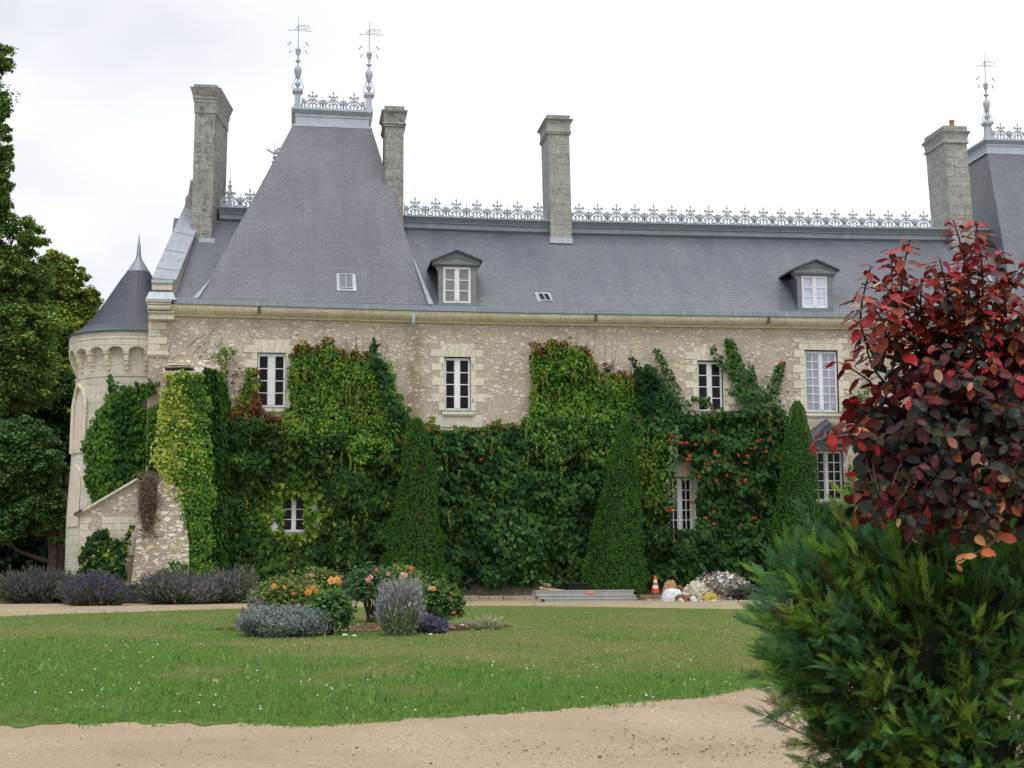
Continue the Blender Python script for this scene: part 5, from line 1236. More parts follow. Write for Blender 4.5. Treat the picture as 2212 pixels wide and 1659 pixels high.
# trumpet flowers: each cluster its own part
PET = ([(0, 0, 0), (-.5, .35, .2), (-.35, .95, .35), (0, 1.1, .3), (.35, .95, .35), (.5, .35, .2)], [(0, 3, 2, 1), (0, 5, 4, 3)])
def flower_cluster(par, p, s, cols, name='flower', k=4):
    P = np.array([p]) + R.normal(0, s * .6, (k, 3)) * [1, .4, .7]; P = np.repeat(P, 5, axis=0); n_ = len(P)
    an = np.tile(np.arange(5) * 1.2566, k); tip = np.stack([np.cos(an), -.3 * np.ones(n_), np.sin(an)], 1) + rnd(n_, .1)
    X_, Y_, Z_ = frames(np.tile([[0, -1., .2]], (n_, 1)) + rnd(n_, .2), tip)
    return stamp(name, *PET, P, X_, Y_, Z_, R.uniform(.7, 1.1, n_) * s, pick(cols, n_), FLOWER, par)
ORR = [(.58, .06, .02), (.66, .13, .03), (.45, .03, .02)]
zf = lambda x, y, o=(2600, 1300), s=1.8433: ((o[0] + x / s) / 1.8517, (o[1] + y / s) / 1.8517)
TF = [(470, 785), (140, 840), (178, 820), (232, 868), (268, 868), (338, 875), (412, 857), (290, 965), (280, 985), (800, 852), (888, 843), (745, 908), (778, 905), (853, 930), (718, 963), (560, 993), (405, 1022), (435, 1020), (460, 1018), (420, 1060), (265, 1065), (360, 1120), (563, 1107), (490, 1143), (655, 1170), (700, 1150), (160, 1355), (303, 1303), (473, 1380), (410, 1420), (470, 1467), (668, 1475), (765, 1425), (968, 980), (485, 930), (655, 960), (705, 1015), (970, 272), (945, 637), (963, 637), (447, 615)]
for q in TF:
    u, v = zf(*q); yy_ = -.78 if v > 900 else -.30
    flower_cluster(tv, W(u, v, yy_), .045 if (q not in [(160, 1355)]) else .10, ORR, 'trumpet_flower', 3 if q[0] % 2 else 4)
zf4 = lambda x, y: ((900 + x / 1.508) / 1.8517, (1200 + y / 1.508) / 1.8517)
wis = [o for o in C.objects if o.name.startswith('wisteria') and 'broad leaved' in str(o.get('label'))][0]
for q in [(1045, 845), (1078, 858), (1262, 895), (1440, 943), (1545, 962), (1600, 915), (1605, 1203), (1480, 1518), (1398, 1558), (1168, 735), (935, 955)]:
    flower_cluster(wis, W(*zf4(*q), -.75), .034, ORR, 'trumpet_flower', 2)
flower_cluster(wis, W((1900 + 1003 / 1.508) / 1.8517, (700 + 1268 / 1.508) / 1.8517, -.5), .06, ORR, 'trumpet_flower', 3)

# ------------------------------------------------------------------ clipped conical conifers
def conifer(label, rows, Y, n, cols, brown=0, zbase=0.0):
    """rows = [(v, ucentre, halfwidth)] from apex to foot"""
    vs = np.array([r[0] for r in rows], float); uc = np.array([r[1] for r in rows], float); hw = np.array([r[2] for r in rows], float)
    Pc = WV(uc, vs, np.full(len(vs), Y)); mp_ = (Y - CAM[1]) / F
    par = empty('conifer', (Pc[-1, 0], Y, 0)); tag(par, label, 'conifer', 'clipped conical conifers along the facade')
    w_ = hw + 4; q = R.random(n * 2); q = q[R.random(n * 2) < np.interp(q, np.linspace(0, 1, len(w_)), w_) / w_.max()][:n]; n = len(q)
    tt_ = np.linspace(0, 1, len(vs)); v = np.interp(q, tt_, vs); cx_ = np.interp(q, tt_, Pc[:, 0]); cz_ = np.interp(q, tt_, Pc[:, 2]); r_ = np.interp(q, tt_, hw) * mp_
    an = R.uniform(-math.pi, math.pi, n); lump = .78 + .34 * fbm(an * 2.2 + 9, cz_ * 2.4) + .16 * fbm(an * 7 + 3, cz_ * 8)
    rr_ = r_ * lump * (1 - np.abs(R.normal(0, .07, n))) + .01
    pos = np.stack([cx_ + np.cos(an) * rr_, Y + np.sin(an) * rr_, cz_ + R.normal(0, .03, n)], 1)
    o_ = np.stack([np.cos(an), np.sin(an), np.zeros(n)], 1)
    tip = o_ * .75 + np.array([0, 0, 1.0]) + rnd(n, .35); nrm = o_ + rnd(n, .55) + np.array([0, 0, .3]); X_, Y_, Z_ = frames(nrm, tip)
    c = pick(cols, n, None, .12) * (.90 + .3 * fbm(an * 3, cz_ * 2.5))[:, None]
    if brown: k = (fbm(an * 2 + 40, cz_ * 2.2 + 11) > .78) & (R.random(n) < brown); c[k] = [.13, .065, .02]
    stamp('crown', *NEEDLE, pos, X_, Y_, Z_, R.uniform(.055, .10, n), c, FOL, par)
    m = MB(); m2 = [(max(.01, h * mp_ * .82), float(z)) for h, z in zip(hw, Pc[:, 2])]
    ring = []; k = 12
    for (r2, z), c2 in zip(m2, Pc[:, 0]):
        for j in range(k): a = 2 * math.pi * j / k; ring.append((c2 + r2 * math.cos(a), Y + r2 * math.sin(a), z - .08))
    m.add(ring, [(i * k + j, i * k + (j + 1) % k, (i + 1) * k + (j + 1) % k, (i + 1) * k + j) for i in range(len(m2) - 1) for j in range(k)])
    m.build('shade_core', UNDER, par, True)  # near-black cone, painted as the shade between the needles
    MB().tube([(Pc[-1, 0], Y, -.1), (Pc[-1, 0], Y, .6)], .09, 8).build('trunk', BARK, par)
THU = [(.050, .140, .020), (.068, .168, .024), (.090, .20, .030), (.038, .112, .017)]
conifer('clipped conical conifer left of the middle with a few brown patches', [(905, 900, 3), (918, 902, 12), (950, 903, 23), (1000, 904, 33), (1050, 903, 38), (1100, 899, 45), (1150, 896, 54), (1200, 892, 64), (1240, 891, 70), (1275, 891, 68)], -1.9, 19000, THU, .7)
conifer('clipped conical conifer just left of the orange cone', [(908, 1351, 3), (925, 1350, 10), (950, 1350, 18), (1000, 1347, 30), (1050, 1343, 37), (1100, 1338, 46), (1150, 1333, 53), (1200, 1329, 60), (1250, 1326, 66), (1285, 1325, 67)], -1.9, 19000, THU, .2)
conifer('clipped conical conifer beside the slate canopy', [(869, 1722, 4), (885, 1722, 14), (920, 1723, 22), (960, 1725, 32), (1000, 1726, 37), (1050, 1726, 43), (1100, 1724, 48), (1150, 1720, 54), (1220, 1718, 58), (1285, 1718, 60)], -1.9, 17000, [(.046, .138, .022), (.064, .168, .027), (.085, .195, .032)])

# ------------------------------------------------------------------ shrubs, roses, lavender
def bush(name, label, cat, u, vb, wpx, hpx, n, size, cols, group=None, tmpl=LEAF, stems=9, bare=.25, lump=.25, flowers=None, up=.2, dz=0.0, fl_name='rose_bloom', sq=.8, fuzz=.12):
    g = G(u, vb); d_ = (g[1] - CAM[1]); s = d_ / F; w_, h_ = wpx * s / 2, hpx * s
    par = empty(name, g); tag(par, label, cat, group)
    an = R.uniform(-math.pi, math.pi, n); el = np.arcsin(R.uniform(-.75, 1, n)); rad = R.random(n) ** .38
    lm = 1 + lump * (fbm(an * 1.6 + g[0], el * 2.5 + g[1]) - .5) * 2.2
    cz_ = h_ * (bare + (1 - bare) * .5); rz = h_ * (1 - bare) * .5
    pos = np.stack([g[0] + np.cos(an) * np.cos(el) * rad * w_ * lm, g[1] + np.sin(an) * np.cos(el) * rad * w_ * sq * lm, g[2] + cz_ + np.sin(el) * rad * rz * lm * 1.05], 1)
    pos += rnd(n, fuzz * .3)
    pos[:, 2] = np.maximum(pos[:, 2], g[2] + .02)
    o_ = pos - np.array([g[0], g[1], g[2] + cz_ * .7]); o_ /= np.linalg.norm(o_, axis=1, keepdims=True)
    nrm = o_ * .6 + rnd(n, .5) + np.array([0, -.2, .6]); tip = o_ + rnd(n, .5) + np.array([0, 0, up]); X_, Y_, Z_ = frames(nrm, tip)
    stamp('foliage', *tmpl, pos, X_, Y_, Z_, R.uniform(*size, n), pick(cols, n), FOL, par)
    if stems:
        m = MB()
        for i in range(stems):
            a = random.uniform(0, 6.28); e = random.uniform(.3, .9)
            m.tube([(g[0] + random.gauss(0, .05), g[1], g[2] - .03), (g[0] + math.cos(a) * w_ * .35 * e, g[1] + math.sin(a) * w_ * .3 * e, g[2] + h_ * .35), (g[0] + math.cos(a) * w_ * .75 * e, g[1] + math.sin(a) * w_ * .6 * e, g[2] + h_ * random.uniform(.6, .9))], [.016, .011, .005], 5)
        m.build('stem', BARK, par)
    for (fu, fv, fs, fc) in (flowers or []):
        p = W(fu, fv, g[1] - w_ * sq * (.95 if fs > 3.4 else .7)); rose(par, p, fs * s * .95, fc, fl_name)
    return par
def rose(par, p, r, col, name):
    k = 22; an = np.arange(k) * 2.4; q = np.arange(k) / k
    o_ = np.stack([np.cos(an), np.sin(an) * .0 - .6 * (1 - q), np.sin(an)], 1)
    P = np.array([p]) + np.stack([np.cos(an) * q * r * .45, -(1 - q) * r * .35, np.sin(an) * q * r * .45], 1)
    tip = np.stack([np.cos(an), -.5 * np.ones(k), np.sin(an)], 1); nrm = np.stack([np.cos(an) * (1 - q), -np.ones(k) * .9, np.sin(an) * (1 - q) + .2], 1); X_, Y_, Z_ = frames(nrm, tip)
    c = np.array(col)[None] * (1 + (q[:, None] - .5) * .25) * (1 + R.normal(0, .05, (k, 1)))
    return stamp(name, *PET, P, X_, Y_, Z_, r * (.45 + .35 * q), c, FLOWER, par)
def lavender(name, label, cat, u, vb, wpx, hpx, n, leafc, tipc, group=None, lean=0.0, tipk=.5, core=True, sq=.8, blade=.02, tiplen=.11, spread=1.0, chaos=.22):
    """a mound of many thin stems, the outer ones ending in flower spikes"""
    g = G(u, vb); d_ = (g[1] - CAM[1]); s = d_ / F; w_, h_ = wpx * s / 2, hpx * s
    par = empty(name, g); tag(par, label, cat, group)
    an = R.uniform(-math.pi, math.pi, n); sp = R.random(n) ** .6
    b0 = np.stack([g[0] + np.cos(an) * sp * w_ * .55, g[1] + np.sin(an) * sp * w_ * .5 * sq, np.full(n, g[2])], 1)
    dirs_ = np.stack([np.cos(an) * sp * 1.05 * spread + lean, np.sin(an) * sp * sq * spread, np.sqrt(np.maximum(.05, 1.0 - .62 * sp ** 2))], 1) + rnd(n, chaos)
    dirs_[:, 2] = np.abs(dirs_[:, 2]) + .05; dirs_ /= np.linalg.norm(dirs_, axis=1, keepdims=True)
    L = h_ * R.uniform(.62, 1.04, n) * (.55 + .85 * fbm(b0[:, 0] * 3.1 + g[1], b0[:, 1] * 2.5)) * R.uniform(.8, 1.2, n); L *= np.minimum(1.0, (w_ * .62) / np.maximum(.05, np.abs(dirs_[:, 0]) * h_ + 1e-6) * 1.0 + .25)
    tk = R.random(n) < tipk
    Ls = L * np.where(tk, 1.0, .8)
    TS = ([(-.5, 0, 0), (.5, 0, 0), (.35, 1, 0), (-.35, 1, 0)], [(0, 1, 2, 3)])
    nrm = np.stack([R.normal(0, .6, n), -np.ones(n), R.normal(0, .3, n)], 1); X_, Y_, Z_ = frames(nrm, dirs_)
    st_ = .22; p0 = b0 + dirs_ * (Ls * st_)[:, None]
    stamp('foliage', *TS, p0, X_ * (blade / Ls)[:, None], dirs_ * .8, Z_, Ls, pick(leafc, n), FOL, par)
    # short leaves along the stems
    k = n * 2; i = R.integers(0, n, k); q = R.uniform(.1, .72, k); pp_ = b0[i] + dirs_[i] * (Ls[i] * q)[:, None] + rnd(k, .015)
    tip = dirs_[i] + rnd(k, .5); X2, Y2, Z2 = frames(np.stack([R.normal(0, .6, k), -np.ones(k), R.uniform(0, 1, k)], 1), tip)
    stamp('foliage', *LEAF, pp_, X2 * .5, Y2, Z2, R.uniform(.06, .11, k), pick(leafc, k), FOL, par)
    if tk.any():
        i = np.where(tk)[0]; pp_ = b0[i] + dirs_[i] * (Ls[i] * .90)[:, None]; k = len(i)
        SP = ([(-.14, 0, 0), (.14, 0, 0), (.2, .3, 0), (.1, .45, 0), (.17, .7, 0), (0, 1, 0), (-.17, .7, 0), (-.1, .45, 0), (-.2, .3, 0)], [(0, 1, 2, 3, 4, 5, 6, 7, 8)])
        X2, Y2, Z2 = frames(np.stack([R.normal(0, .8, k), -np.ones(k), R.normal(0, .4, k)], 1), dirs_[i] + rnd(k, .2))
        stamp('flower_spikes', *SP, pp_, X2, Y2, Z2, R.uniform(.7, 1.2, k) * tiplen, pick(tipc, k), FOL, par)
    return par
LVG = 'lavender mounds in front of the chateau'
LF = [(.11, .15, .075), (.15, .19, .10), (.085, .125, .055)]; PU = [(.16, .11, .19), (.21, .155, .25), (.12, .09, .14), (.18, .15, .18)]
lavender('lavender', 'wide dark purple lavender mound farthest left beside the track', 'lavender', 84, 1303, 160, 66, 5200, LF, PU, LVG, lean=-.15, tipk=.75)
lavender('lavender', 'deep purple lavender mound in front of the ashlar lean-to', 'lavender', 210, 1309, 112, 58, 3600, LF, [(.13, .075, .21), (.17, .10, .27), (.09, .065, .13)], LVG, tipk=.7)
lavender('lavender', 'pinkish lavender mound in front of the rubble buttress', 'lavender', 385, 1306, 152, 62, 4800, LF, [(.24, .175, .23), (.16, .12, .17), (.30, .23, .28)], LVG, tipk=.7)
lavender('lavender', 'grey purple lavender mound nearest the orange roses', 'lavender', 478, 1304, 100, 74, 3400, LF, [(.25, .20, .25), (.18, .15, .20), (.30, .25, .28)], LVG, lean=.1, tipk=.7)
GRG = [(.035, .10, .026), (.055, .135, .032), (.085, .18, .042), (.024, .07, .02)]
bush('leafy_shrub', 'small dark leafy shrub between two lavender mounds', 'shrub', 285, 1300, 62, 46, 900, (.10, .17), [(.016, .05, .018), (.03, .085, .025)], bare=.05, stems=5)
bush('leafy_plant', 'light green leafy plant poking up between left lavenders', 'plant', 152, 1282, 62, 46, 700, (.09, .15), [(.06, .13, .025), (.10, .18, .03)], bare=.2, stems=4, dz=.3)
bush('hollyhock', 'tall mallow with pink flowers beside the ivy buttress', 'flowering plant', 492, 1285, 62, 98, 900, (.10, .17), [(.06, .12, .035), (.09, .16, .05), (.035, .08, .02)], bare=.1, stems=8, flowers=[(497, 1183, 4, (.35, .02, .12)), (510, 1208, 3.5, (.32, .02, .10)), (490, 1195, 3, (.35, .03, .14)), (528, 1190, 3, (.3, .02, .1))], fl_name='mallow_bloom')
bush('leafy_shrub', 'low bright shrub below the ivy left of the roses', 'shrub', 570, 1272, 100, 34, 1100, (.09, .15), GRG + [(.06, .13, .03)], bare=.05, stems=4)
bush('leafy_shrub', 'green shrub clump at the wall foot right of the roses', 'shrub', 1105, 1290, 110, 70, 1500, (.10, .17), GRG, bare=.05, stems=6, flowers=[((2000 + x / 4.147) / 1.8517, (2000 + y / 4.147) / 1.8517, 5.0, (.55, .02, .07)) for x, y in ((348, 1017), (300, 1073), (248, 1152), (217, 1437))] + [(1176.5, 1221, 4.0, (.6, .2, .25))])
bush('climbing_rose', 'climbing rose shoots with red buds left of the third window foot', 'rose', 1130, 1288, 60, 120, 700, (.08, .14), GRG, bare=.3, stems=7)
# grassy iris clump
# rose bed
bd = MB(); cxy = G(790, 1362)
pts = [(cxy[0] + 3.15 * math.cos(a) * (1 + .07 * math.sin(3 * a)), cxy[1] + .55 + 1.35 * math.sin(a) * (1 + .08 * math.cos(4 * a))) for a in np.linspace(0, 2 * math.pi, 41)[:-1]]
vc = (cxy[0], cxy[1] + .55); bd.v = [(vc[0], vc[1], zg(vc[1]) + .09)] + [(x, y, zg(y) + .036) for x, y in pts]; bd.f = [(0, i + 1, (i + 1) % 40 + 1) for i in range(40)]
o = bd.build('bark_mulch_bed', m_ground('bark_mulch', [(.12, .075, .045), (.085, .055, .035), (.15, .10, .06)], 3, 30, .8, (30, (.30, .19, .10))), None); tag(o, kind='structure')
n = 2600; a = R.uniform(0, 6.283, n); q = R.random(n) ** .5; P = np.stack([vc[0] + 3.2 * q * np.cos(a), vc[1] + 1.4 * q * np.sin(a), np.zeros(n)], 1); P[:, 2] = zgv(P[:, 1]) + .04 + .05 * (1 - q)
X_, Y_, Z_ = frames(np.array([0, 0, 1.]) + rnd(n, .4), rnd(n)); 
tag(stamp('bark_chips', *OCT, P, X_, Y_ * .5, Z_ * .5, R.uniform(.015, .04, n), pick([(.17, .105, .06), (.12, .07, .04), (.32, .21, .12), (.07, .04, .025)], n), MAT['pebble_stone']), 'reddish bark chips spread under the roses', 'mulch', kind='stuff')
OR = (.80, .33, .09); PK = (.80, .30, .27); YO = (.85, .45, .13); LP = (.82, .52, .50); WH = (.8, .78, .7)
zb_ = lambda x, y: ((850 + x / 2.011) / 1.8517, (2200 + y / 2.011) / 1.8517)
def fl(L): return [(*zb_(x, y), s_, c) for x, y, s_, c in L]
RG = 'rose bushes in the round bed'; ROSL = [(.11, .21, .045), (.16, .26, .055), (.23, .29, .075), (.07, .14, .036), (.27, .18, .07)]
bush('rose_bush', 'wide rose bush with orange blooms at the left of the bed', 'rose bush', 620, 1340, 150, 90, 3300, (.06, .10), ROSL, RG, bare=.15, stems=16, fuzz=.2, flowers=fl([(493, 290, 5.5, OR), (580, 300, 3.5, OR), (646, 347, 4.5, OR), (725, 325, 3, YO), (768, 338, 7, OR), (805, 300, 4.5, OR), (838, 330, 5, OR), (790, 325, 3, OR), (360, 412, 3, YO), (378, 480, 4.5, WH), (360, 520, 4, WH)]))
bush('rose_bush', 'rose bush with large peach blooms behind the grey mound', 'rose bush', 688, 1332, 96, 100, 2300, (.06, .10), ROSL, RG, bare=.2, stems=12, fuzz=.2, flowers=fl([(957, 245, 8, YO), (1000, 237, 7, YO), (1020, 258, 5, OR), (878, 377, 5, OR), (935, 340, 3, YO), (797, 202, 4, PK), (1048, 385, 4.5, OR)]))
bush('rose_bush', 'dense green rose bush nearest the lawn in front of the others', 'rose bush', 712, 1373, 92, 92, 3000, (.055, .095), [(.07, .16, .042), (.11, .22, .055), (.045, .11, .032), (.16, .25, .065)], RG, bare=.1, stems=12, flowers=fl([(1240, 235, 0.1, OR)])[:0])
bush('rose_bush', 'tall open rose bush with pink blooms and bare lower stems', 'rose bush', 800, 1346, 108, 118, 2600, (.055, .095), [(.08, .17, .06), (.13, .22, .08), (.055, .12, .045)], RG, bare=.36, stems=24, fuzz=.2, flowers=fl([(1250, 240, 5.5, PK), (1272, 218, 5, (.8, .42, .33)), (1318, 160, 3.5, (.7, .12, .12)), (1413, 193, 4, (.8, .3, .25))]))
bush('rose_bush', 'rose bush with pale pink blooms behind the tall lavender', 'rose bush', 868, 1338, 96, 112, 2000, (.055, .095), ROSL, RG, bare=.25, stems=14, fuzz=.2, flowers=fl([(1530, 207, 7, LP), (1550, 200, 5, (.8, .35, .4)), (1600, 148, 4.5, (.75, .2, .1)), (1555, 268, 6, LP), (1605, 272, 5, LP)]))
bush('rose_bush', 'rose bush with small apricot blooms at the right end of the bed', 'rose bush', 952, 1364, 104, 104, 2900, (.06, .10), [(.07, .155, .036), (.11, .21, .05), (.05, .11, .03), (.16, .25, .06)], RG, bare=.2, stems=16, fuzz=.15, flowers=fl([(1750, 305, 4.5, LP), (1778, 310, 5, OR), (1915, 395, 4, (.8, .4, .3)), (1920, 345, 3, OR), (1940, 500, 3.5, (.75, .2, .08))]))
bush('santolina', 'low rounded silver grey santolina mound', 'santolina', 608, 1377, 190, 62, 15000, (.045, .085), [(.17, .225, .19), (.23, .285, .25), (.12, .165, .14), (.29, .34, .31)], tmpl=NEEDLE, bare=0.0, stems=0, lump=.35, up=1.2, sq=.75, fuzz=.12)
lavender('lavender', 'tall feathery lavender bush in the middle of the round bed', 'lavender', 862, 1376, 64, 108, 6000, [(.24, .31, .16), (.31, .38, .20), (.17, .23, .12)], [(.36, .30, .46), (.44, .37, .54), (.28, .24, .34)], tipk=.8, blade=.011, tiplen=.09, spread=.30, chaos=.10)
lavender('lavender', 'small blue lavender tuft at the right foot of the roses', 'lavender', 925, 1370, 66, 44, 1200, [(.08, .10, .07), (.11, .13, .10)], [(.16, .14, .26), (.12, .11, .20)], tipk=.6, blade=.014, tiplen=.10)
lavender('lavender', 'pale lavender wisps rising at the left end of the grey mound', 'lavender', 548, 1366, 40, 84, 110, [(.14, .17, .12)], [(.24, .20, .30), (.2, .16, .24)], tipk=.9, blade=.012, tiplen=.10)
lavender('dry_grass', 'pale dry grass tuft right of the rose bed', 'grass tuft', 1050, 1362, 70, 36, 220, [(.35, .36, .22), (.45, .42, .28), (.2, .26, .10)], [(.5, .46, .3)], tipk=.5, blade=.01, tiplen=.08)
lavender('iris_leaves', 'bright strappy leaves beside the orange roses', 'iris', 548, 1303, 62, 44, 500, [(.12, .17, .04), (.09, .15, .035), (.16, .20, .05)], [(.5, .46, .3)], tipk=0., blade=.03)
# border stones of the bed, each its own
ST = [(975, 1362, .07), (1000, 1356, .06), (1012, 1352, .05), (745, 1378, .06), (765, 1379, .05), (930, 1376, .05), (1018, 1350, .05), (590, 1379, .04)]
for i, (u, v, s_) in enumerate(ST):
    g = G(u, v); bm_ = MB(); r_ = random.Random(i)
    pts = []
    prof_ = [(0.02, -.02), (.9, .0), (1.05, .3), (.8, .62), (.4, .8), (.01, .85)]
    mm = MB().lathe((0, 0), [(a_ * s_, b2 * s_) for a_, b2 in prof_], 7); mm.v = [(g[0] + x * (1 + r_.uniform(-.2, .25)), g[1] + y * (1 + r_.uniform(-.2, .2)), g[2] + .03 + z) for x, y, z in mm.v]
    tag(mm.build('border_stone', QUO2, None, True), ['whitish border stone at the right rose foot', 'flat pale border stone near the dry tuft', 'small stone beside the dry tuft', 'pale stone at the bark edge nearest the lawn', 'pale stone touching the front bark edge', 'stone under the tall lavender', 'rightmost border stone of the bed', 'small stone before the silver mound'][i], 'stone', 'stones edging the rose bed')

# ------------------------------------------------------------------ kerb and building debris
KERBS = m_ashlar('kerb_stone', (.38, .33, .26), .6, 9, .4, dirt=(.17, .12, .08))
a = W(985, 1297, -1.35)[0]; b_ = W(1760, 1297, -1.35)[0]
m = MB(); x_ = a
while x_ < b_:
    w_ = random.uniform(.7, 1.3); m.box(x_, x_ + w_ - .015, -1.52, -1.34, -.1, .17 + random.uniform(-.015, .015)); x_ += w_
tag(m.build('stone_kerb', KERBS, bevel=.02), 'low stone kerb along the planting bed', 'kerb')
m = MB(); x_ = W(560, 1297, -2)[0]; e_ = W(985, 1297, -1.4)[0]
while x_ < e_ + 1.2:
    w_ = random.uniform(.2, .5); m.box(x_, x_ + w_ - .03, -1.66, -1.58, -.05, .05 + random.uniform(-.01, .02)); x_ += w_
tag(m.build('edging_stones', KERBS, bevel=.01), 'small flush edging stones before the kerb', 'edging')
ALU = m_zinc('weathered_aluminium', (.36, .37, .36), .6); WOOD = m_grain(mat('sawn_timber', (.50, .37, .22), .8), 8, .65, 1.2); WOODD = m_grain(mat('dirty_timber', (.26, .19, .13), .9), 9, .6, 1.3)
zs_ = lambda x, y: ((2000 + x / 2.011) / 1.8517, (2200 + y / 2.011) / 1.8517)
YS = -4.6
def plank_box(name, uv0, uv1, Y, dep, z_pad=0, mt=ALU, label='', cat='plank', group=None, notch=False, skew=0.0):
    a, b_ = W(*uv0, Y), W(*uv1, Y); x0, x1, z1, z0 = a[0], b_[0], a[2], b_[2]; m = MB(); h = z1 - z0
    m.box(x0, x1, Y, Y + .03, z1 - h * .22, z1).box(x0, x1, Y, Y + .03, z0, z0 + h * .22).box(x0 + .04, x1 - .04, Y + .02, Y + .04, z0 + h * .22, z1 - h * .22).box(x0, x1, Y + .03, Y + dep, z1 - .02, z1 - .002).box(x0, x1, Y + dep - .03, Y + dep, z0, z1 - .02).box(x0 + .03, x1 - .03, Y + .04, Y + dep - .04, z0 + .01, z0 + .03)
    n_ = 4
    for i in range(n_ + 1): x_ = x0 + .03 + (x1 - x0 - .1) * i / n_; m.box(x_, x_ + .03, Y + .04, Y + dep - .03, z0 + .03, z1 - .02)
    o = m.build(name, mt, bevel=.006); tag(o, label, cat, group); return o, (x0, x1, z0, z1)
SGp = 'stack of metal scaffold planks'
o, B3 = plank_box('scaffold_plank', zs_(352, 391), zs_(1108, 424), YS, .6, label='bottom metal scaffold plank of the stack on the gravel', group=SGp)
o, B2 = plank_box('scaffold_plank', zs_(305, 367), zs_(1106, 390), YS + .02, .6, label='middle metal scaffold plank jutting out at its left end', group=SGp)
o, B1 = plank_box('scaffold_plank', zs_(285, 326), zs_(1085, 366), YS + .04, .6, label='topmost metal scaffold plank with an orange sticker', group=SGp)
a, b_ = W(*zs_(690, 334), YS + .02), W(*zs_(768, 350), YS + .02)
m = MB(); m.box(a[0], b_[0], YS + .028, YS + .039, b_[2], a[2]); m.build('sticker', m_grain(mat('orange_sticker', (.75, .24, .15), .6), 60, .7, 1.2), o)
def beam(name, uv0, uv1, Y, hh, dep, mt, label, group=None, tilt=0.0, cat='plank'):
    a, b_ = W(*uv0, Y), W(*uv1, Y); m = MB()
    m.hexa([(a[0], Y, a[2] - hh), (b_[0], Y + tilt, b_[2] - hh), (b_[0] + .02, Y + tilt + dep, b_[2] - hh), (a[0] + .02, Y + dep, a[2] - hh), (a[0], Y, a[2]), (b_[0], Y + tilt, b_[2]), (b_[0] + .02, Y + tilt + dep, b_[2]), (a[0] + .02, Y + dep, a[2])])
    return tag(m.build(name, mt, bevel=.006), label, cat, group)
TG = 'timber offcuts lying on the metal planks'
beam('timber_offcut', zs_(320, 296), zs_(525, 322), YS + .10, .07, .2, WOOD, 'pale wedge of timber sloping down on the metal planks', TG)
beam('timber_offcut', zs_(318, 291), zs_(430, 306), YS + .34, .09, .2, WOODD, 'darker plank end lying behind the pale wedge', TG)
beam('timber_block', zs_(347, 264), zs_(411, 272), YS + .18, .10, .22, WOODD, 'short square timber block topmost on the metal planks', TG, cat='block')
beam('timber_plank', zs_(1178, 398), zs_(1300, 398), YS + .2, .06, .2, WOOD, 'pale short plank on the ground under the cone', None)
beam('timber_plank', zs_(1140, 358), zs_(1222, 368), YS + 1.0, .14, .4, WOODD, 'rough brown timber block left of the cone', None)
beam('timber_plank', zs_(1390, 458), zs_(1600, 456), -6.4, .03, .16, WOODD, 'thin grey board flat in the grass below the rubble', None)
# black crate
a, b_ = W(*zs_(560, 265), -2.6), W(*zs_(710, 320), -2.6)
m = MB(); m.box(a[0], b_[0], -2.62, -2.0, -.02, a[2] - .02)
x_ = a[0]
while x_ < b_[0]: m.box(x_, x_ + .05, -2.66, -2.6, 0, a[2]); x_ += .17
for z_ in (.12, a[2] - .05): m.box(a[0] - .02, b_[0] + .02, -2.68, -2.6, z_, z_ + .06)
tag(m.build('plastic_crate', m_grain(mat('black_plastic', (.012, .012, .014), .45)), bevel=.01), 'black plastic crate behind the metal planks', 'crate')
# traffic cone
p = (W(*zs_(1250, 300), -2.6)[0], -2.6, 0.0); s_ = (p[1] - CAM[1]) / F
vz = lambda y: W(*zs_(1250, y), p[1])[2]
cone = empty('traffic_cone', p); tag(cone, 'orange and white traffic cone on a grey rubber foot', 'traffic cone')
OCN = m_grain(mat('orange_plastic', (.75, .07, .02), .5, .4)); WBN = mat('reflective_white', (.72, .72, .70), .4)
rc = lambda y: np.interp(y, [210, 235, 322, 342], [8, 12, 29, 34]) / 2.011 / 1.8517 * s_ * 1.02
for ya, yb, mt, nm in ((210, 237, OCN, 'cone_band'), (237, 262, WBN, 'reflective_band'), (262, 283, OCN, 'cone_band'), (283, 308, WBN, 'reflective_band'), (308, 332, OCN, 'cone_band')):
    pf = ([(.002, vz(209)), (rc(210) * .8, vz(209.5))] if ya == 210 else []) + [(rc(ya), vz(ya)), (rc(yb), vz(yb))]
    MB().lathe((p[0], p[1]), pf, 20).build(nm, mt, cone, True)
hw = 34 / 2.011 / 1.8517 * s_
m = MB(); 
def octa(m, h0, h1, w0, w1):
    pts = [(math.cos(math.pi / 8 + i * math.pi / 4), math.sin(math.pi / 8 + i * math.pi / 4)) for i in range(8)]
    o_ = [(p[0] + x * w0, p[1] + y * w0, h0) for x, y in pts] + [(p[0] + x * w1, p[1] + y * w1, h1) for x, y in pts]
    m.add(o_, [tuple(range(8))[::-1], tuple(range(8, 16))] + [(i, (i + 1) % 8, (i + 1) % 8 + 8, i + 8) for i in range(8)])
octa(m, vz(343), vz(331), hw * 1.06, hw * .92); m.build('cone_skirt', OCN, cone)
m = MB(); octa(m, p[2], vz(343.5), hw * .86, hw * .80); m.build('rubber_foot', m_grain(mat('grey_rubber', (.24, .18, .16), .9)), cone)
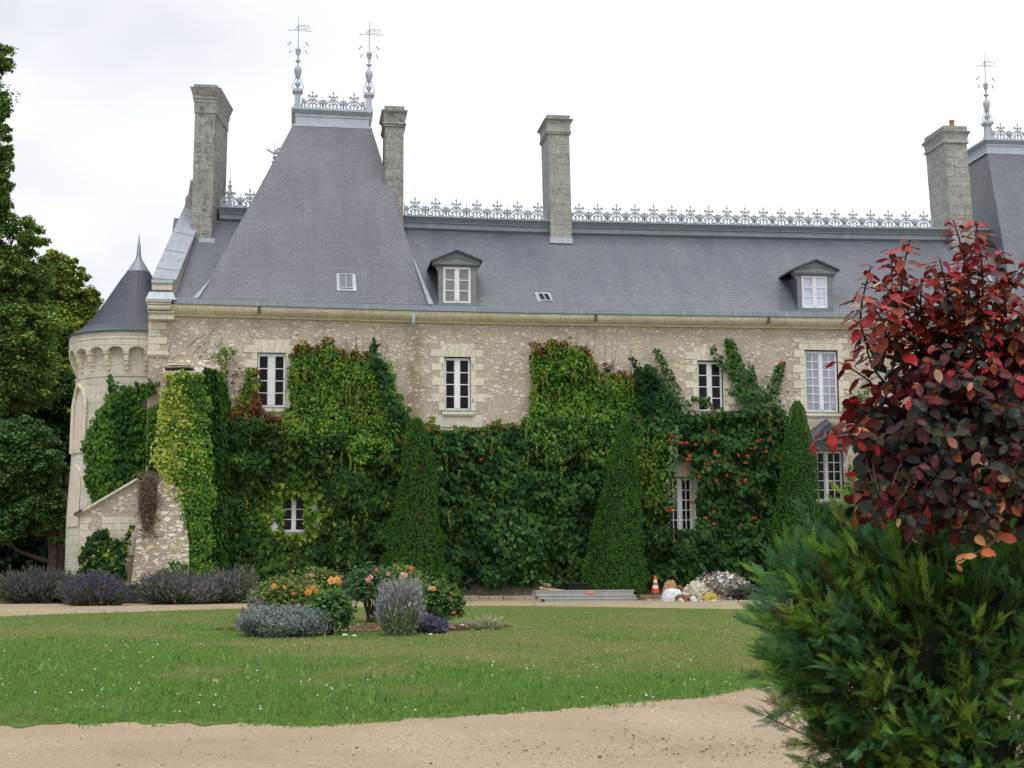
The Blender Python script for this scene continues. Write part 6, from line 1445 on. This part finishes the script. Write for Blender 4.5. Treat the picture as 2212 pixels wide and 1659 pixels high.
# sacks
def lump(name, label, cat, uvc, wpx, hpx, Y, mt, seed, dep=.35, sharp=.25, par=None):
    """crumpled heap: a dome cut by many creases"""
    c = W(*uvc, Y); s_ = (Y - CAM[1]) / F; w_, h_ = wpx * s_ / 2, hpx * s_; m = MB(); nu, nv = 56, 22
    ii, jj = np.meshgrid(np.arange(nu), np.arange(nv + 1)); a = 2 * math.pi * ii / nu; ph = math.pi / 2 * jj / nv
    X0 = np.cos(a) * np.cos(ph) ** .6; Y0 = np.sin(a) * np.cos(ph) ** .6; Z0 = np.sin(ph)
    rid = 1 - 2 * np.abs(fbm(X0 * 2.6 + Z0 * 2 + seed * 5, Y0 * 2.2 + Z0 * 3.0 + seed * 3) - .5) * 2
    rid2 = 1 - 2 * np.abs(fbm(X0 * 6 + Z0 * 6 + seed * 7, Y0 * 5 - Z0 * 5 + seed) - .5) * 2
    k_ = 1 + sharp * (fbm(X0 * 1.4 + seed * 3 + 5, Y0 * 1.4 + Z0 * 1.5 + seed) - .5) * 2.2 + sharp * .55 * (rid - .6) + sharp * .30 * (rid2 - .6)
    V = np.stack([c[0] + X0 * w_ * k_, Y + Y0 * dep * k_, np.maximum(-.02, -.02 + h_ * Z0 * k_)], -1).reshape(-1, 3)
    m.add([tuple(q) for q in V], [(j * nu + i, j * nu + (i + 1) % nu, (j + 1) * nu + (i + 1) % nu, (j + 1) * nu + i) for j in range(nv) for i in range(nu)])
    o = m.build(name, mt, par, False)
    return tag(o, label, cat) if label else o
PLW = m_grain(mat('white_woven_plastic', (.66, .68, .74), .5), 9, .85, 1.1); KRA = m_grain(mat('kraft_paper', (.42, .26, .14), .8), 10, .7, 1.3); CRE = m_grain(mat('cream_plastic_sheet', (.58, .57, .44), .6), 8, .75, 1.15)
BRN = m_grain(mat('brown_paper', (.20, .10, .06), .8), 8, .6, 1.3); BLK = m_grain(mat('black_sheeting', (.022, .023, .028), .32, .6), 9, .5, 1.6)
lump('paper_sack', 'tall torn kraft paper sack leaning beside the cone', 'sack', (1447, 1297), 34, 42, -4.0, KRA, 1, .3, .30)
lump('white_sack', 'bulging white woven plastic sack in front of the paper sack', 'sack', (1452, 1301), 46, 28, -4.5, PLW, 2, .3, .12)
lump('brown_wrapping', 'crumpled brown wrapping behind the white sack', 'wrapping', (1476, 1295), 40, 30, -3.6, BRN, 3, .35, .4)
lump('cream_sheeting', 'crumpled cream plastic sheeting heaped beside the sacks', 'plastic sheet', (1503, 1297), 60, 36, -3.9, CRE, 4, .4, .45)
lump('torn_bag', 'torn brown and white bag flat on the ground in front', 'bag', (1482, 1302), 48, 14, -5.2, BRN, 5, .3, .4)
lump('plaster_lump', 'white torn packaging lying before the cream sheeting', 'packaging', (1496, 1303), 22, 13, -5.4, PLW, 6, .15, .25)
lump('cream_scrap', 'pale torn scrap between sack and sheeting', 'packaging', (1470, 1304), 16, 8, -5.5, CRE, 7, .12, .4)
hp = lump('rubble_mound', None, None, (1560, 1300), 132, 50, -3.4, m_grain(mat('rubble_dust', (.26, .23, .20), .95), 14, .5, 1.4), 8, .8, .22)
tag(hp, 'mound of broken plaster and stone rubble right of the sacks', 'rubble heap')
co_ = np.array([v.co for v in hp.data.vertices]); n = 2600; idx = R.integers(0, len(co_), n); P = co_[idx] + rnd(n, .05); P[:, 2] = np.abs(P[:, 2]) + .01
X_, Y_, Z_ = frames(rnd(n) + np.array([0, -.4, .6]), rnd(n))
k = stamp('rubble_fragments', *OCT, P, X_, Y_ * .8, Z_, np.abs(R.normal(0, .035, n)) + .015, pick([(.62, .59, .53), (.46, .42, .37), (.28, .25, .23), (.74, .72, .69), (.30, .22, .17), (.12, .11, .11)], n), MAT['pebble_stone'])
tag(k, 'loose plaster crumbs and stone chips over the rubble mound', 'rubble', kind='stuff')
n = 260; P = np.stack([R.uniform(W(1500, 1300, -4)[0], W(1640, 1300, -4)[0], n), R.uniform(-5.2, -4.0, n), np.zeros(n)], 1); X_, Y_, Z_ = frames(rnd(n), rnd(n))
tag(stamp('plaster_crumbs', *OCT, P, X_, Y_ * .8, Z_, np.abs(R.normal(0, .025, n)) + .012, pick([(.6, .57, .5), (.66, .64, .60), (.14, .12, .12)], n), MAT['pebble_stone']), 'white crumbs scattered at the foot of the rubble mound', 'rubble', kind='stuff')
lump('yellow_rag', 'small yellow plastic rag on the rubble mound', 'rag', (1536, 1294), 30, 18, -4.3, m_grain(mat('yellow_plastic', (.58, .48, .10), .6), 9, .7, 1.2), 9, .14, .5)
lump('black_sheeting', 'heap of crumpled black plastic sheeting at the right of the rubble', 'plastic sheet', (1612, 1301), 88, 30, -3.9, BLK, 10, .6, .35)
m = MB()
for i in range(26):
    u = random.uniform(1580, 1650); c = W(u, 1290, -4.3); z = max(.03, .42 - abs(u - 1606) * .006) * random.uniform(.4, 1)
    m.tube([(c[0] - .3, -4.45, z + random.uniform(-.05, .05)), (c[0], -4.5, z + .06), (c[0] + .35, -4.4, z - .05)], [.01, .04, .008], 4)
tag(m.build('black_folds', BLK), 'loose folds of black sheeting draped over the right heap', 'plastic sheet')
beam('timber_board', zs_(1560, 452), zs_(2010, 450), -6.2, .03, .30, WOODD, 'long weathered board lowest in front of the black sheeting', None)
beam('timber_board', zs_(1650, 434), zs_(2060, 420), -5.6, .07, .22, m_zinc('grey_sheet_metal', (.42, .44, .45)), 'grey metal wrapped beam above the long board', None)
beam('timber_board', zs_(1595, 428), zs_(1735, 434), -5.5, .08, .2, WOODD, 'short dark beam end left of the grey beam', None)
# low grey rubble wall and stones by the track far left
lump('mossy_rock', 'low mossy rock heap at the foot of the lean-to', 'rock', (200, 1240), 70, 22, -2.6, m_grain(mat('mossy_stone', (.13, .13, .07), .95), 5, .5, 1.6), 12, .5, .35)
lump('grey_rock', 'grey stones beside the far left track', 'rock', (170, 1240), 56, 16, -1.2, m_grain(mat('grey_stone', (.22, .20, .18), .95), 7, .5, 1.6), 13, .4, .4)

# ------------------------------------------------------------------ background trees
def tree(label, blobs, Y, n, size, cols, trunk, per=None, wob=.25):
    """blobs = [(u,v,rx,ry)] clumps of the crown at distance Y; trunk = (u, vbase, utop, vtop, r)"""
    g = W(trunk[0], trunk[1], Y); par = empty('tree', (g[0], Y, zg(Y))); tag(par, label, 'tree', 'trees left of the chateau')
    s = (Y - CAM[1]) / F; ar = np.array([b[2] * b[3] for b in blobs], float); cnt = (n * ar / ar.sum()).astype(int); PP = []; NN = []; CCc = []
    for (u, v, rx, ry), k in zip(blobs, cnt):
        c = np.array(W(u, v, Y)); 
        # sub-clumps give the light and dark masses
        m_ = max(8, int(k / 120)); sa = R.uniform(-math.pi, math.pi, m_); se = np.arcsin(R.uniform(-.9, 1, m_)); sr = R.uniform(.45, 1.08, m_)
        sc_ = np.stack([np.cos(sa) * np.cos(se) * sr * rx * s, np.sin(sa) * np.cos(se) * sr * rx * s * .9, np.sin(se) * sr * ry * s], 1)
        i = R.integers(0, m_, k); d_ = rnd(k); d_ /= np.linalg.norm(d_, axis=1, keepdims=True); rr_ = R.random(k) ** .45 * min(rx, ry) * s * .30 * R.uniform(.5, 1.3, m_)[i]
        P = c + sc_[i] + d_ * rr_[:, None] * [1.15, 1, .75]
        PP.append(P); NN.append(d_ * .5 + np.array([0, 0, .8]) + rnd(k, .4)); CCc.append((R.uniform(.72, 1.3, m_)[i])[:, None] * pick(cols, k, None, .15))
    P = np.concatenate(PP); Nn = np.concatenate(NN); c = np.concatenate(CCc); n = len(P)
    X_, Y_, Z_ = frames(Nn, rnd(n) + np.array([0, 0, -.5]))
    stamp('crown', *LEAF, P, X_, Y_, Z_, R.uniform(*size, n), c, FOL, par)
    m = MB(); gb = (g[0], Y, zg(Y) - .3); tp = W(trunk[2], trunk[3], Y); r_ = trunk[4]
    m.tube([gb, tuple(np.array(gb) * .6 + np.array(tp) * .4 + [.15, 0, 0]), tp], [r_, r_ * .8, r_ * .4], 9)
    for (u, v, rx, ry) in blobs:
        c_ = W(u, v, Y); q = random.uniform(.35, .9); st_ = np.array(gb) * (1 - q) + np.array(tp) * q
        m.tube([tuple(st_), tuple((st_ + np.array(c_)) / 2 + [0, random.uniform(-.4, .4), -.3]), c_], [r_ * .35, r_ * .2, r_ * .06], 6)
    m.build('trunk', BARK, par); return par
TG1 = [(.13, .23, .05), (.18, .29, .064), (.24, .36, .085), (.085, .165, .038)]
tree('tall lime tree with a ragged crown cut by the left picture edge', [(-18, 120, 34, 36), (-30, 130, 52, 50), (-110, 60, 90, 80), (-120, 200, 110, 90), (-130, 330, 120, 90), (-130, 470, 130, 90), (-140, 600, 130, 90), (-140, 740, 130, 90), (-22, 215, 48, 45), (-20, 255, 46, 34), (-16, 320, 40, 30), (-18, 378, 44, 30), (-16, 440, 60, 34), (-30, 290, 52, 42), (-22, 350, 44, 40), (-25, 405, 50, 36), (-40, 470, 60, 40), (30, 515, 66, 45), (-20, 580, 110, 60), (40, 600, 70, 60), (-10, 680, 120, 70), (40, 740, 90, 80), (-30, 800, 120, 90), (60, 830, 60, 60)], 10.0, 210000, (.085, .165), TG1, (-75, 1230, -85, 450, .5))
tree('lighter maple with yellow tinged foliage behind the turret', [(118, 590, 44, 46), (150, 600, 32, 40), (95, 640, 60, 60), (165, 660, 46, 50), (130, 720, 84, 66), (190, 655, 24, 34), (120, 800, 80, 66), (140, 880, 70, 70)], 22.0, 75000, (.10, .20), [(.17, .27, .04), (.26, .34, .055), (.36, .39, .075), (.11, .20, .032)], (150, 1222, 140, 700, .4))
tree('dark evergreen filling the gap behind the turret base', [(130, 880, 60, 70), (100, 960, 80, 70), (150, 980, 34, 80), (60, 900, 80, 60), (140, 1080, 40, 60), (150, 1150, 30, 50)], 17.0, 22000, (.12, .22), [(.030, .075, .024), (.048, .105, .030), (.020, .052, .018)], (140, 1215, 130, 900, .3))
tree('low spreading tree with drooping boughs and a visible dark trunk', [(20, 950, 90, 50), (70, 1000, 70, 45), (-10, 1020, 90, 60), (90, 1080, 60, 45), (30, 1090, 80, 50), (-30, 1130, 80, 50), (140, 1110, 34, 34), (60, 1130, 60, 26), (150, 1160, 30, 30)], 7.0, 68000, (.085, .16), [(.085, .19, .055), (.13, .26, .072), (.19, .33, .095), (.05, .12, .036)], (112, 1205, 108, 1040, .28))
# distant wood that closes the view under the trees
wood = []
n = 26000; u = R.uniform(-400, 330, n); v = R.uniform(820, 1222, n); pos = WV(u, v, R.uniform(34, 44, n)); X_, Y_, Z_ = frames(rnd(n) + np.array([0, -.6, .5]), rnd(n))
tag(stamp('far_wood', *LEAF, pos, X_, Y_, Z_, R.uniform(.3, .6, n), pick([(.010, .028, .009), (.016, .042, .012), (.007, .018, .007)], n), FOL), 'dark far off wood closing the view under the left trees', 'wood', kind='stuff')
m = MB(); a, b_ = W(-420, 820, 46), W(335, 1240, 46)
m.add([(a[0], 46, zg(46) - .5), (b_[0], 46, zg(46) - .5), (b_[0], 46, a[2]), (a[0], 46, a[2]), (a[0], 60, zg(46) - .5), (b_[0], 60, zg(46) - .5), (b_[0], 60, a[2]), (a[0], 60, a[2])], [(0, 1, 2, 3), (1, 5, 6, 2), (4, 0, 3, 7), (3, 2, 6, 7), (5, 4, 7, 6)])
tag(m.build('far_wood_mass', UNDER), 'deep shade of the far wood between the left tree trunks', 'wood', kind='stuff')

# ------------------------------------------------------------------ foreground: feathery conifer shrub and red leaved tree
def frond_template():
    V = []; Fc = []
    def blade(p, a, L, w_):
        d = np.array([math.sin(a), math.cos(a)]); e = np.array([d[1], -d[0]]); p = np.array(p); i = len(V)
        for q in (p, p + d * L * .55 - e * w_, p + d * L, p + d * L * .55 + e * w_): V.append((q[0], q[1], -.30 * (q[0] ** 2) - .12 * q[1] ** 2))
        Fc.append((i, i + 3, i + 2, i + 1))
    blade((0, 0), 0, 1.0, .014)
    for i in range(8):
        t_ = .10 + .82 * i / 7; L = (.36 * (1 - t_) ** .8 + .06) * (1.0 if i % 2 else .78)
        for sg in (-1, 1):
            a = sg * math.radians(36 - 10 * t_); p = (0, t_ + (.05 if sg > 0 else 0)); blade(p, a, L, .017)
            k = max(1, int(L / .10))
            for j in range(k):
                q = (j + .8) / (k + .6); pp = (p[0] + math.sin(a) * L * q, p[1] + math.cos(a) * L * q)
                blade(pp, a + sg * math.radians(30), L * .30, .014)
                if j % 2 == 0: blade(pp, a - sg * math.radians(32), L * .30, .014)
    return V, Fc
FT = frond_template()
DS = 8.9; YSH = CAM[1] + DS
sh = G(1960, 1830); par = empty('feathery_shrub', (W(2010, 1500, YSH)[0], YSH, zg(YSH))); tag(par, 'big feathery blue green conifer shrub in the right foreground', 'shrub')
sm = DS / F
LOB = [(1960, 1400, 300, 260, 0.0), (1790, 1390, 150, 190, .05), (2120, 1330, 230, 220, .0), (1850, 1240, 140, 130, .15), (1960, 1180, 150, 110, .3), (2100, 1210, 160, 120, .25), (1800, 1560, 110, 110, .2), (1900, 1640, 170, 120, .05), (2080, 1600, 220, 200, -.1), (1752, 1300, 84, 110, .1), (1738, 1440, 80, 80, .1)]
P = []
tot = sum(l[2] * l[3] for l in LOB)
NB = 1150
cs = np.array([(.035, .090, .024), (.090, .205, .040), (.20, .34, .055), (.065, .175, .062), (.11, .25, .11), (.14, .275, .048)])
X_ = []; Y_ = []; Z_ = []; c = []; S_ = []; brm = MB()
for (u, v, rx, ry, dy) in LOB:
    k = int(NB * rx * ry / tot)
    for _ in range(k):
        d_ = R.normal(0, 1, 3); d_ /= np.linalg.norm(d_); d_[1] = -abs(d_[1]) * (1 if random.random() < .82 else -1)
        c0 = np.array(W(u, v, YSH + dy)); b0 = c0 + d_ * random.uniform(.42, .84) * np.array([rx * sm, min(rx, ry) * sm * .9, ry * sm])
        ax = d_ * .8 + np.array([-.45, -.25, .62]) + R.normal(0, .22, 3); ax /= np.linalg.norm(ax); L = random.uniform(.16, .34)
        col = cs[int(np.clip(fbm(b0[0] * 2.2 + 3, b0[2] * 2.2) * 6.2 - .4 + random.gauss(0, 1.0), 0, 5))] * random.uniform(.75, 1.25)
        if random.random() < .035: col = np.array([.14, .085, .04])
        e1 = np.cross(ax, [.1, 1, .2]); e1 /= np.linalg.norm(e1); e2 = np.cross(ax, e1); nf_ = int(13 * L / .26)
        brm.tube([b0 - ax * .1, b0 + ax * L], [.005, .002], 3, False)
        for i in range(nf_):
            q = (i + .5) / nf_; an = i * 2.4 + random.gauss(0, .4); o_ = e1 * math.cos(an) + e2 * math.sin(an)
            P.append(b0 + ax * L * q); t_ = ax * (.75 + .6 * q) + o_ * (.75 - .45 * q) + R.normal(0, .1, 3)
            x1, y1, z1 = frames((np.cross(t_, np.cross(o_, t_)) + R.normal(0, .5, 3) + np.array([0, -.5, .2]))[None], t_[None])
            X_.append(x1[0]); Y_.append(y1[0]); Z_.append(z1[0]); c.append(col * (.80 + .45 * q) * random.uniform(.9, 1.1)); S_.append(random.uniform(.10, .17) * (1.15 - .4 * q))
brm.build('twigs', BARK, par)
P = np.array(P); X_ = np.array(X_); Y_ = np.array(Y_); Z_ = np.array(Z_); c = np.array(c); n = len(P)
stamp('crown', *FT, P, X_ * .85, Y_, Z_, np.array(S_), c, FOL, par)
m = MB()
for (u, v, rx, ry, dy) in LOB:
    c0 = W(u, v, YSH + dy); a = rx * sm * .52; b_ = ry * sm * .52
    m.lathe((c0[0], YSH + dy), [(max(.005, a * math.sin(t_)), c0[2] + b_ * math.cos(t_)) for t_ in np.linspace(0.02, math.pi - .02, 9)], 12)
m.build('shade_core', UNDER, par, True)  # dark ellipsoids, painted as the shade between the fronds
m = MB(); gx = W(1980, 1700, YSH)[0]; gz = zg(YSH)
for i in range(16):
    a = random.uniform(-.5, 1.0); m.tube([(gx + random.gauss(0, .06), YSH + .1, gz - .05), (gx + math.sin(a) * .2, YSH, gz + .35), (gx + math.sin(a) * .45, YSH, gz + .7 + random.uniform(0, .3))], [.03, .02, .006], 6)
m.build('trunk', BARK, par)

# red leaved tree
def leaf3():
    V = []; Fc = []; k = 6; wd = [0, .19, .27, .25, .15, 0]
    for i in range(k):
        t_ = i / (k - 1); y = math.sin(t_ * 1.25) / math.sin(1.25) * .95; z = -.38 * t_ ** 2 + .06 * math.sin(t_ * 9)
        for sx_ in (-1, 0, 1): V.append((sx_ * wd[i], y, z + (.10 * abs(sx_) * (wd[i] / .37)) + (.02 if sx_ > 0 else -.01) * math.sin(i * 2.3)))
    for i in range(k - 1):
        for j in range(2): a = i * 3 + j; Fc.append((a, a + 1, a + 4, a + 3))
    return V, Fc
L3 = leaf3(); DT = 8.0; YTt = CAM[1] + DT; st_ = DT / F
rt = empty('red_leaved_tree', (W(2120, 1200, YTt + .3)[0], YTt + .3, zg(YTt))); tag(rt, 'small tree with glossy wine red leaves turning dark below, right foreground', 'tree')
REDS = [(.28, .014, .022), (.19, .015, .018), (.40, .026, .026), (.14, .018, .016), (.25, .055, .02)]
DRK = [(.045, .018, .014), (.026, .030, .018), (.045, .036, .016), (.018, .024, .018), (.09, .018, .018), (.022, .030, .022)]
PALE = [(.50, .22, .16), (.45, .30, .16), (.55, .18, .05)]
P = []; T_ = []; Nn = []; S_ = []; Cc_ = []; m = MB()
def shoot(tipuv, baseuv, y0, y1, nl, kr, droop=.45, szr=(.075, .115)):
    a = np.array(W(*tipuv, y0)); b_ = np.array(W(*baseuv, y1)); k = 8; pts = []
    sid = np.array([random.gauss(0, .03), random.gauss(0, .04), 0])
    for i in range(k): q = i / (k - 1); pts.append(b_ * (1 - q) + a * q + sid * math.sin(q * 3.14) * 2)
    m.tube(pts, [.009 * (1 - .75 * i / (k - 1)) + .0015 for i in range(k)], 5)
    ax = (a - b_) / np.linalg.norm(a - b_)
    for i in range(nl):
        q = 1 - (i / nl) ** 1.15 * .95; p = b_ * (1 - q) + a * q + sid * math.sin(q * 3.14) * 2; an = i * 2.4 + random.gauss(0, .3)
        e1 = np.cross(ax, [0, 1, .01]); e1 /= np.linalg.norm(e1); e2 = np.cross(ax, e1); o_ = e1 * math.cos(an) + e2 * math.sin(an)
        d_ = o_ * (.55 + .5 * (1 - q)) + ax * (.75 if q > .93 else .25) + np.array([0, 0, -.1 * (1 - q)])
        P.append(p + o_ * .008); T_.append(d_ + np.array([random.gauss(0, .12) for _ in range(3)])); Nn.append(ax * 1.0 + np.array([0, 0, .6]) + np.array([random.gauss(0, .3) for _ in range(3)]))
        S_.append(random.uniform(*szr) * (.55 + .45 * min(1, (1 - q) * 4 + .25)))
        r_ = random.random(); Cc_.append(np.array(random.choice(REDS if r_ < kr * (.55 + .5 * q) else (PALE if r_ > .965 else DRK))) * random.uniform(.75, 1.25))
SH = [((2008, 575), (2015, 790), 22, .9), ((2040, 640), (2045, 820), 20, .8), ((1910, 610), (1930, 790), 18, .9), ((2045, 700), (2040, 860), 18, .6), ((2078, 690), (2070, 860), 18, .6), ((2020, 740), (2030, 880), 18, .5), ((2235, 640), (2215, 850), 22, .8), ((2245, 720), (2220, 880), 20, .7), ((1950, 590), (1970, 800), 20, .8), ((2015, 650), (2020, 850), 22, .7), ((2090, 560), (2090, 800), 22, .8), ((2200, 640), (2190, 830), 22, .8), ((1882, 575), (1905, 790), 24, 1.0), ((1925, 540), (1935, 780), 24, 1.0), ((1966, 518), (1995, 790), 26, 1.0), ((1990, 600), (2010, 800), 20, .9), ((2030, 560), (2040, 800), 24, 1.), ((2059, 474), (2078, 790), 34, .95), ((2107, 478), (2110, 760), 30, 1.), ((2128, 505), (2135, 770), 26, 1.), ((2160, 545), (2160, 800), 26, .95), ((2195, 590), (2190, 800), 22, .9), ((2225, 560), (2215, 800), 22, .9), ((2070, 600), (2075, 850), 20, .7),
      ((1862, 640), (1900, 800), 16, .8), ((1840, 690), (1905, 840), 12, .7), ((1812, 782), (1890, 880), 9, 1.0), ((1756, 955), (1890, 935), 14, .9), ((1785, 940), (1900, 930), 8, .8), ((1836, 1070), (1930, 985), 12, .6), ((1850, 1120), (1930, 1020), 12, .4), ((1850, 880), (1920, 900), 14, .8), ((1870, 720), (1950, 860), 14, .7), ((1905, 650), (1960, 860), 16, .7), ((1945, 640), (1985, 850), 18, .6), ((2140, 640), (2120, 860), 20, .6), ((2180, 690), (2150, 880), 20, .6), ((2215, 650), (2190, 860), 18, .8)]
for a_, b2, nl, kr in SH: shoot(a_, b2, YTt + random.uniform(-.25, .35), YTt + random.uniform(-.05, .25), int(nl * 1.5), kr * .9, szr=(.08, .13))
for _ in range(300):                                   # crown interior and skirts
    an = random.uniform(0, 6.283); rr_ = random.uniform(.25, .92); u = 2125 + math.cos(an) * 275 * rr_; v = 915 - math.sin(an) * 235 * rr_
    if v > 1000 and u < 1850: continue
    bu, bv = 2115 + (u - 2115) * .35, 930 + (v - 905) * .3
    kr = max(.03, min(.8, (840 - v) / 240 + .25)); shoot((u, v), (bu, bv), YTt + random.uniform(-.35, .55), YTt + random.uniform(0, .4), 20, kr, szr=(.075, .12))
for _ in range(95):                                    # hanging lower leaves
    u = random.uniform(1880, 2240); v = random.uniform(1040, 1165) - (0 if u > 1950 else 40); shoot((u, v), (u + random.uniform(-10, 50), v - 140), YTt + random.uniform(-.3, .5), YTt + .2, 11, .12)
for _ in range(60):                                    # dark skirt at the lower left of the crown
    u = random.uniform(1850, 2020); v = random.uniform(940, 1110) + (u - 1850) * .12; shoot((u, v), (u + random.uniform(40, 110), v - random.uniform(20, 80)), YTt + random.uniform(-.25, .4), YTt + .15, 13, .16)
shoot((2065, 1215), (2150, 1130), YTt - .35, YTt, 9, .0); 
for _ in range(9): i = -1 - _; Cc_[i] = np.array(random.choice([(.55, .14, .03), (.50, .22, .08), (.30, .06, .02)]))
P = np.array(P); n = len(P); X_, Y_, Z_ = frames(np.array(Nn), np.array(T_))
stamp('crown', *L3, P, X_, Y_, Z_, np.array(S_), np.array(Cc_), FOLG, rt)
bx_ = W(2120, 1000, YTt + .3)
m.tube([(bx_[0], YSH + .25, zg(YSH) - .1), (bx_[0] + .02, YSH + .2, .7), (bx_[0] - .03, YTt + .3, bx_[2]), (bx_[0], YTt + .3, bx_[2] + .35)], [.045, .038, .03, .015], 8)
for _ in range(12):
    a = random.uniform(0, 6.28); m.tube([(bx_[0], YTt + .3, bx_[2] - random.uniform(.0, .4)), (bx_[0] + math.cos(a) * .25, YTt + .3 + math.sin(a) * .25, bx_[2] + .05), (bx_[0] + math.cos(a) * .5, YTt + .3 + math.sin(a) * .4, bx_[2] + random.uniform(.1, .5))], [.02, .013, .006], 6)
m.build('branches', BARK, rt)
